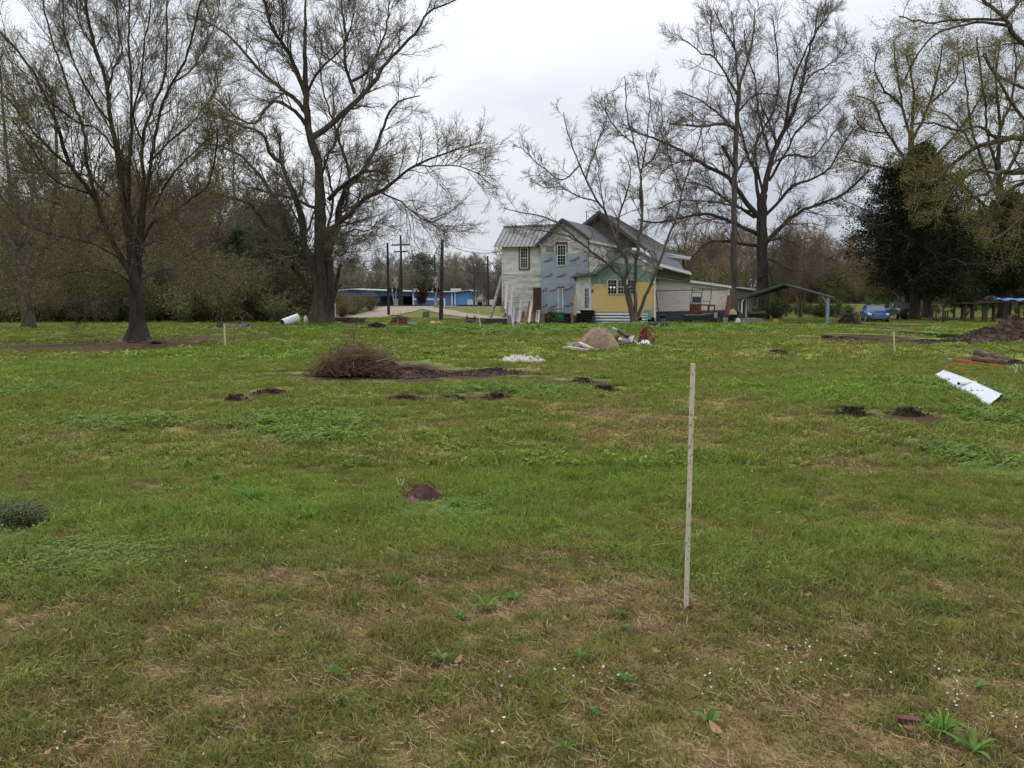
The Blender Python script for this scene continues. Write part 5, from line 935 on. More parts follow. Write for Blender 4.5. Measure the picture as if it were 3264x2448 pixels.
# red orange doored building at far right
fb = thing('shed_building', 'low white shed with orange doors far behind the plank deck at the right', 'building', (X(3200, 118), 120, 1.4)); Yf = 118
MB().box((X(3190, Yf), Yf + 2.2, Z(945, Yf)), (X(3300, Yf) - X(3105, Yf), 4, 1.8)).build('wall', mat('grey_white_wall', (.33, .34, .37), var=.2, scale=1), fb); MB().box((X(3190, Yf), Yf + 2, Z(927, Yf)), (X(3310, Yf) - X(3096, Yf), 5, .14)).build('roof', PALE, fb)
for px in (3128, 3236): MB().box((X(px, Yf), Yf + .17, Z(944, Yf)), (.75, .1, 1.5)).build('door', mat('orange_door', (.42, .13, .05), var=.3), fb)
# utility poles and wires
POLEM = mat('creosote_pole', (.055, .042, .036), col2=(.028, .022, .02), scale=3, stretch=(1, 1, .1), rough=.9); GREYM = mat('grey_metal', (.32, .33, .34), var=.2, scale=4, rough=.5, metal=.3)
def pole(px0, py0, px1, py1, Y, r, label, name='utility_pole', zb=None):
    a = Vector(GY(px0, Y)); b = Vector(P(px1, py1, Y)); t = thing(name, label, 'utility pole', tuple(a)); MB().tube([a - Vector((0, 0, .2)), b], [r, r * .72], 10).build('pole', POLEM, t); return t, a, b
tp, a, b = pole(1240, 1004, 1235, 774, 106, .17, 'dark pole with a grey transformer standing left of the gravel road hump'); c = a.lerp(b, .74); MB().tube([c + Vector((.38, -.1, -.42)), c + Vector((.38, -.1, .42))], .24, 12).build('transformer', GREYM, tp); MB().beam(c, c + Vector((.38, -.1, 0)), .08, .08).build('bracket', GREYM, tp); MB().beam(a.lerp(b, .80) - Vector((.3, 0, 0)), a.lerp(b, .80), .05, .3).build('fuse', GREYM, tp)
WIRES = []
tA = b
tp, a, b = pole(1406, 1016, 1410, 765, 92, .21, 'thick dark pole carrying a yard lamp, nearest to the house'); top = b; mb = MB(); h = b - Vector((0, 0, .1))
mb.tube([h, h + Vector((.25, 0, .35)), h + Vector((.42, 0, .40)), h + Vector((.38, 0, -.25))], .03, 6).build('lamp_arm', GREYM, tp); MB().tube([h + Vector((.38, 0, -.22)), h + Vector((.38, 0, -.38)), h + Vector((.38, 0, -.62))], [.08, .2, .17], 12).build('lamp', mat('lamp_glass', (.6, .62, .62), rough=.3), tp); tB = b
tp, a, b = pole(1282, 985, 1277, 750, 140, .20, 'tallest pole with two crossarms standing behind the gravel road hump')
for f, w, n_ins in ((.87, 1.35, 4), (.78, 1.0, 3)):
    c = a.lerp(b, f); MB().beam(c + Vector((-w, -.15, -.02)), c + Vector((w, -.15, .05)), .17, .2).build('crossarm', POLEM, tp)
    for k in range(n_ins): u = -w + .12 + (2 * w - .24) * k / (n_ins - 1); MB().tube([c + Vector((u, -.15, .06)), c + Vector((u, -.15, .28))], [.07, .05], 8).build('insulator', GREYM, tp)
c = a.lerp(b, .64); MB().tube([c, c + Vector((.55, 0, .15)), c + Vector((.66, 0, -.05))], .03, 6).build('lamp_arm', GREYM, tp); MB().tube([c + Vector((.66, 0, -.02)), c + Vector((.66, 0, -.22))], [.09, .16], 10).build('lamp', MATS['lamp_glass'], tp); tC = b
tp, a, b = pole(1272, 985, 1276, 838, 152, .15, 'short slim pole just left of the tallest crossarm pole'); tp, a, b = pole(1390, 985, 1385, 813, 150, .16, 'slim bare pole between the tallest pole and the yard lamp pole'); tD = b
tp, a, b = pole(1558, 985, 1554, 816, 150, .17, 'slim pole with one small crossarm left of the house wall'); c = a.lerp(b, .86); MB().beam(c + Vector((-.9, -.1, 0)), c + Vector((.4, -.1, 0)), .1, .1).build('crossarm', POLEM, tp); tE = b
wm = mat('black_wire', (.02, .02, .022), rough=.6)
def wire(a, b, sag, r, label):
    a = Vector(a); b = Vector(b); n = 14; MB().tube([a.lerp(b, k / n) - Vector((0, 0, sag * 4 * (k / n) * (1 - k / n))) for k in range(n + 1)], r, 4, cap=False).build('wire', wm, None, loc=tuple((a + b) / 2), label=label, cat='wire', group='overhead wires')
wire(tB + Vector((.42, 0, -.3)), on(PA, 1600, 800, .2), .5, .03, 'thick cable sagging from the yard lamp pole to the house eave')
wire(tA, P(1040, 790, 130), .7, .022, 'wire running left from the top of the transformer pole behind the split tree')
wire(tA - Vector((0, 0, 2.2)), P(1060, 852, 112), .6, .03, 'thick cable running left from below the transformer'); wire(tC, P(1000, 738, 150), .4, .022, 'topmost wire running left from the tallest crossarm pole')
wire(tC, P(1900, 812, 190), 1.2, .022, 'topmost wire running right from the tallest crossarm pole'); wire(tC + Vector((1.3, 0, -1.4)), tE + Vector((0, 0, -.5)), .7, .022, 'wire from the upper crossarm to the slim pole by the house')
wire(tC + Vector((-1.2, 0, -1.4)), P(1050, 795, 118), .6, .022, 'wire running left from the upper crossarm'); wire(tC + Vector((.9, 0, -2.5)), tE + Vector((0, 0, -1.2)), .9, .022, 'wire from the lower crossarm to the slim pole by the house'); wire(tC + Vector((0, 0, -3.6)), P(1700, 866, 135), .8, .03, 'thick cable running right from mid height of the tallest crossarm pole')
wire(tC + Vector((0, 0, -3.6)), P(1060, 826, 150), .3, .022, 'wire running left from mid height of the tallest crossarm pole'); wire(tB, P(1360, 852, 100), .05, .03, 'straight guy cable sloping down left from the yard lamp pole'); wire(tA - Vector((0, 0, 2.6)), P(1276, 878, 112), .1, .018, 'guy wire sloping down right from the transformer pole')
# railway crossing signals
def signal(px, Y, label, s=1):
    x, y, z = GY(px, Y); t = thing('crossing_signal', label, 'railway signal', (x, y, z), 'railway crossing signals by the gravel road'); MB().tube([(x, y, z - .1), (x, y, z + 3.9)], .07, 8).build('mast', GREYM, t); MB().box((x, y, z + .5), (.5, .4, 1.0)).build('base_box', GREYM, t)
    for k, (dx, dz) in enumerate(((-.75, 2.15), (-.1, 2.15), (.35, 2.1))):
        c = Vector((x + dx, y - .15, z + dz)); MB().tube([c, c + Vector((0, .12, 0))], .27, 14).build('lamp_disc', mat('black_signal', (.012, .012, .014), rough=.6), t); MB().tube([c + Vector((0, -.18, 0)), c - Vector((0, .003, 0))], .11, 10).build('lamp_hood', MATS['black_signal'], t)
    MB().beam((x - .75, y - .02, z + 2.15), (x + .4, y - .02, z + 2.15), .06, .06).build('lamp_bar', GREYM, t)
    for s_ in (-1, 1): MB().beam((x - .3 * s_, y - .12 - .03 * s_, z + 2.9), (x + .3 * s_, y - .12 - .03 * s_, z + 3.8), .03, .10).build('crossbuck_board', mat('grey_white_board', (.42, .43, .44)), t)
    MB().beam((x - .25, y - .1, z + .7), (x - .4 if px < 1300 else x + .1, y - .1, z + 1.8), .12, .3).build('counterweight', GREYM, t)
    MB().beam((x + .1, y - .12, z + 1.7), (x + .25, y - .12, z + 3.2), .08, .1).build('raised_arm', mat('red_white_arm', (.55, .3, .28), var=.3, scale=2), t)
signal(1263, 120, 'crossing signal with round black lamps left of the gravel road hump'); signal(1390, 119, 'crossing signal with black lamps partly behind the yard lamp pole')
x, y, z = GY(1417, 116); sg = thing('road_sign', 'thin white post with a small red sign by the grey road', 'sign', (x, y, z)); MB().tube([(x, y, z - .1), (x, y, z + 1.5)], .05, 6).build('post', WHITE, sg); MB().box((x, y - .06, z + 1.35), (.5, .03, .3)).build('sign_board', mat('red_sign', (.4, .06, .06)), sg)
x, y, z = GY(1356, 100); MB().box((x, y, z + .28), (.5, .35, .75)).box((x + .28, y, z + .33), (.32, .3, .7)).build('utility_box', mat('green_grey_box', (.13, .15, .15), var=.3, scale=5), None, label='small grey green utility box on the grass beside the gravel road', cat='utility box')
x, y, z = G(1068, 1018); MB().tube([(x, y, z - .1), (x, y, z + 1.5)], .06, 6).build('white_post', WHITE, None, label='short pale post beside the brush right of the split tree', cat='post')
# cone shaped bare bush in front of blue building
bo = proto_bush(301, 2.4, .8, 6, .12); v = bo[0]; x, y, z = GY(1344, 128); bz = link('small_bush', npmesh('small_bush', v, bo[1], [TWIG, attr_mat('bush_leaf', rough=.9)], mi=bo[2], cols=bo[3] * np.array([.05, .035, .03])), None, (x, y, z)); setp(bz, 'small dark cone shaped bush in front of the blue building', 'bush')
# ---------------------------------------------------------------- carport
cp = thing('carport', 'open metal carport with a shallow peaked roof right of the house', 'carport', GY(2500, 74)); YC = 72.4; dl = 6.0
CPM = mat('carport_metal', (.085, .10, .115), var=.2, scale=2, rough=.45, metal=.3); CPL = mat('carport_underside', (.10, .11, .12), rough=.6); POSTM = mat('pale_blue_grey_post', (.22, .28, .30), var=.15, scale=3, rough=.6)
A = Vector(P(2345, 952, YC)); B_ = Vector(P(2497, 903, YC)); C_ = Vector(P(2653, 946, YC)); dd = Vector((2.3, dl, 0))
MB().slab([A, B_, B_ + dd, A + dd], .05).build('roof_panel', CPM, cp); MB().slab([B_, C_, C_ + dd, B_ + dd], .05).build('roof_panel', CPM, cp)
for k in range(5):
    f = Vector(dd) * (k / 4.2 + .02) - Vector((0, 0, .11)); MB().beam(A + f, B_ + f, .06, .12).build('rafter', CPL, cp); MB().beam(B_ + f, C_ + f, .06, .12).build('rafter', CPL, cp)
MB().beam(A - Vector((0, .02, .05)), B_ - Vector((0, .02, .05)), .03, .10).beam(B_ - Vector((0, .02, .05)), C_ - Vector((0, .02, .05)), .03, .10).build('front_trim', CPM, cp)
def post(px, Y, ztop, w, m=POSTM, name='post'): x, y, z = GY(px, Y); MB().box((x, y, (z + ztop) / 2), (w, w, ztop - z)).build(name, m, cp)
post(2634, YC + .2, Z(948, YC), .24); post(2362, YC + .3, Z(955, YC), .09, WHITE)
for k in range(5): post(2376 + k * 7.0, YC + 1.1 + k * 1.05, Z(947 - k * 1.5, YC), .12, mat('off_white_stud', (.48, .50, .48), var=.15), 'stud')
a = Vector(P(2621, 942, YC + .1)); MB().beam(a, Vector(P(2634, 966, YC + .1)), .08, .08).build('brace', POSTM, cp); MB().beam(Vector(P(2375, 947, YC + .2)), Vector(P(2362, 970, YC + .2)), .05, .05).build('brace', WHITE, cp)
x0 = GY(2352, YC + .4); x1 = GY(2372, YC + 5.4); MB().poly([(x0[0], x0[1], .05), (x1[0], x1[1], .05), (x1[0], x1[1], 1.95), (x0[0], x0[1], 1.85)], (-.05, 0, 0)).build('side_sheet', mat('pale_side_sheet', (.30, .32, .31), var=.2), cp)
# things under and near the carport
def lump(name, px, py, w, h, m, label, cat, seed=0, d=None, amp=.3, Y=None, group=None, flat=True, dz=0, nu=16, nv_=8):
    g = G(px, py) if Y is None else GY(px, Y); Yd = g[1]; s = Yd / FPX; return MB().blob((g[0], g[1], g[2] - .02 + dz), (w * s / 2, d or w * s / 2 * .7, h * s), seed, nu, nv_, amp, flat).build(name, m, None, loc=g, label=label, cat=cat, group=group, smooth=False)
def boxat(name, px, py, w, h, m, label, cat, rz=0, d=.4, dz=0, Y=None, group=None):
    g = G(px, py) if Y is None else GY(px, Y); s = g[1] / FPX; return MB().box((g[0], g[1] + d / 2, g[2] + h * s / 2 + dz), (w * s, d, h * s), R_(rz)).build(name, m, None, loc=g, label=label, cat=cat, group=group)
CONC = mat('stained_concrete', (.26, .245, .22), col2=(.14, .13, .115), scale=4, rough=.9, bump=.4, bscale=20); BLK = mat('black_plastic', (.018, .018, .02), rough=.5); SOIL = mat('dark_soil', (.075, .045, .03), col2=(.022, .015, .011), scale=5, rough=1, bump=1, bscale=14); MULCH = mat('brown_mulch', (.085, .052, .031), col2=(.022, .014, .010), scale=4, rough=1, bump=1, bscale=12, thr=(.4, .66))
boxat('concrete_block', 2400, 1034, 64, 19, CONC, 'low grey concrete block under the left side of the carport', 'block', d=.5)
boxat('concrete_block', 2313, 1036, 13, 24, CONC, 'upright grey concrete block left of the white bag near the carport', 'block', d=.3)
x, y, z = GY(2412, 71.6); gr = thing('smoker_grill', 'reddish barrel smoker standing on the concrete block under the carport', 'grill', (x, y, .46)); MB().tube([(x - .65, y + .2, .75), (x + .65, y + .2, .75)], .26, 14).build('barrel', BLK, gr); MB().box((x, y + .2, 1.02), (.62, .34, .3)).build('lid', BLK, gr); MB().box((x, y - .12, .80), (1.45, .1, .09)).build('shelf', RUST, gr)
for s_ in (-.5, .5): MB().box((x + s_, y + .2, .52), (.07, .35, .12)).build('leg', RUST, gr)
boxat('fuel_can', 2473, 1033, 14, 17, mat('yellow_can', (.50, .27, .03), var=.2, scale=4), 'yellow fuel can on the ground beneath the carport', 'can', d=.2); lump('blue_bucket', 2455, 1033, 14, 13, mat('blue_plastic', (.02, .05, .13), rough=.5), 'dark blue bucket beside the yellow can', 'bucket', 3, amp=.03)
lump('cushion', 2334, 1003, 24, 16, mat('tan_cushion', (.42, .33, .2), var=.2), 'tan curved cushion lying on the dark junk left of the carport', 'cushion', 5, Y=71.5, dz=.72, amp=.15); lump('junk_heap', 2344, 1031, 54, 32, BLK, 'dark heap of junk and bags at the left carport post', 'junk heap', 6, amp=.5, Y=71.8)
lump('plastic_bag', 2352, 1030, 20, 16, mat('white_plastic', (.62, .63, .66), var=.15, scale=8, rough=.4), 'white crumpled plastic bag left of the carport post', 'bag', 7, amp=.4, Y=70.6); lump('grey_stone', 2332, 1036, 22, 12, mat('grey_green_stone', (.10, .105, .10), var=.4), 'round grey stone between the upright block and the white bag', 'stone', 8); lump('blue_bag', 2364, 1008, 10, 22, mat('navy_cloth', (.02, .025, .06)), 'dark blue bag hanging behind the left carport post', 'bag', 9, Y=73.2)
for k, (a0, b0, a1, b1, w) in enumerate(((2312, 1024, 2323, 942, .22), (2318, 1026, 2325, 950, .18), (2310, 1022, 2320, 960, .2), (2322, 1026, 2328, 965, .14))):
    MB().beam(P(a0, b0, 72.6), P(a1, b1, 73.6), w, .04, (0, 1, 0)).build('rusty_board', RUSTB if k % 2 else RUST, None, loc=P(a0, b0, 72.6), label=['widest rusty red board leaning on the right corner of the house', 'bright rusty board leaning at the right corner beside the slim tree', 'shorter dark rusty board leaning at the right house corner', 'narrow bright rusty board nearest the slim tree trunk'][k], cat='board', group='rusty boards leaning at the right corner')
# mulch and soil piles
def pile(name, px, py, w, h, m, label, seed, d=None, n=260, sz=.09, dome=False):
    g = G(px, py); s = g[1] / FPX; rx, rz = w * s / 2, h * s; ry = d or rx * .6; rg = np.random.default_rng(seed); t = thing(name, label, 'pile', g); y0 = g[1] + ry * .8
    nu, nw = 30, 12; vs = []
    for j in range(nw + 1):
        v = j / nw
        for i in range(nu):
            u = 6.283 * i / nu; k = v * (1 + .16 * math.sin(3 * u + seed) + .08 * math.sin(7 * u)); x = g[0] + rx * k * math.cos(u); y = y0 + ry * k * math.sin(u); hh = rz * ((1 - v ** 2.6) if dome else (1 - ss(0, 1.05, v))) * (1 + .35 * (vnoise(x * 2.5, y * 2.5, seed) - .5)) + .09 * (vnoise(x * 7, y * 7, seed) - .5) * (1 - v * .8); vs.append((x, y, float(Hs(x, y)) + float(hh) - .03 * v))
    fs = [(j * nu + i, (j + 1) * nu + i, (j + 1) * nu + (i + 1) % nu, j * nu + (i + 1) % nu) for j in range(nw) for i in range(nu)]; MB().raw(vs, fs).build('mound', m, t, smooth=True)
    mb = MB(); V = np.array(vs)
    for k in range(n):
        p = V[rg.integers(0, len(V))]; a = rg.uniform(0, 6.28); L = sz * rg.uniform(.4, 1.8); mb.box((p[0] + rg.normal(0, .06), p[1] + rg.normal(0, .06), p[2] + .01), (L, L * .5, L * .35), a, rg.normal(0, .5), rg.normal(0, .4))
    mb.build('clods', m, t, kind='stuff'); return t
pile('mulch_pile', 2712, 1038, 96, 36, MULCH, 'rounded heap of brown leaf mulch in front of the blue car', 1, n=500); pile('churned_soil', 3000, 1092, 330, 5, SOIL, 'flat strip of churned mud in front of the puddle', 9, d=1.0, n=700, sz=.05); pile('churned_soil', 2700, 1082, 230, 5, SOIL, 'flat strip of churned mud left of the puddle', 10, d=.8, n=400, sz=.05); pile('mulch_pile', 3225, 1094, 250, 48, MULCH, 'wide dark heap of earth and mulch at the right edge', 2, d=2.2, n=1100, sz=.06); pile('mulch_pile', 3300, 1088, 230, 72, MULCH, 'taller dark heap of earth running out of the right edge', 3, d=2.2, n=700, sz=.06)
pile('rubble_pile', 1198, 1046, 80, 16, SOIL, 'low dark heap of rubble right of the brick stub', 4, n=220, sz=.12); pile('soil_heap', 2490, 1037, 60, 6, SOIL, 'thin dark heap of soil under the carport', 5, n=80)
pile('ash_mound', 1290, 1199, 330, 22, SOIL, 'low dark burnt earth mound beside the brush pile', 6, d=.7, n=1500, sz=.028)
pile('ash_mound', 1570, 1193, 340, 11, SOIL, 'long flat strip of dark burnt soil running right from the brush pile', 8, d=.5, n=900, sz=.028)
pile('earth_mound', 1338, 1596, 140, 36, mat('fine_brown_earth', (.082, .045, .031), col2=(.040, .022, .016), scale=16, rough=1, bump=.7, bscale=60), 'small smooth brown anthill mound in the middle of the lawn', 7, d=.16, n=260, sz=.008, dome=True)
for k, (px, py, w, h) in enumerate(((745, 1275, 60, 12), (860, 1253, 110, 8), (1285, 1272, 120, 9), (1430, 1272, 100, 8), (1590, 1268, 90, 12), (1860, 1222, 100, 12), (1930, 1242, 70, 8), (2640, 1080, 60, 9), (2480, 1124, 60, 5), (3250, 1166, 100, 12))):
    pile('soil_clods', px, py, w, h, SOIL, ['dark turned clods left of the dry grass, leftmost of the row', 'thin strip of dark clods right of the leftmost clods', 'dark clods in front of the burnt mound, left part', 'dark clods in front of the burnt mound, middle part', 'dark clods ending right of the burnt strip', 'raised dark clods below the tan tarp heap', 'small thin strip of clods below and right of the raised clods', 'dark clod by the muddy tracks right of the carport', 'faint brown clods in the grass below the trailer', 'brown clods behind the two logs'][k], 20 + k, n=260, sz=.03 if py > 1150 else .06)
for k, (px, py, w, h) in enumerate(((2720, 1318, 110, 12), (2900, 1318, 120, 14))): pile('sod_lump', px, py, w, h, mat('dark_sod', (.05, .05, .02), col2=(.02, .016, .01), scale=8, rough=1, bump=1, bscale=20), ['dark sod lip of the dug patch, left end', 'dark sod lip of the dug patch, right end'][k], 50 + k, d=.1, n=420, sz=.02)
pile('loose_soil', 1312, 1606, 90, 10, mat('tan_loose_soil', (.22, .135, .095), col2=(.14, .085, .06), scale=14, rough=1, bump=.6, bscale=50), 'pale reddish loose soil at the front left of the anthill', 9, d=.08, n=120, sz=.008)
# puddle
wmn = bpy.data.materials.new('muddy_water'); wmn.use_nodes = True; wb = wmn.node_tree.nodes['Principled BSDF']; wb.inputs['Base Color'].default_value = (.03, .028, .02, 1); wb.inputs['Roughness'].default_value = .04; g = G(2960, 1066); s = g[1] / FPX
vs = [(g[0], g[1], .0)]; K = 40
for k in range(K): u = 6.283 * k / K; r = 1 + .2 * math.sin(3 * u + 1) + .1 * math.sin(5 * u); vs.append((g[0] + 92 * s * r * math.cos(u), g[1] + 4.6 * r * math.sin(u), 0))
MB().raw([(x, y, .012) for x, y, _ in vs], [(0, 1 + k, 1 + (k + 1) % K) for k in range(K)]).build('puddle', wmn, None, loc=(g[0], g[1], 0), kind='structure')
# ---------------------------------------------------------------- vehicles
def car(label, px, py, Y, yaw, L, Wd, H, paint, kind, name='parked_car'):
    g = GY(px, Y); t = thing(name, label, 'car', g); t.rotation_euler = (0, 0, yaw); ORG[t.name] = Vector((0, 0, 0)); h = Wd / 2
    # x = forward; stations: x, half width, z bottom, z shoulder, z top (deck), top half width
    if kind == 'sedan': st = [(2.22, .55, .35, .55, .60, .45), (2.15, .78, .22, .62, .70, .66), (1.85, .87, .20, .68, .80, .72), (1.0, .88, .20, .80, .96, .76), (.2, .88, .20, .88, .98, .78), (-1.2, .88, .20, .90, 1.0, .78), (-1.9, .86, .22, .88, 1.02, .74), (-2.15, .78, .30, .80, .94, .68), (-2.22, .60, .40, .70, .80, .5)]
    else: st = [(2.35, .70, .50, .72, .78, .64), (2.30, .84, .42, .88, 1.0, .76), (1.9, .88, .40, .98, 1.08, .80), (.95, .88, .40, 1.02, 1.12, .82), (0, .88, .40, 1.04, 1.12, .84), (-1.0, .88, .40, 1.04, 1.12, .84), (-2.2, .88, .42, 1.04, 1.10, .84), (-2.3, .80, .48, .95, 1.0, .74)]
    mb = MB(); vs = []
    for x, w, z0, z1, z2, w2 in st: vs += [(x, -w * .92, z0), (x, -w, (z0 + z1) / 2), (x, -w * .985, z1), (x, -w2, z2), (x, w2, z2), (x, w * .985, z1), (x, w, (z0 + z1) / 2), (x, w * .92, z0)]
    n = len(st); fs = [(i * 8 + k, (i + 1) * 8 + k, (i + 1) * 8 + (k + 1) % 8, i * 8 + (k + 1) % 8) for i in range(n - 1) for k in range(8)]; fs += [tuple(range(8))[::-1], tuple((n - 1) * 8 + k for k in range(8))]; fs = [f[::-1] for f in fs]
    bo = mb.raw(vs, fs).build('body', paint, t, smooth=False); bv = bo.modifiers.new('bevel', 'BEVEL'); bv.width = .045; bv.segments = 2; bv.limit_method = 'ANGLE'; bv.angle_limit = R_(25)
    if kind == 'sedan': b = [(.98, .80, .93), (.12, .66, 1.38), (-.85, .64, 1.40), (-1.75, .72, 1.0)]
    else: b = [(.75, .82, 1.08), (.25, .74, 1.62), (-.95, .74, 1.64), (-1.15, .80, 1.1)]
    (x0, w0, z0), (x1, w1, z1), (x2, w2, z2), (x3, w3, z3) = b; c = MB()
    c.raw([(x1, -w1, z1), (x1, w1, z1), (x2, w2, z2), (x2, -w2, z2), (x1, -w1, z1 - .05), (x1, w1, z1 - .05), (x2, w2, z2 - .05), (x2, -w2, z2 - .05)], [(0, 1, 2, 3), (0, 4, 5, 1), (1, 5, 6, 2), (2, 6, 7, 3), (3, 7, 4, 0)]); c.build('roof', paint, t)
    for s in (-1, 1):
        p = MB(); p.beam((x0, s * w0, z0 - .02), (x1, s * w1, z1 - .03), .07, .06); p.beam((x3, s * w3, z3 - .02), (x2, s * w2, z2 - .03), .08, .1); p.beam(((x0 + x3) / 2 - .1, s * (w0 + .02), z0), ((x1 + x2) / 2, s * w1, z1 - .04), .06, .05).build('pillars', paint, t)
    cg = mat('car_glass', (.20, .235, .24), rough=.05, spec=.8)  # base colour paled to stand in for reflected sky
    MB().raw([(x0 - .02, -w0 + .03, z0), (x0 - .02, w0 - .03, z0), (x1 + .02, w1 - .03, z1 - .03), (x1 + .02, -w1 + .03, z1 - .03)], [(0, 1, 2, 3)]).build('windscreen', cg, t); MB().raw([(x3 + .02, -w3 + .03, z3), (x3 + .02, w3 - .03, z3), (x2, w2 - .03, z2 - .03), (x2, -w2 + .03, z2 - .03)], [(3, 2, 1, 0)]).build('rear_window', cg, t)
    for s in (-1, 1): MB().raw([(x0 - .1, s * w0 * .985, z0), (x3 + .1, s * w3 * .985, z3), (x2, s * w2 * .99, z2 - .05), (x1, s * w1 * .99, z1 - .05)], [(0, 1, 2, 3)]).build('side_window', cg, t)
    ty = mat('tyre_rubber', (.02, .02, .02), rough=.9); R = .31 if kind == 'sedan' else .37; wx = (1.38, -1.32) if kind == 'sedan' else (1.5, -1.4)
    for x in wx:
        for s in (-1, 1):
            w = MB().tube([(x, s * (h - .20), R), (x, s * (h + .005), R)], R, 18).build('wheel', ty, t); MB().tube([(x, s * (h - .01), R), (x, s * (h + .02), R)], R * .62, 14).build('rim', mat('rim_metal', (.42, .43, .44), rough=.4, metal=.6), w)
            MB().tube([(x, s * (h - .04), R + .02), (x, s * (h - .022), R + .02)], R * 1.16, 18).build('wheel_arch', BLK, t)
    fx, gz = (2.24, .62) if kind == 'sedan' else (2.36, .80); MB().box((fx - .06, 0, gz), (.08, 1.0, .11)).build('grille', BLK, t)
    if kind == 'sedan': MB().box((fx - .03, 0, gz + .045), (.05, .80, .025)).box((fx - .03, 0, gz - .06), (.05, .78, .02)).build('chrome_strip', mat('chrome', (.6, .6, .62), rough=.15, metal=.9), t)
    hl = mat('headlight_glass', (.55, .60, .66), rough=.1, spec=.8)
    for s in (-1, 1): MB().blob((fx - .17, s * .66, gz + .02), (.14, .19, .085), 1, 12, 8, 0).build('headlight', hl, t)
    MB().box((fx - .10, 0, .34), (.12, 1.5, .16)).build('lower_grille', BLK, t)
    if kind != 'sedan': MB().box((fx + .02, .05, .60), (.02, .34, .16)).build('number_plate', WHITE, t)
    for s in (-1, 1): m = MB(); m.blob((x0 - .12, s * (h + .07), z0 + .08), (.07, .11, .075), 2, 10, 6, 0).build('mirror', paint, t)
    return t
BPAINT = mat('blue_car_paint', (.05, .115, .30), rough=.22, spec=.8, metal=.35); GPAINT = mat('dark_grey_green_paint', (.03, .036, .036), rough=.3, spec=.6)
car('blue parked sedan facing the camera beside the mulch heap', 2784, 1024, 79, R_(-72 - 30), 4.4, 1.74, 1.42, BPAINT, 'sedan'); car('dark pickup truck parked behind the blue car', 2868, 1015, 87.5, R_(-96), 4.6, 1.76, 1.64, GPAINT, 'truck', 'pickup_truck')
# ---------------------------------------------------------------- stakes in the lawn
ST = mat('speckled_pale_stake', (.60, .55, .41), col2=(.46, .41, .30), scale=30, rough=.8, col3=(.14, .12, .10), thr3=(.57, .66), stretch=(1, 1, .5))
def stake(pb_, pt_, w, m, label, name='stake'):
    a = Vector(G(*pb_)); b = Vector(P(pt_[0], pt_[1], a[1])); return MB().beam(a - (b - a) * .05, b, w, w * .75, (0, 1, 0)).build(name, m, None, loc=tuple(a), label=label, cat='stake')
s1 = stake((2187, 1935), (2209, 1158), .0235, ST, 'nearest tall whitish speckled stake standing in the foreground grass'); bv = s1.modifiers.new('b', 'BEVEL'); bv.width = .003; bv.segments = 2
stake((718, 1111), (715, 1032), .055, mat('yellow_stake', (.55, .48, .24), var=.2), 'thin yellowish stake in the lawn right of the left tree'); stake((2852, 1138), (2849, 1056), .04, MATS['yellow_stake'], 'thin yellow stake in the lawn near the muddy puddle'); stake((1127, 1128), (1128, 1062), .04, mat('reddish_stake', (.20, .09, .05), var=.3), 'short reddish stake with a pale top behind the brush pile')
# ---------------------------------------------------------------- brush pile
g = G(1128, 1200); bp = thing('brush_pile', 'tangled heap of brown sticks and branches on the burnt ground', 'brush pile', g); rg = np.random.default_rng(17); g = (g[0], g[1] + .55, g[2]); s = g[1] / FPX
def sticks(N, L0, L1, r0, r1, seed, wx, wz, wob=.12, up=.15):
    r = np.random.default_rng(seed); u = r.uniform(-1, 1, N); v = r.uniform(-1, 1, N); hgt = wz * np.clip(1 - u ** 2, .05, 1) ** .8 * r.random(N) ** .7; c = np.stack([u * wx, v * .55, hgt], 1); d = nrm(np.stack([r.normal(0, 1, N), r.normal(0, .7, N), r.normal(up, .38, N)], 1)); L = r.uniform(L0, L1, N); K = 6; out = np.empty((N, K, 3)); out[:, 0] = c - d * (L / 2)[:, None]
    for k in range(1, K): d = nrm(d + r.normal(0, wob, (N, 3))); out[:, k] = out[:, k - 1] + d * (L / (K - 1))[:, None]
    out[:, :, 2] = np.maximum(out[:, :, 2], .01); R = (r.uniform(r0, r1, N))[:, None] * np.linspace(1, .45, K)[None]; return out, R
off = np.array([g[0], g[1], g[2]]) - np.array(ORG[bp.name]); W0 = .92
A1, R1 = sticks(400, .3, 1.0, .003, .011, 1, W0 * .95, .56, .18, .05); A2, R2 = sprout(A1, R1, rg, 4, .2, 1, lambda pl, t_, r_: .08 + .35 * r_, 4, 40, .0, .22, .6, .0025, .0015); v, f = merge([tubes(A1, R1, 5), tubes(A2, R2, 3)]); STK = mat('brown_stick', (.20, .125, .075), col2=(.09, .055, .035), scale=5, rough=.95)
link('branches', npmesh('branches', v + off, f, STK), bp)['kind'] = 'stuff'
A3, R3 = sticks(46, .4, .9, .008, .016, 2, W0, .6, .08, .1); v, f = tubes(A3, R3, 6); link('thick_branches', npmesh('thick_branches', v + off, f, mat('pale_stick', (.26, .18, .115), col2=(.12, .08, .05), scale=6, rough=.9)), bp)['kind'] = 'stuff'
A4, R4 = sticks(14, .6, 1.2, .003, .006, 3, .7, .75, .18, .9); A5, R5 = sprout(A4, R4, rg, 10, .3, 1, lambda pl, t_, r_: .1 + .4 * r_, 4, 38, .1, .15, .6, .002, .0012); v, f = merge([tubes(A4, R4, 4), tubes(A5, R5, 3)]); link('upright_twigs', npmesh('upright_twigs', v + off, f, STK), bp)['kind'] = 'stuff'
mb = MB(); mb.blob((g[0], g[1] + .02, g[2]), (.85, .42, .30), 4, 18, 8, .45, True).build('core', mat('dark_litter', (.06, .035, .022), col2=(.02, .013, .01), scale=14, rough=1, bump=1, bscale=30), bp)
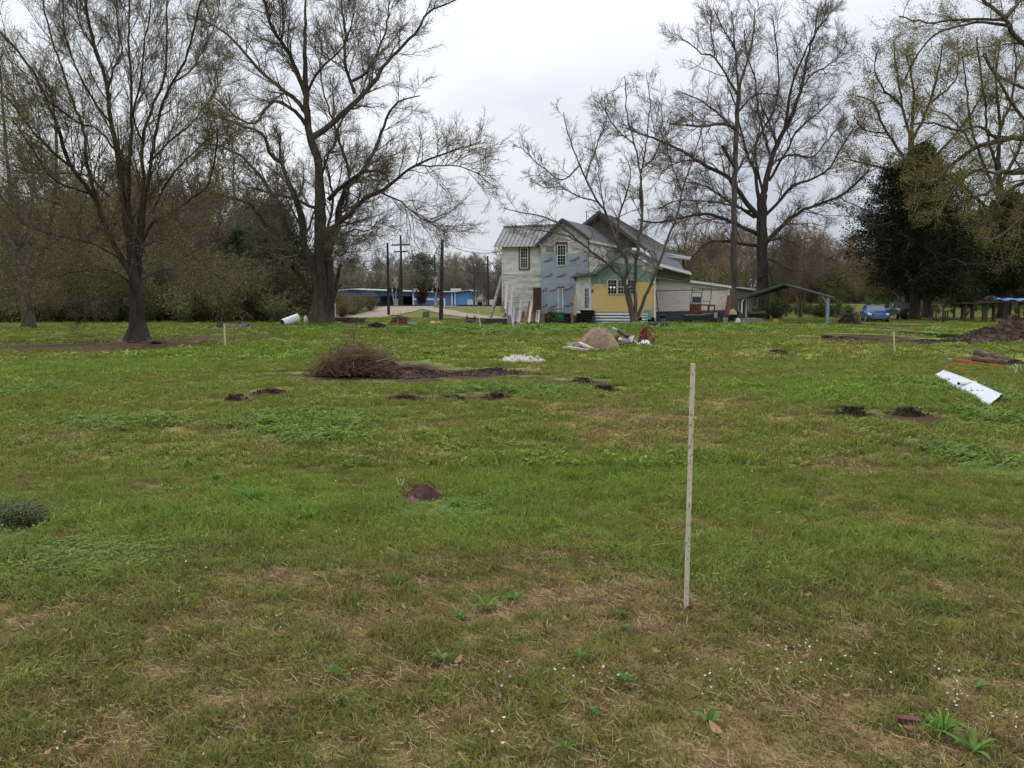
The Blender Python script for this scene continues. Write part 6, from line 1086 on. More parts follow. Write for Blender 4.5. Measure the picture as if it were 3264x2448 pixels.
for (x0, y0, x1, y1, r, l) in ((1003, 1117, 1035, 1160, .02, 'cut pale branch end sticking out at upper left'), (962, 1192, 988, 1176, .014, 'pale stick at lower left of the heap'), (995, 1194, 1022, 1170, .013, 'pale crossing stick'), (1058, 1182, 1072, 1206, .018, 'short pale log end at the front')):
    a = Vector(P(x0, y0, g[1] - .45)); b = Vector(P(x1, y1, g[1] - .35)); MB().tube([a, b], [r, r * .9], 8).build('cut_branch', MATS['pale_stick'], bp)['label'] = l
# ---------------------------------------------------------------- crumpled cloth, tarp heap, scrap
def crumple(name, px, py, w, h, m, label, cat, seed, d=.5, n=26, sharp=1.0, shape=None, dz=0):
    g = G(px, py); s = g[1] / FPX; r = np.random.default_rng(seed); rx = w * s / 2; H = h * s; vs = []; y0 = g[1] + d
    for j in range(n + 1):
        for i in range(n + 1):
            u = 2 * i / n - 1; v = 2 * j / n - 1; x = g[0] + rx * u * (1 + .12 * math.sin(4 * v + seed)); y = y0 + d * v * (1 + .15 * math.sin(5 * u + seed)); e = max(0, 1 - (abs(u) ** 2.6 + abs(v) ** 2.6)); rd = abs(float(vnoise(x * 7 / max(rx, .3), y * 8, seed)) - .5) * 2; rd2 = abs(float(vnoise(x * 17, y * 17, seed + 3)) - .5) * 2
            z = (shape(u, v) if shape else e ** .6 * (.35 + .8 * rd)) * H + .10 * H * rd2 * sharp * min(1, e * 2.5); vs.append((x, y, g[2] + z + .004 + dz))
    fs = [(j * (n + 1) + i, j * (n + 1) + i + 1, (j + 1) * (n + 1) + i + 1, (j + 1) * (n + 1) + i) for j in range(n) for i in range(n)]; fs = [f for f in fs if max(vs[k][2] for k in f) > g[2] + .006 + dz or r.random() < .25]
    return MB().raw(vs, fs).build(name, m, None, loc=g, label=label, cat=cat, smooth=False)
crumple('crumpled_cloth', 1668, 1157, 148, 26, mat('dirty_white_cloth', (.52, .47, .40), col2=(.15, .11, .08), scale=7, rough=.9, thr=(.36, .5)), 'flat crumpled dirty white cloth lying on the grass', 'cloth', 3, d=.4)
def tarp_shape(u, v):
    a = np.interp(u, [-1, -.7, -.35, .0, .22, .5, .78, .95, 1], [.12, .26, .52, .86, .97, .92, .78, .38, 0]); return float(a * (1 - abs(v) ** 2.5) ** .6)
TARP = mat('tan_tarp', (.32, .235, .155), col2=(.20, .14, .09), scale=3, rough=.95, bump=.5, bscale=30, col3=(.13, .09, .06), thr3=(.6, .68)); crumple('tarp_heap', 1893, 1118, 155, 70, TARP, 'large heap covered with a stained tan tarp', 'tarp', 5, d=.75, n=34, shape=tarp_shape, sharp=1.6)
WPL = mat('whitish_plank', (.52, .50, .46), col2=(.30, .27, .23), scale=6, stretch=(.5, 3, 3), rough=.9)
def bar3(name, a, b, Y0, Y1, w, h, m, label, cat='plank', group=None, dz=0):
    p = Vector(P(a[0], a[1], Y0)); q = Vector(P(b[0], b[1], Y1)); p.z = max(p.z, h / 2 + .005); q.z = max(q.z, h / 2 + .005); return MB().beam(p, q, w, h).build(name, m, None, loc=tuple(p), label=label, cat=cat, group=group)
YT = G(1860, 1118)[1]
bar3('plank', (1811, 1096), (1848, 1094), YT, YT + .7, .10, .05, WPL, 'upper white plank under the left end of the tan tarp'); bar3('plank', (1846, 1093), (1888, 1113), YT + .1, YT - .6, .14, .07, WPL, 'thick white plank slanting down at the left of the tan tarp'); bar3('plank', (1794, 1109), (1812, 1105), YT, YT + .2, .09, .05, WPL, 'short white plank end sticking out furthest left'); bar3('plank', (1808, 1107), (1876, 1120), YT - .3, YT - .9, .15, .08, WPL, 'lowest white plank lying in front of the tan tarp')
lump('dark_rubbish', 1850, 1112, 30, 9, BLK, 'dark rubbish between the white planks and the tarp', 'rubbish', 31, amp=.5); bar3('scrap_board', (1889, 1117), (1908, 1113), YT - .5, YT - .4, .2, .04, mat('torn_board', (.30, .20, .14), var=.4), 'torn brown board at the front corner of the tarp', 'board')
YS = G(2000, 1104)[1]
def panel(name, pts, m, label, cat, th=.03, kind=None, group=None, up=(0, 0, 1)):
    v = [Vector(P(*p)) for p in pts]; n = (v[1] - v[0]).cross(v[-1] - v[0]).normalized() * th; return MB().poly(v, n).build(name, m, None, loc=tuple(min(v, key=lambda p: p.z)), label=label, cat=cat, group=group)
panel('corrugated_sheet', [(1962, 1085, YS + .3), (2000, 1073, YS + .4), (2018, 1092, YS - .2), (1962, 1097, YS - .2)], mat('dark_sheet', (.06, .062, .065), col2=(.03, .03, .032), scale=12, stretch=(1, 1, 6), rough=.5), 'dark bent metal sheet beside the tan tarp', 'metal sheet'); panel('corrugated_sheet', [(2003, 1074, YS - .1), (2023, 1069, YS - .1), (2014, 1091, YS - .35)], mat('striped_sheet', (.42, .44, .45), col2=(.20, .21, .22), scale=10, stretch=(.2, .2, 8), rough=.5), 'small triangular grey corrugated sheet end in the scrap', 'metal sheet')
bar3('metal_post', (1952, 1046), (2000, 1073), YS + .5, YS, .13, .08, mat('grey_post', (.33, .34, .33), var=.4, scale=6), 'grey metal post slanting over the scrap heap', 'post'); bar3('rusty_beam', (1972, 1054), (2001, 1074), YS + .3, YS - .1, .16, .12, mat('dark_beam', (.09, .065, .05), var=.5), 'dark beam lying beside the grey metal post', 'beam')
boxat('wooden_block', 2009, 1072, 23, 14, mat('grey_brown_block', (.15, .12, .095), var=.4, scale=6), 'square grey brown wooden block on the scrap heap', 'block', Y=YS + .3, d=.3, dz=.22, rz=15); lump('rust_scrap', 1968, 1082, 46, 26, RUSTB, 'heap of rusty scrap just right of the tan tarp', 'scrap', 33, Y=YS + .35, amp=.5, nu=14); lump('white_rag', 1977, 1071, 12, 8, WHITE, 'small white rag on the rusty scrap', 'rag', 34, Y=YS, dz=.25, amp=.4)
# rusted round frame with curved bars
g = G(2066, 1098); s = g[1] / FPX; rf = thing('rusted_frame', 'rusty round cast machine frame with curved bars standing on the grass', 'machine frame', g); y = g[1] + .2; o = lambda px, py, dy=0: Vector(P(px, py, y + dy))
MB().tube([o(2036, 1082), o(2040, 1058), o(2052, 1044), o(2068, 1040)], .035, 8).build('curved_bar', RUSTB, rf); MB().tube([o(2066, 1040), o(2080, 1048), o(2090, 1062), o(2086, 1078), o(2074, 1082), o(2058, 1076), o(2040, 1066)], .028, 8).build('curved_bar', RUSTB, rf)
MB().tube([o(2064, 1052, -.1), o(2065, 1074, -.1)], .035, 8).build('bar', RUSTB, rf); MB().tube([o(2066, 1056, -.12), o(2078, 1051, -.12)], .025, 8).build('bar', RUSTB, rf); MB().blob(o(2054, 1098, .15), (.26, .22, .58), 5, 16, 10, .35).build('cast_body', RUST, rf); MB().blob(o(2066, 1094, .1), (.22, .2, .30), 6, 14, 8, .4).build('cast_body', RUSTB, rf); MB().tube([o(2086, 1072, -.05), o(2098, 1070, -.05)], [.07, .09], 10).build('hub', RUSTB, rf); MB().tube([o(2084, 1078), o(2085, 1092)], .02, 6).build('dangling_hose', BLK, rf)
MB().tube([o(2044, 1050, .1), o(2050, 1096, .1)], .05, 8).build('bar', RUST, rf)
crumple('white_sheet', 2058, 1100, 38, 17, mat('white_scrap_cloth', (.72, .72, .74), rough=.5), 'crumpled white sheet at the foot of the rusted frame', 'sheet', 9, d=.2, n=14)
bar3('pvc_scrap', (2020, 1085), (2036, 1098), YS - .1, YS - .4, .06, .05, WPL, 'short white pipe between the scrap heap and the rusted frame', 'pipe')
a = Vector(G(2066, 1048)); b = Vector(G(2127, 1048)); a.z = b.z = .21; MB().tube([a, a.lerp(b, .5), b], .205, 18).build('black_culvert_pipe', mat('ribbed_black_pipe', (.03, .03, .032), var=.4, scale=20, rough=.6), None, loc=(a.x, a.y, 0), label='thick black culvert pipe lying behind the rusted frame', cat='pipe')
# kettle grill
g = GY(2111, 71); kg = thing('kettle_grill', 'small black kettle grill on pale legs in front of the beige wall', 'grill', g); c = Vector(g) + Vector((0, 0, .56)); MB().blob(c, (.24, .24, .17), 1, 16, 8, 0).build('bowl', BLK, kg)
for a in (0.4, 2.5, 4.6): MB().tube([c + Vector((.12 * math.cos(a), .12 * math.sin(a), -.1)), Vector(g) + Vector((.25 * math.cos(a), .25 * math.sin(a), 0))], .014, 6).build('leg', WHITE, kg)
# ladders
def ladder(name, bl, br, tl, tr, n, r, m, label):
    t = thing(name, label, 'ladder', tuple(bl)); bl, br, tl, tr = map(Vector, (bl, br, tl, tr)); MB().beam(bl, tl, r, r * 1.4).build('rail', m, t); MB().beam(br, tr, r, r * 1.4).build('rail', m, t)
    for k in range(n): f = (k + .7) / (n + .2); MB().beam(bl.lerp(tl, f), br.lerp(tr, f), r * .7, r * .7).build('rung', m, t)
ladder('ladder', GY(2083, 69.5), GY(2104, 69.3), P(2071, 934, 69.6), P(2089, 917, 69.8), 8, .055, mat('dark_brown_ladder', (.085, .06, .045), var=.4), 'dark ladder leaning where the yellow and beige walls meet')
ladder('ladder', P(1779, 1012, 71.2), P(1795, 1012, 71.1), tuple(on(PM, 1779, 917, .15)), tuple(on(PM, 1793, 916, .15)), 11, .035, mat('pale_aluminium', (.50, .52, .54), rough=.4, metal=.3), 'thin pale aluminium ladder against the grey blue wrap'); MB().beam(on(PM, 1776, 917, .2), on(PM, 1799, 915, .2), .04, .13).build('ladder_standoff', WOODG, None, label='grey wooden strip across the top of the aluminium ladder', cat='strip')
# trailer with rusty frames
YTt = 70.3; z0 = .0; tr = thing('utility_trailer', 'dark flat trailer carrying rusty frames in front of the beige wall', 'trailer', GY(2232, YTt)); XX = lambda px: (px - CX) / FPX * YTt; ZZ = lambda py: 1.6 + ray(CX, py)[1] * YTt
MB().box(((XX(2178) + XX(2286)) / 2, YTt + .7, ZZ(1008)), (XX(2286) - XX(2178), 1.6, .12)).build('bed', mat('dark_timber', (.035, .028, .024), var=.5, scale=6), tr); MB().box(((XX(2180) + XX(2284)) / 2, YTt - .12, ZZ(1014)), (XX(2284) - XX(2180), .1, .3)).build('side_rail', BLK, tr); MB().box((XX(2195), YTt + .4, ZZ(1016)), (.5, .5, .5)).build('tool_box', DWOOD, tr)
for px, r in ((2286, .40), (2272, .34)): w = MB().tube([(XX(px), YTt - .12, .40), (XX(px), YTt + .12, .40)], r, 20).build('wheel', ty_ if False else mat('tyre_rubber', (.02, .02, .02)), tr); MB().tube([(XX(px), YTt - .135, .40), (XX(px), YTt - .121, .40)], r * .5, 14).build('rim', RUST, w)
MB().box((XX(2278), YTt - .15, ZZ(1004)), (.26, .08, .42)).build('fender', mat('pale_fender', (.27, .30, .33), var=.3), tr); MB().tube([(XX(2180), YTt - .2, ZZ(1004)), (XX(2230), YTt - .2, ZZ(1004)), (XX(2252), YTt - .2, ZZ(998)), (XX(2264), YTt - .2, ZZ(1000))], .02, 6).build('strap', WPL, tr); MB().tube([(XX(2176), YTt + .5, .45), (XX(2160), YTt + .5, .42)], .05, 6).build('tongue', RUST, tr)
fr = thing('rusty_box_frame', 'low rusty box frame standing on the dark trailer', 'frame', (XX(2240), YTt + .3, .6))
MB().box((XX(2216), YTt + .3, ZZ(986)), (XX(2233) - XX(2200), .08, ZZ(970) - ZZ(1002))).build('plate', RUST, fr); MB().beam((XX(2200), YTt + .3, ZZ(970)), (XX(2279), YTt + .3, ZZ(974)), .07, .1).build('top_rail', RUST, fr); MB().beam((XX(2200), YTt + .3, ZZ(997)), (XX(2279), YTt + .3, ZZ(997)), .07, .18).build('bottom_rail', RUST, fr)
for px in (2234, 2258, 2278): MB().beam((XX(px), YTt + .3, ZZ(1002)), (XX(px), YTt + .3, ZZ(972)), .09, .07).build('upright', RUST, fr)
MB().box((XX(2212), YTt + .24, ZZ(971)), (.5, .06, .1)).build('orange_strip', RUSTB, fr)
f2 = thing('tall_rusty_rack', 'tall rusty pipe rack standing on the trailer against the beige wall', 'rack', (XX(2230), YTt + .9, .6)); pt = lambda px, py: Vector(P(px, py, YTt + .9))
for a, b in (((2198, 1000), (2207, 917)), ((2228, 1000), (2239, 920)), ((2258, 1000), (2269, 921)), ((2207, 917), (2269, 921)), ((2206, 930), (2238, 933)), ((2236, 959), (2264, 961)), ((2201, 964), (2233, 964))): MB().beam(pt(*a), pt(*b), .05, .05, (0, 1, 0)).build('pipe', RUST, f2)
# green bin and tubs
def bin_(name, px, py, w, h, m, label, cat, Y=None, taper=.8, d=None, parent=None, handle=False):
    g = G(px, py) if Y is None else GY(px, Y); s = g[1] / FPX; W_ = w * s; H = h * s; D_ = d or W_ * .8; t = thing(name, label, cat, g); k = taper; x, y, z = g
    MB().hexa([(x - W_ / 2 * k, y, z), (x + W_ / 2 * k, y, z), (x + W_ / 2 * k, y + D_ * k, z), (x - W_ / 2 * k, y + D_ * k, z), (x - W_ / 2, y - .05, z + H), (x + W_ / 2, y - .05, z + H), (x + W_ / 2, y + D_, z + H), (x - W_ / 2, y + D_, z + H)]).build('body', m, t)
    MB().box((x, y + D_ / 2 - .03, z + H + .02), (W_ * 1.06, D_ * 1.1, .05)).build('rim', m, t); return t
gb_ = bin_('trash_bin', 1782, 1027, 32, 36, mat('green_plastic', (.012, .13, .075), rough=.45), 'green wheeled trash bin in front of the grey blue wrap', 'bin', Y=70.4, d=.7); xb, yb, zb = GY(1782, 70.4); MB().box((xb + .05, yb - .075, .62), (.14, .012, .12)).build('badge', mat('pale_green_mark', (.16, .30, .24)), gb_)
for s_ in (-.28, .28): MB().tube([(xb + s_ - .04, yb + .55, .11), (xb + s_ + .04, yb + .55, .11)], .11, 12).build('wheel', BLK, gb_)
bin_('black_tub', 1594, 1018, 36, 19, BLK, 'black plastic tub standing on the raised trough by the house', 'tub', Y=66.5)
bin_('black_crate', 1757, 1033, 22, 11, BLK, 'black planter box left of the green bin', 'planter', Y=69.5); bin_('black_crate', 1784, 1033, 24, 10, mat('brown_black_box', (.03, .024, .02), var=.3), 'dark box in front of the green bin', 'box', Y=69.6); bin_('black_tote', 1809, 1030, 22, 18, mat('blue_black_plastic', (.022, .025, .035), rough=.5), 'blue black tote between the green bin and the steps', 'tote', Y=70.8)
MB().beam(P(1748, 1022, 70.0), P(1748.5, 985, 70.0), .05, .05, (0, 1, 0)).beam(P(1748, 985, 70), P(1797, 985, 70), .04, .05).beam(P(1797, 985, 70), P(1797, 1025, 70), .05, .05, (0, 1, 0)).beam(P(1772, 985, 70), P(1772, 992, 70), .03, .03, (0, 1, 0)).build('metal_rack', mat('dark_rack', (.05, .05, .052)), None, label='thin dark metal rack around the green bin', cat='rack')
x, y, z = GY(1757, 69.8); pv = proto_bush(401, .5, .25, 8, .03); pl_ = link('potted_plant', npmesh('potted_plant', pv[0], pv[1], [TWIG, MATS['bush_leaf']], mi=pv[2], cols=pv[3] * np.array([.09, .12, .03])), None, (x, y, z + .28)); setp(pl_, 'small green plant growing in the black planter box', 'plant')
lump('white_green_basin', 1844, 993, 12, 8, mat('pale_green_plastic', (.42, .55, .48)), 'small pale green basin left of the glazed door', 'basin', 41, Y=70.0, dz=.85, amp=.1); boxat('concrete_slab', 1843, 1033, 70, 2.5, CONC, 'thin pale slab lying in front of the steps', 'slab', d=.6); lump('bucket', 1824, 1031, 10, 12, CONC, 'small pale bucket left of the steps', 'bucket', 42, Y=70.6, amp=.05); lump('stone', 1913, 1029, 12, 8, mat('pale_stone', (.30, .28, .26), var=.3), 'pale stone right of the steps', 'stone', 43, Y=69.0)
bar3('plywood_strip', (1833, 1006), (1834, 940), 70.4, 70.9, .22, .04, PLY, 'upright yellow plywood strip between the wrap and the white door wall', 'board')
boxat('rusty_sheet', 1712, 985, 26, 71, mat('brown_rusty_sheet', (.10, .05, .035), col2=(.055, .032, .026), scale=2, rough=.85), 'tall brown rusty sheet panel covering the doorway left of the wrap', 'sheet', Y=72.9, d=.04, dz=1.05)
# leaning planks along the left wall
PLK = [((1610, 985), (1617, 905), .16, WPL, 'white plank leaning on the left wall, leftmost of the long ones'), ((1612, 1000), (1621, 908), .15, WPL, 'second long white plank leaning on the left wall'), ((1622, 1005), (1628, 909), .16, WPL, 'third long white plank leaning on the left wall'), ((1628, 1008), (1634, 895), .13, WPL, 'longest thin white plank leaning on the left wall'),
 ((1602, 995), (1614, 962), .5, WOODG, 'wide grey board leaning at the left house corner'), ((1622, 1030), (1623, 983), .42, mat('blue_grey_door', (.20, .22, .25), var=.2), 'blue grey door panel leaning beside the black tub'), ((1636, 1030), (1638, 972), .17, mat('pale_grey_post', (.46, .47, .49), var=.15), 'thick pale grey post right of the blue grey door panel'),
 ((1633, 1028), (1629, 984), .07, WPL, 'thin crossed white stick by the blue grey panel'), ((1648, 1026), (1653, 988), .09, WPL, 'short white plank leaning right of the thick grey post'), ((1652, 1030), (1665, 975), .2, WPL, 'wide grey white plank in the middle of the leaning row'), ((1655, 1028), (1659, 955), .12, WPL, 'tall narrow whitish plank in the middle of the leaning row'), ((1662, 1032), (1667, 996), .12, WOODG, 'short grey board in the leaning row'),
 ((1673, 1030), (1669, 992), .18, RUSTB, 'orange brown board leaning left in the row'), ((1677, 1030), (1689, 961), .15, RUSTB, 'long reddish board leaning right in the row'), ((1680, 1026), (1682, 992), .2, ORANGE, 'orange board between the two reddish ones'), ((1686, 1028), (1694, 961), .15, mat('bright_white_plank', (.62, .61, .58), var=.15), 'clean white plank leaning right of the reddish boards'),
 ((1697, 1026), (1701, 986), .2, RUSTB, 'brown board below the rusty sheet panel'), ((1703, 1024), (1706, 984), .16, RUST, 'dark red board below the rusty sheet panel'), ((1715, 1030), (1719, 986), .11, mat('bright_white_plank', (.6, .6, .6)), 'white stick leaning below the right edge of the rusty sheet'), ((1709, 1026), (1709, 987), .10, WPL, 'short pale stick below the rusty sheet'), ((1605, 1020), (1614, 996), .16, RUSTB, 'short orange plank leaning against the black tub')]
for k, (a, b, w, m, l) in enumerate(PLK):
    p = Vector(P(a[0], a[1], 71.4 - .02 * k)); q_ = Vector(P(b[0], b[1], 73.6 if a[0] > 1640 else 74.3)); p.z = max(p.z, .02) if a[1] > 1015 else p.z; MB().beam(p, q_, w, .035, (0, 1, 0)).build('leaning_plank', m, None, loc=tuple(p), label=l, cat='plank', group='boards leaning along the left wall')
bar3('prop_pole', (1562, 1016), (1600, 880), 74, 76.5, .2, .2, mat('weathered_pole', (.36, .34, .30), col2=(.16, .13, .11), scale=3), 'thick weathered pole leaning against the left end of the house', 'pole'); bar3('white_board', (1641, 1034), (1677, 1030), 70, 70, .2, .05, WHITE, 'short white board lying below the leaning planks', 'board')
# raised trough and post pair
g = GY(1580, 65); tgh = thing('raised_trough', 'long concrete block trough with a pale top edge at the left of the house', 'trough', g); s = 65 / FPX
for k in range(4): MB().box((g[0] + (-1.5 + k) * 18.4 * s, g[1] + .3, .25), (18.1 * s, .6, .50)).build('block', mat('mossy_block', (.075, .068, .045), col2=(.04, .035, .025), scale=4, rough=.95), tgh)
MB().box((g[0], g[1] + .3, .53), (76 * s, .68, .06)).build('top_slab', mat('pale_slab', (.42, .40, .36), var=.2), tgh)
bar3('white_pole', (1534, 1053), (1524, 990), G(1534, 1053)[1], G(1534, 1053)[1] + .3, .06, .06, mat('grey_white_pole', (.46, .45, .42), var=.2), 'thin leaning white pole left of the trough', 'pole'); bar3('white_pole', (1638, 1053), (1629, 1000), G(1638, 1053)[1], G(1638, 1053)[1] + .5, .05, .05, MATS['grey_white_pole'], 'thin leaning white pole right of the trough', 'pole')
g = GY(1504, 72); fp = thing('iron_stand', 'rusty iron stand with upright bars and a dark pan left of the trough', 'stand', g); s = 72 / FPX
for px, t0 in ((1489, 1003), (1511, 1004), (1516, 1006)): MB().beam(GY(px, 72), P(px, t0, 72), .07, .07, (0, 1, 0)).build('upright', RUST, fp)
MB().box((g[0] - .1, g[1] + .1, .42), (.75, .5, .10)).build('shelf', RUST, fp); MB().blob((g[0] - .1, g[1] - .1, .1), (.42, .3, .14), 1, 12, 6, .2).build('pan', BLK, fp)
lump('dark_scrap', 1540, 1022, 40, 12, BLK, 'dark scrap heap behind the left white pole', 'scrap', 51, amp=.4, Y=71); lump('white_sack', 1554, 1016, 10, 7, WHITE, 'small white sack on the dark scrap heap', 'sack', 52, Y=70.8, amp=.2, dz=.22)
YL = G(1400, 1034)[1]; panel('plywood_piece', [(1367, 1032, YL), (1399, 1030, YL + .4), (1376, 1022.5, YL + .6)], mat('orange_plywood', (.48, .25, .12), var=.25), 'orange plywood piece lying near the yard lamp pole', 'plywood'); bar3('plank', (1396, 1024), (1407, 1032), YL + .8, YL, .12, .05, mat('pinkish_plank', (.36, .24, .18), var=.3), 'short dull plank right of the orange plywood piece')
bar3('plank', (1399, 1037), (1432, 1036), YL - .4, YL - .2, .2, .05, mat('cream_plank', (.58, .50, .34), var=.2), 'long cream plank lying flat in the grass'); bar3('plank', (1432, 1036), (1488, 1030), YL, YL + 1, .18, .05, mat('orange_cream_plank', (.55, .36, .2), var=.25), 'long orange plank lying flat between pole and stand'); bar3('plank', (1453, 1038), (1467, 1037), YL - .5, YL - .5, .2, .05, ORANGE, 'short bright orange board in the grass')
# rusted tangle, chair, slab, rocks on the left
g = GY(1274, 66); rt_ = thing('rusty_stump_tangle', 'reddish brown uprooted tangle of wood and rust near the gravel road', 'scrap', g); A1, R1 = sticks(60, .3, .9, .02, .05, 9, .55, .7); v, f = tubes(A1, R1, 5); link('roots', npmesh('roots', v, f, RUST), rt_)['kind'] = 'stuff'
MB().beam(P(1263, 1008, 65.8), P(1290, 1032, 65.6), .35, .08, (0, 1, 0)).build('plate', RUSTB, rt_); MB().beam(P(1266, 1007, 65.7), P(1268, 1034, 65.5), .12, .08, (0, 1, 0)).build('post', mat('pinkish_wood', (.3, .2, .16), var=.3), rt_); MB().beam(P(1248, 1004, 66), P(1268, 1008, 66), .1, .06).build('bar', RUST, rt_)
g = GY(1312, 67); ch = thing('broken_chair', 'small broken teal chair lying right of the rusty tangle', 'chair', g); TEAL = mat('teal_paint', (.10, .27, .28), var=.3); MB().box((g[0] - .1, g[1], .12), (.5, .4, .08), 0, .2).build('seat', TEAL, ch); MB().beam((g[0], g[1], .1), (g[0] + .2, g[1], .42), .05, .05, (0, 1, 0)).build('leg', TEAL, ch); MB().beam((g[0] - .2, g[1], .1), (g[0] - .12, g[1], .40), .04, .04, (0, 1, 0)).build('leg', TEAL, ch)
bar3('pale_pipe', (1316, 1031), (1327, 1031), 66.8, 66.8, .1, .08, mat('mint_pipe', (.45, .58, .52)), 'short mint green pipe beside the teal chair', 'pipe'); bar3('pale_pipe', (1225, 1032), (1246, 1031), 67, 67, .09, .06, MATS['mint_pipe'], 'thin mint green pipe left of the rusty tangle', 'pipe'); bar3('flat_board', (1322, 1042), (1347, 1041), 62, 62, .2, .05, mat('pinkish_board', (.28, .18, .14), var=.4), 'small brown board lying in the grass in front of the teal chair', 'board')
YR = 66; sb = thing('brick_stub_wall', 'short crumbling brick stub with a dark slab on top right of the split tree', 'wall', GY(1140, YR)); s = YR / FPX; X0 = GY(1102, YR)[0]; BRM = [mat('old_brick_a', (.105, .062, .05), var=.4, scale=8), mat('old_brick_b', (.15, .10, .082), var=.4, scale=8)]; rgb = random.Random(3); me_b = None
for r in range(6):
    for k in range(7): x = X0 + k * .205 + (.1 if r % 2 else 0); MB().box((x + rgb.uniform(-.01, .01), YR + rgb.uniform(-.03, .03), .05 + r * .075), (.193, .2, .066)).build('brick', BRM[rgb.randrange(2)], sb)
MB().box((X0 + .3, YR + .2, .52), (2.3, .7, .06)).build('slab', mat('dark_slab', (.05, .042, .04)), sb); lump('rubble', 1112, 1036, 46, 20, SOIL, 'dark rubble leaning on the left of the brick stub', 'rubble', 61, amp=.4, Y=65.4)
g = GY(1087, 80); bar3('low_beam', (1066, 1018), (1104, 1018), 68, 68, .2, .3, mat('dark_slab', (.05, .042, .04)), 'low dark beam between the split tree and the brick stub', 'beam')
a = Vector(P(901, 1033, 61.0)); b = Vector(P(949, 1012.5, 61.8)); a.z = .27; wbx = thing('white_barrel', 'long white barrel lying tilted on the grass left of the split tree', 'barrel', (a.x, a.y, 0)); MB().tube([a, a.lerp(b, .5), b], [.27, .27, .27], 20).build('shell', mat('glossy_white', (.74, .76, .80), rough=.35), wbx); dd_ = (b - a).normalized(); MB().tube([a - dd_ * .012, a - dd_ * .001], .255, 20).build('open_end_shade', BLK, wbx)  # black end disc stands in for the shaded inside of the barrel
lump('rusty_heap', 985, 1030, 40, 28, RUST, 'rusty brown heap between the white barrel and the split tree', 'scrap', 62, Y=63, amp=.5); lump('white_plastic_scrap', 976, 1030, 12, 20, WHITE, 'small crumpled white scrap right of the white barrel', 'scrap', 63, Y=62.2, amp=.6); MB().poly([P(942, 1006, 64), P(956, 1006, 64), P(947, 994, 64)], (0, .05, 0)).build('orange_cone_scrap', mat('orange_scrap', (.45, .16, .06)), None, label='small orange pointed scrap above the white barrel', cat='scrap')
ROCK = mat('brown_rubble_stone', (.20, .155, .12), col2=(.06, .045, .038), scale=5, rough=.95, bump=.6)
for k, (px, py, w, h, l) in enumerate(((676, 1052, 26, 14, 'pale rounded stone, leftmost in the left rubble group'), (703, 1051, 30, 24, 'dark pointed stone in the left rubble group'), (735, 1053, 50, 10, 'flat grey slab in front of the left rubble group'), (764, 1047, 60, 17, 'low brown heap of broken slabs, right rubble group'), (790, 1050, 40, 14, 'reddish broken slab at the right of the rubble'), (806, 1052, 24, 8, 'small brown slab at the right tip of the rubble'))): lump('rubble_stone', px, py, w, h, ROCK if k != 1 else mat('dark_stone', (.07, .06, .055), var=.4), l, 'stone', 70 + k, amp=.45, nu=9, nv_=5)
a = GY(1055, 62); lump('tree_root_mound', 468, 1092, 110, 9, MULCH, 'low brown bark mound at the right foot of the left tree', 'mound', 81, amp=.4)
# ---------------------------------------------------------------- right side: logs, gutter, poles, deck
LOG = mat('weathered_log', (.15, .10, .068), col2=(.045, .03, .022), scale=4, stretch=(.4, 2.5, 3), rough=.95, bump=.8, bscale=12)
def log(a, b, Y0, Y1, r, label):
    p = Vector(P(a[0], a[1], Y0)); q_ = Vector(P(b[0], b[1], Y1)); p.z = max(p.z, r); q_.z = max(q_.z, r * .7); n = 9; pts = [p.lerp(q_, k / n) + Vector((0, 0, .02 * math.sin(k * 2))) for k in range(n + 1)]; MB().tube(pts, [r * (1 + .1 * math.sin(k * 1.7)) * (1 - .25 * k / n) for k in range(n + 1)], 11).build('log', LOG, None, loc=tuple(p), label=label, cat='log')
log((3112, 1126), (3232, 1166), 25.3, 24.2, .12, 'upper weathered log lying at the right edge'); log((3100, 1145), (3212, 1172), 24.6, 23.9, .10, 'lower darker log beneath the upper one at the right')
ORP = mat('orange_pole', (.42, .10, .035), var=.4, scale=6, rough=.7)
def opole(a, b, Y0, Y1, r, label):
    p = Vector(P(a[0], a[1], Y0)); q_ = Vector(P(b[0], b[1], Y1)); p.z = max(.05, p.z); q_.z = max(.04, q_.z); t = thing('painted_pole', label, 'pole', tuple(p)); m_ = p.lerp(q_, .09); MB().beam(p, m_, r * 1.5, r * 1.5).build('grey_tip', mat('grey_tip', (.30, .32, .34), var=.3), t); MB().beam(m_, q_, r * 1.3, r * 1.7).build('shaft', ORP, t)
opole((3022, 1145), (3219, 1181), 25.2, 22.4, .04, 'longer orange red pole with a grey tip lying by the logs'); opole((3018, 1172), (3090, 1186), 22.8, 21.8, .03, 'short orange red pole half hidden in the grass')
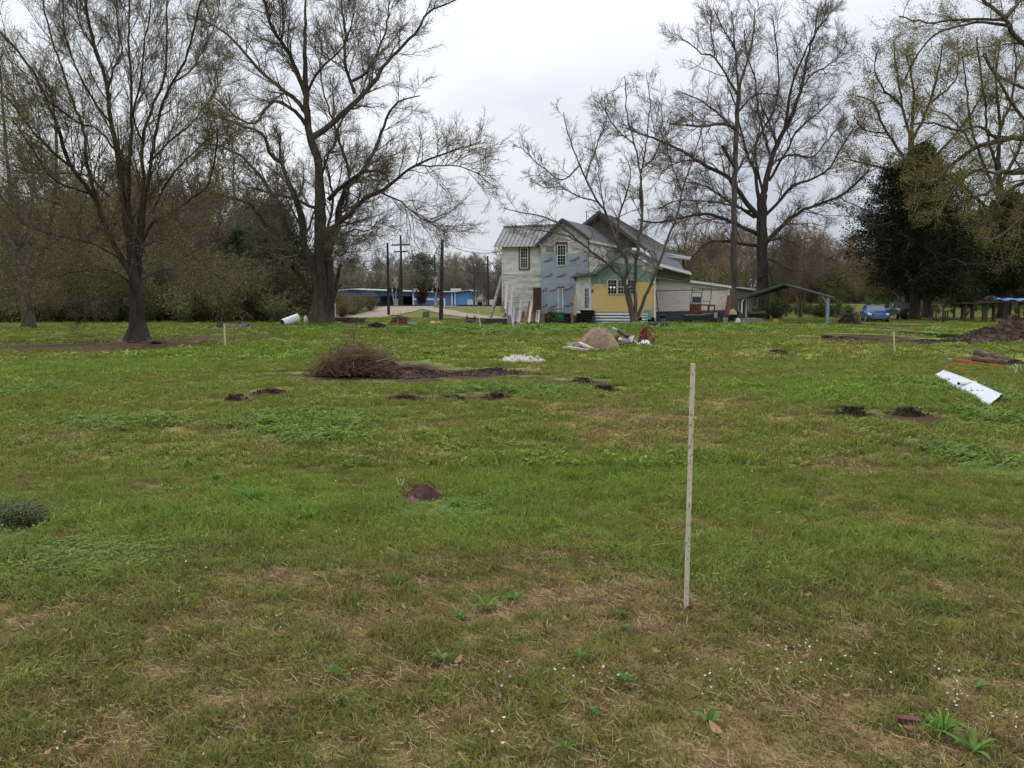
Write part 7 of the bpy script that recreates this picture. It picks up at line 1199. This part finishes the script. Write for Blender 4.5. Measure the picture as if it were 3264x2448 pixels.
# white metal panel with folded edges
c0, c1_, c2_, c3_ = [Vector(G(*p)) for p in ((2979, 1206), (3152, 1298), (3196, 1277), (3010, 1197))]
up = Vector((0, 0, 1)); gp = thing('white_metal_panel', 'long white folded metal panel lying in the grass at the right', 'metal panel', tuple(c1_)); WM = mat('white_enamel_panel', (.56, .60, .68), col2=(.46, .50, .57), scale=2, rough=.4)
nA = 12; vs = []
for k in range(nA + 1):
    f = k / nA; a = c0.lerp(c1_, f) + up * (.03 * (1 - f)); b = c3_.lerp(c2_, f) + up * .03; z = .055 + .015 * math.sin(f * 4); vs += [a + up * .012, a.lerp(b, .05) + up * z, a.lerp(b, .72) + up * (z + .03), a.lerp(b, .80) + up * (z + .055), a.lerp(b, 1) + up * (z + .03), b + up * .015]
MB().raw(vs, [(i * 6 + k, (i + 1) * 6 + k, (i + 1) * 6 + k + 1, i * 6 + k + 1) for i in range(nA) for k in range(5)]).build('sheet', WM, gp); so = [o for o in COL.objects if o.name.startswith('sheet')][-1]; sm = so.modifiers.new('s', 'SOLIDIFY'); sm.thickness = .004
Yp = G(3085, 1245)[1]; a = Vector(P(3056, 1226, Yp - .1)); b = Vector(P(3110, 1219.5, Yp + .5)); a.z = max(a.z, .14); b.z = max(.10, b.z); pp_ = thing('plastic_pipe', 'short cream plastic pipe lying across the white metal panel', 'pipe', tuple(a)); MB().tube([a, b], .032, 14).build('tube', mat('cream_pipe', (.62, .60, .50), var=.1), pp_); dd_ = (b - a).normalized(); MB().tube([a - dd_ * .006, a - dd_ * .0005], .024, 12).build('hole_shade', BLK, pp_)  # small black disc stands in for the shaded bore
def drybunch(px, py, h, seed, label, col, n=14):
    g = G(px, py); r = np.random.default_rng(seed); out = []; K = 6; N = n; az = r.uniform(0, 6.28, N); A = np.zeros((N, K, 3))
    for k in range(K): u = k / (K - 1); A[:, k] = np.stack([np.cos(az) * h * .8 * u * r.uniform(.4, 1.1), np.sin(az) * h * .8 * u * .8, h * u * (1.3 - .7 * u) * r.uniform(.5, 1.1, N)], 1)
    R = np.linspace(.011, .004, K)[None] * np.ones((N, 1)); v, f = tubes(A, R, 4); o_ = link('dry_plant', npmesh('dry_plant', v, f, mat('dry_plant_' + str(seed), col, var=.3)), None, g); setp(o_, label, 'plant')
drybunch(3235, 1200, .42, 3, 'dry pale stalks with mint green bits at the right edge beside the logs', (.38, .36, .22))
bar3('mint_stick', (3236, 1162), (3256, 1172), 23, 23, .03, .03, MATS['mint_pipe'], 'mint green stick at the right edge by the logs', 'stick')
# raised plank deck on posts with a blue tarp
PLKD = mat('dark_deck_plank', (.085, .06, .048), col2=(.03, .022, .018), scale=3, stretch=(.4, 2, 2), rough=.95); YD = 74; XD = lambda px, Y=YD: (px - CX) / FPX * Y; ZD = lambda py, Y=YD: 1.6 + ray(CX, py)[1] * Y
dk = thing('raised_plank_deck', 'long raised dark plank deck on posts at the right edge', 'deck', GY(3200, YD))
for k in range(7): MB().beam((XD(3118 + 4 * k), YD + .32 * k, ZD(963 - k * .5)), (XD(3330), YD + .32 * k, ZD(960 - k * .6)), .28, .09).build('plank', PLKD, dk)
for px in (3146, 3172, 3202, 3250): MB().beam((XD(px), YD + .3, 0), (XD(px), YD + .3, ZD(965)), .13, .13).build('post', PLKD, dk)
for px in (3160, 3215, 3262): MB().beam((XD(px, YD + 2), YD + 2, 0), (XD(px, YD + 2), YD + 2, ZD(964)), .12, .12).build('post', PLKD, dk)
MB().beam((XD(3190), YD + .6, ZD(953)), (XD(3330), YD + .8, ZD(956)), .3, .12).build('beam', mat('reddish_beam', (.15, .085, .06), var=.4), dk)
tps = []; 
for k in range(25): x = XD(3172) + (XD(3320) - XD(3172)) * k / 24; tps.append((x, ZD(952 - 2 * math.sin(k * .9) + .12 * k)))
mb = MB(); mb.raw([p for x, z in tps for p in ((x, YD + .2, z - .08), (x, YD + .5, z + .04), (x, YD + 1.4, z + .05))], [(i * 3 + k, (i + 1) * 3 + k, (i + 1) * 3 + k + 1, i * 3 + k + 1) for i in range(24) for k in range(2)]).build('blue_tarp', mat('blue_tarp_sheet', (.10, .25, .48), var=.2, rough=.5), None, loc=(XD(3240), YD, 1.9), label='blue tarp spread along the top of the raised plank deck', cat='tarp')
lump('tarp_bundle', 3150, 955, 40, 14, BLK, 'black bundle lying on the left end of the raised plank deck', 'bundle', 91, Y=YD + .5, dz=1.75, amp=.5)
d2 = thing('low_plank_platform', 'dark platform on thick posts left of the raised plank deck', 'platform', GY(3098, 78)); Y2 = 78
for k in range(5): MB().beam((XD(3058, Y2), Y2 + .35 * k, ZD(966, Y2)), (XD(3145, Y2), Y2 + .35 * k, ZD(966, Y2)), .3, .12).build('plank', PLKD, d2)
for px in (3074, 3100, 3132, 3142): MB().beam((XD(px, Y2), Y2 + .1, 0), (XD(px, Y2), Y2 + .1, ZD(968, Y2)), .16, .16).build('post', PLKD, d2)
for px in (3064, 3090, 3120): MB().beam((XD(px, Y2), Y2 + 1.5, 0), (XD(px, Y2), Y2 + 1.5, ZD(968, Y2)), .14, .14).build('post', PLKD, d2)
d3 = thing('wooden_bench_frame', 'dark wooden bench with an open back frame right of the twin trunks', 'bench', GY(2998, 80)); Y3 = 80
MB().box((XD(2998, Y3), Y3, ZD(991, Y3)), (1.45, .7, .08)).build('seat', PLKD, d3); MB().beam((XD(2974, Y3), Y3 + .35, ZD(963, Y3)), (XD(3008, Y3), Y3 + .35, ZD(963, Y3)), .08, .08).build('back_rail', PLKD, d3)
for px, b0 in ((2975, 963), (3008, 963), (3015, 991)): MB().beam((XD(px, Y3), Y3 + .35, 0), (XD(px, Y3), Y3 + .35, ZD(b0, Y3)), .09, .09).build('leg', PLKD, d3)
MB().beam((XD(2975, Y3), Y3 - .3, 0), (XD(2975, Y3), Y3 - .3, ZD(992, Y3)), .09, .09).build('leg', PLKD, d3); MB().beam((XD(3012, Y3), Y3 - .3, 0), (XD(3012, Y3), Y3 - .3, ZD(992, Y3)), .09, .09).build('leg', PLKD, d3)
bar3('dark_beam_on_ground', (2958, 1015), (3010, 1017), 74, 74, .25, .15, PLKD, 'dark beam lying on the grass in front of the bench frame, left piece', 'beam'); bar3('dark_beam_on_ground', (3010, 1017), (3094, 1020), 73.4, 72, .2, .14, PLKD, 'longer dark beam lying on the grass in front of the platform', 'beam')
for px, l in ((2986, 'dark round lump on the left beam in the grass'), (3003, 'larger dark lump on the left beam in the grass')): lump('dark_lump', px, 1014, 10, 13, BLK, l, 'lump', px, Y=73.6, amp=.3)
# reddish trunks beside the evergreen
def trunk_only(px, Y, h, r, seed, label, m):
    rg = np.random.default_rng(seed); x, y, z = GY(px, Y); K = 14; l = np.stack([rg.normal(0, .03, K).cumsum(), rg.normal(0, .03, K).cumsum(), np.linspace(-.1, h, K)], 1); R = np.linspace(r, r * .55, K); R[0] *= 1.5; R[1] *= 1.15; t = thing('tree', label, 'tree', (x, y, z)); v, f = tubes(l[None], R[None], 12); link('trunk', npmesh('trunk', v, f, m, smooth=True), t)
    A, B = sprout(l[None], R[None], rg, 30, .45, 1, lambda pl, t_, r_: 1.5 + 3 * r_, 6, 55, .06, .14, .35, .03, .015); C, D = sprout(A, B, rg, 8, .1, 1, lambda pl, t_, r_: .5 + 1.4 * r_, 4, 42, .04, .16, .6, .015, .01); E, F_ = sprout(C, D, rg, 5, .1, 1, lambda pl, t_, r_: .2 + .6 * r_, 3, 40, .04, .2, .6, .01, .006); v, f = merge([tubes(A, B, 4), tubes(C, D, 3), tubes(E, F_, 3)]); link('crown', npmesh('crown', v, f, TWIG_D), t)
RB = bark('reddish_bark', (.165, .105, .08), (.06, .04, .032)); trunk_only(2888, 88, 12, .40, 3, 'tree with a thick reddish trunk just right of the pickup truck', RB); trunk_only(2914, 86.5, 12.5, .38, 4, 'tree with a rough reddish trunk, nearer one of the twin trunks', RB)
# ivy clump at right of thick tree
for px, Y, h, w, sd, l in ((2470, 86, 1.7, 1.5, 1, 'green leafy shrub at the foot of the thick mossy tree'), (2620, 98, 1.1, 2.2, 2, 'low dark green shrub seen through the carport')):
    pv = proto_bush(500 + sd, h, w, 7, .07); x, y, z = GY(px, Y); o_ = link('shrub', npmesh('shrub', pv[0], pv[1], [TWIG, MATS['bush_leaf']], mi=pv[2], cols=pv[3] * np.array([.05, .085, .022])), None, (x, y, z)); setp(o_, l, 'shrub')
# ---------------------------------------------------------------- foreground plants and bits
def rosette(px, py, n, L, w, seed, col, label, up=.6, name='broadleaf_weed'):
    g = G(px, py); r = np.random.default_rng(seed); V = []; F = []; C = []
    for b in range(n):
        az = 6.283 * b / n + r.uniform(-.3, .3); el = up * r.uniform(.5, 1.3); Lb = L * r.uniform(.6, 1.15); wb_ = w * r.uniform(.7, 1.2); o = len(V); cc = np.array(col) * r.uniform(.65, 1.3)
        for k in range(6):
            t = k / 5; d = Lb * t; z = d * math.sin(el) * (1 - .65 * t * t) + .01; x = d * math.cos(el * .6); ww = wb_ * math.sin(min(1, t * 1.15 + .12) * math.pi) ** .8 / 2 + .0008; cx_, cy_ = math.cos(az), math.sin(az)
            V += [(x * cx_ + ww * cy_, x * cy_ - ww * cx_, z + ww * .5), (x * cx_, x * cy_, z), (x * cx_ - ww * cy_, x * cy_ + ww * cx_, z + ww * .5)]; C += [cc, cc * 1.25, cc]
            if k: F += [(o + 3 * k - 3, o + 3 * k - 2, o + 3 * k + 1, o + 3 * k), (o + 3 * k - 2, o + 3 * k - 1, o + 3 * k + 2, o + 3 * k + 1)]
    o_ = link(name, npmesh(name, V, np.array(F), MATS['weed_leaf'] if 'weed_leaf' in MATS else attr_mat('weed_leaf', rough=.8, transl=.3, spec=.05), cols=np.array(C)), None, g); return setp(o_, label, 'weed')
GRN = (.095, .165, .04)
for k, (px, py, n, L, w, l) in enumerate(((1468, 1975, 11, .085, .014, 'small bright rosette weed, leftmost of the three in front'), (1548, 1945, 9, .13, .018, 'wide rosette weed, middle one of the three in front'), (1640, 1918, 16, .10, .014, 'dense rosette weed, right one of the three in front'), (1982, 1968, 10, .075, .013, 'small dark rosette weed left of the nearest stake'), (1992, 2012, 12, .06, .01, 'tiny bright tuft weed below the dark rosette'), (1412, 2112, 9, .10, .015, 'rosette weed with a brown leaf beside it, lower middle'), (1990, 2178, 9, .085, .015, 'upright rosette weed among the white flowers'), (1850, 2105, 7, .10, .016, 'long leaved weed above the white flowers'), (3100, 2405, 7, .17, .022, 'largest long leaved weed at the lower right corner'), (3115, 2200, 6, .09, .017, 'upright bluish weed near the right edge'), (1890, 2280, 10, .06, .015, 'low weed below the white flowers'), (1075, 2160, 9, .08, .017, 'rosette weed among dry leaves at the left centre'), (1800, 2395, 8, .09, .012, 'weed at the bottom edge in the middle'), (2260, 2310, 8, .09, .02, 'weed at the bottom right of centre'), (1260, 1860, 12, .12, .012, 'tufty weed left of the straw patch'))): rosette(px, py, n, L, w, 600 + k, GRN, l, up=.75)
for k, (px, py, L, l) in enumerate(((800, 1600, .26, 'tall bright grass tuft in the lush strip at the left'), (985, 1660, .14, 'small grass tuft right of the tall bright one'), (690, 1535, .16, 'grass tuft behind the tall bright one'), (3005, 2350, .15, 'bright grass tuft beside the brick piece'), (1450, 1620, .12, 'grass tuft below the anthill'))): rosette(px, py, 46, L, .006, 700 + k, (.12, .24, .045), l, up=1.35, name='grass_tuft')
pv = proto_bush(801, .17, .22, 40, .006, .016); x, y, z = G(25, 1668); o_ = link('grey_green_shrub', npmesh('grey_green_shrub', pv[0], pv[1], [STK, MATS['bush_leaf']], mi=pv[2], cols=pv[3] * np.array([.10, .135, .06])), None, (x, y, z)); o_.scale = (1.35, 1.2, .62); setp(o_, 'feathery grey green shrub at the left edge', 'shrub')
for a, b, l in (((1271, 1546), (1264, 1520), 'tallest yellow straw blade sticking up from the anthill'), ((1280, 1546), (1290, 1524), 'thin yellow straw blade beside the tallest one on the anthill')):
    Yq = G(1275, 1580)[1]; MB().beam(P(a[0], a[1], Yq), P(b[0], b[1], Yq), .008, .002, (0, 1, 0)).build('straw_blade', mat('yellow_straw', (.55, .47, .25)), None, label=l, cat='straw')
g = G(2895, 2312); bo_ = MB().box((g[0], g[1], g[2] + .018), (.075, .028, .028), R_(-18), R_(8)).build('wood_scrap', mat('maroon_wood', (.13, .05, .045), var=.4, scale=30), None, loc=g, label='small maroon wooden chunk lying at the lower right', cat='wood chunk')
for k, (px, py, s_, l) in enumerate(((2470, 1900, .036, 'large curled tan leaf standing right of the nearest stake'), (3158, 2312, .02, 'round tan leaf near the lower right corner'), (2290, 1905, .03, 'brown leaf just right of the stake foot'), (1462, 2120, .035, 'reddish brown leaf beside a rosette weed'), (2280, 2340, .04, 'tan leaf near the bottom middle'))):
    v, f, mi, c = leaf_proto(900 + k); g = G(px, py); o_ = link('fallen_leaf', npmesh('fallen_leaf', v * s_, f[0], mat('tan_leaf', (.33, .21, .11), var=.3, scale=20, rough=.95, spec=.05)), None, (g[0], g[1], g[2] + .02)); o_.rotation_euler = (R_(50) if k == 0 else .2, .3, 1.2 + k); setp(o_, l, 'leaf')
lump('soil_clump', 2198, 1937, 26, 14, mat('black_clump', (.02, .016, .014), var=.4), 'small black clump of earth at the foot of the nearest stake', 'clump', 95, amp=.5)
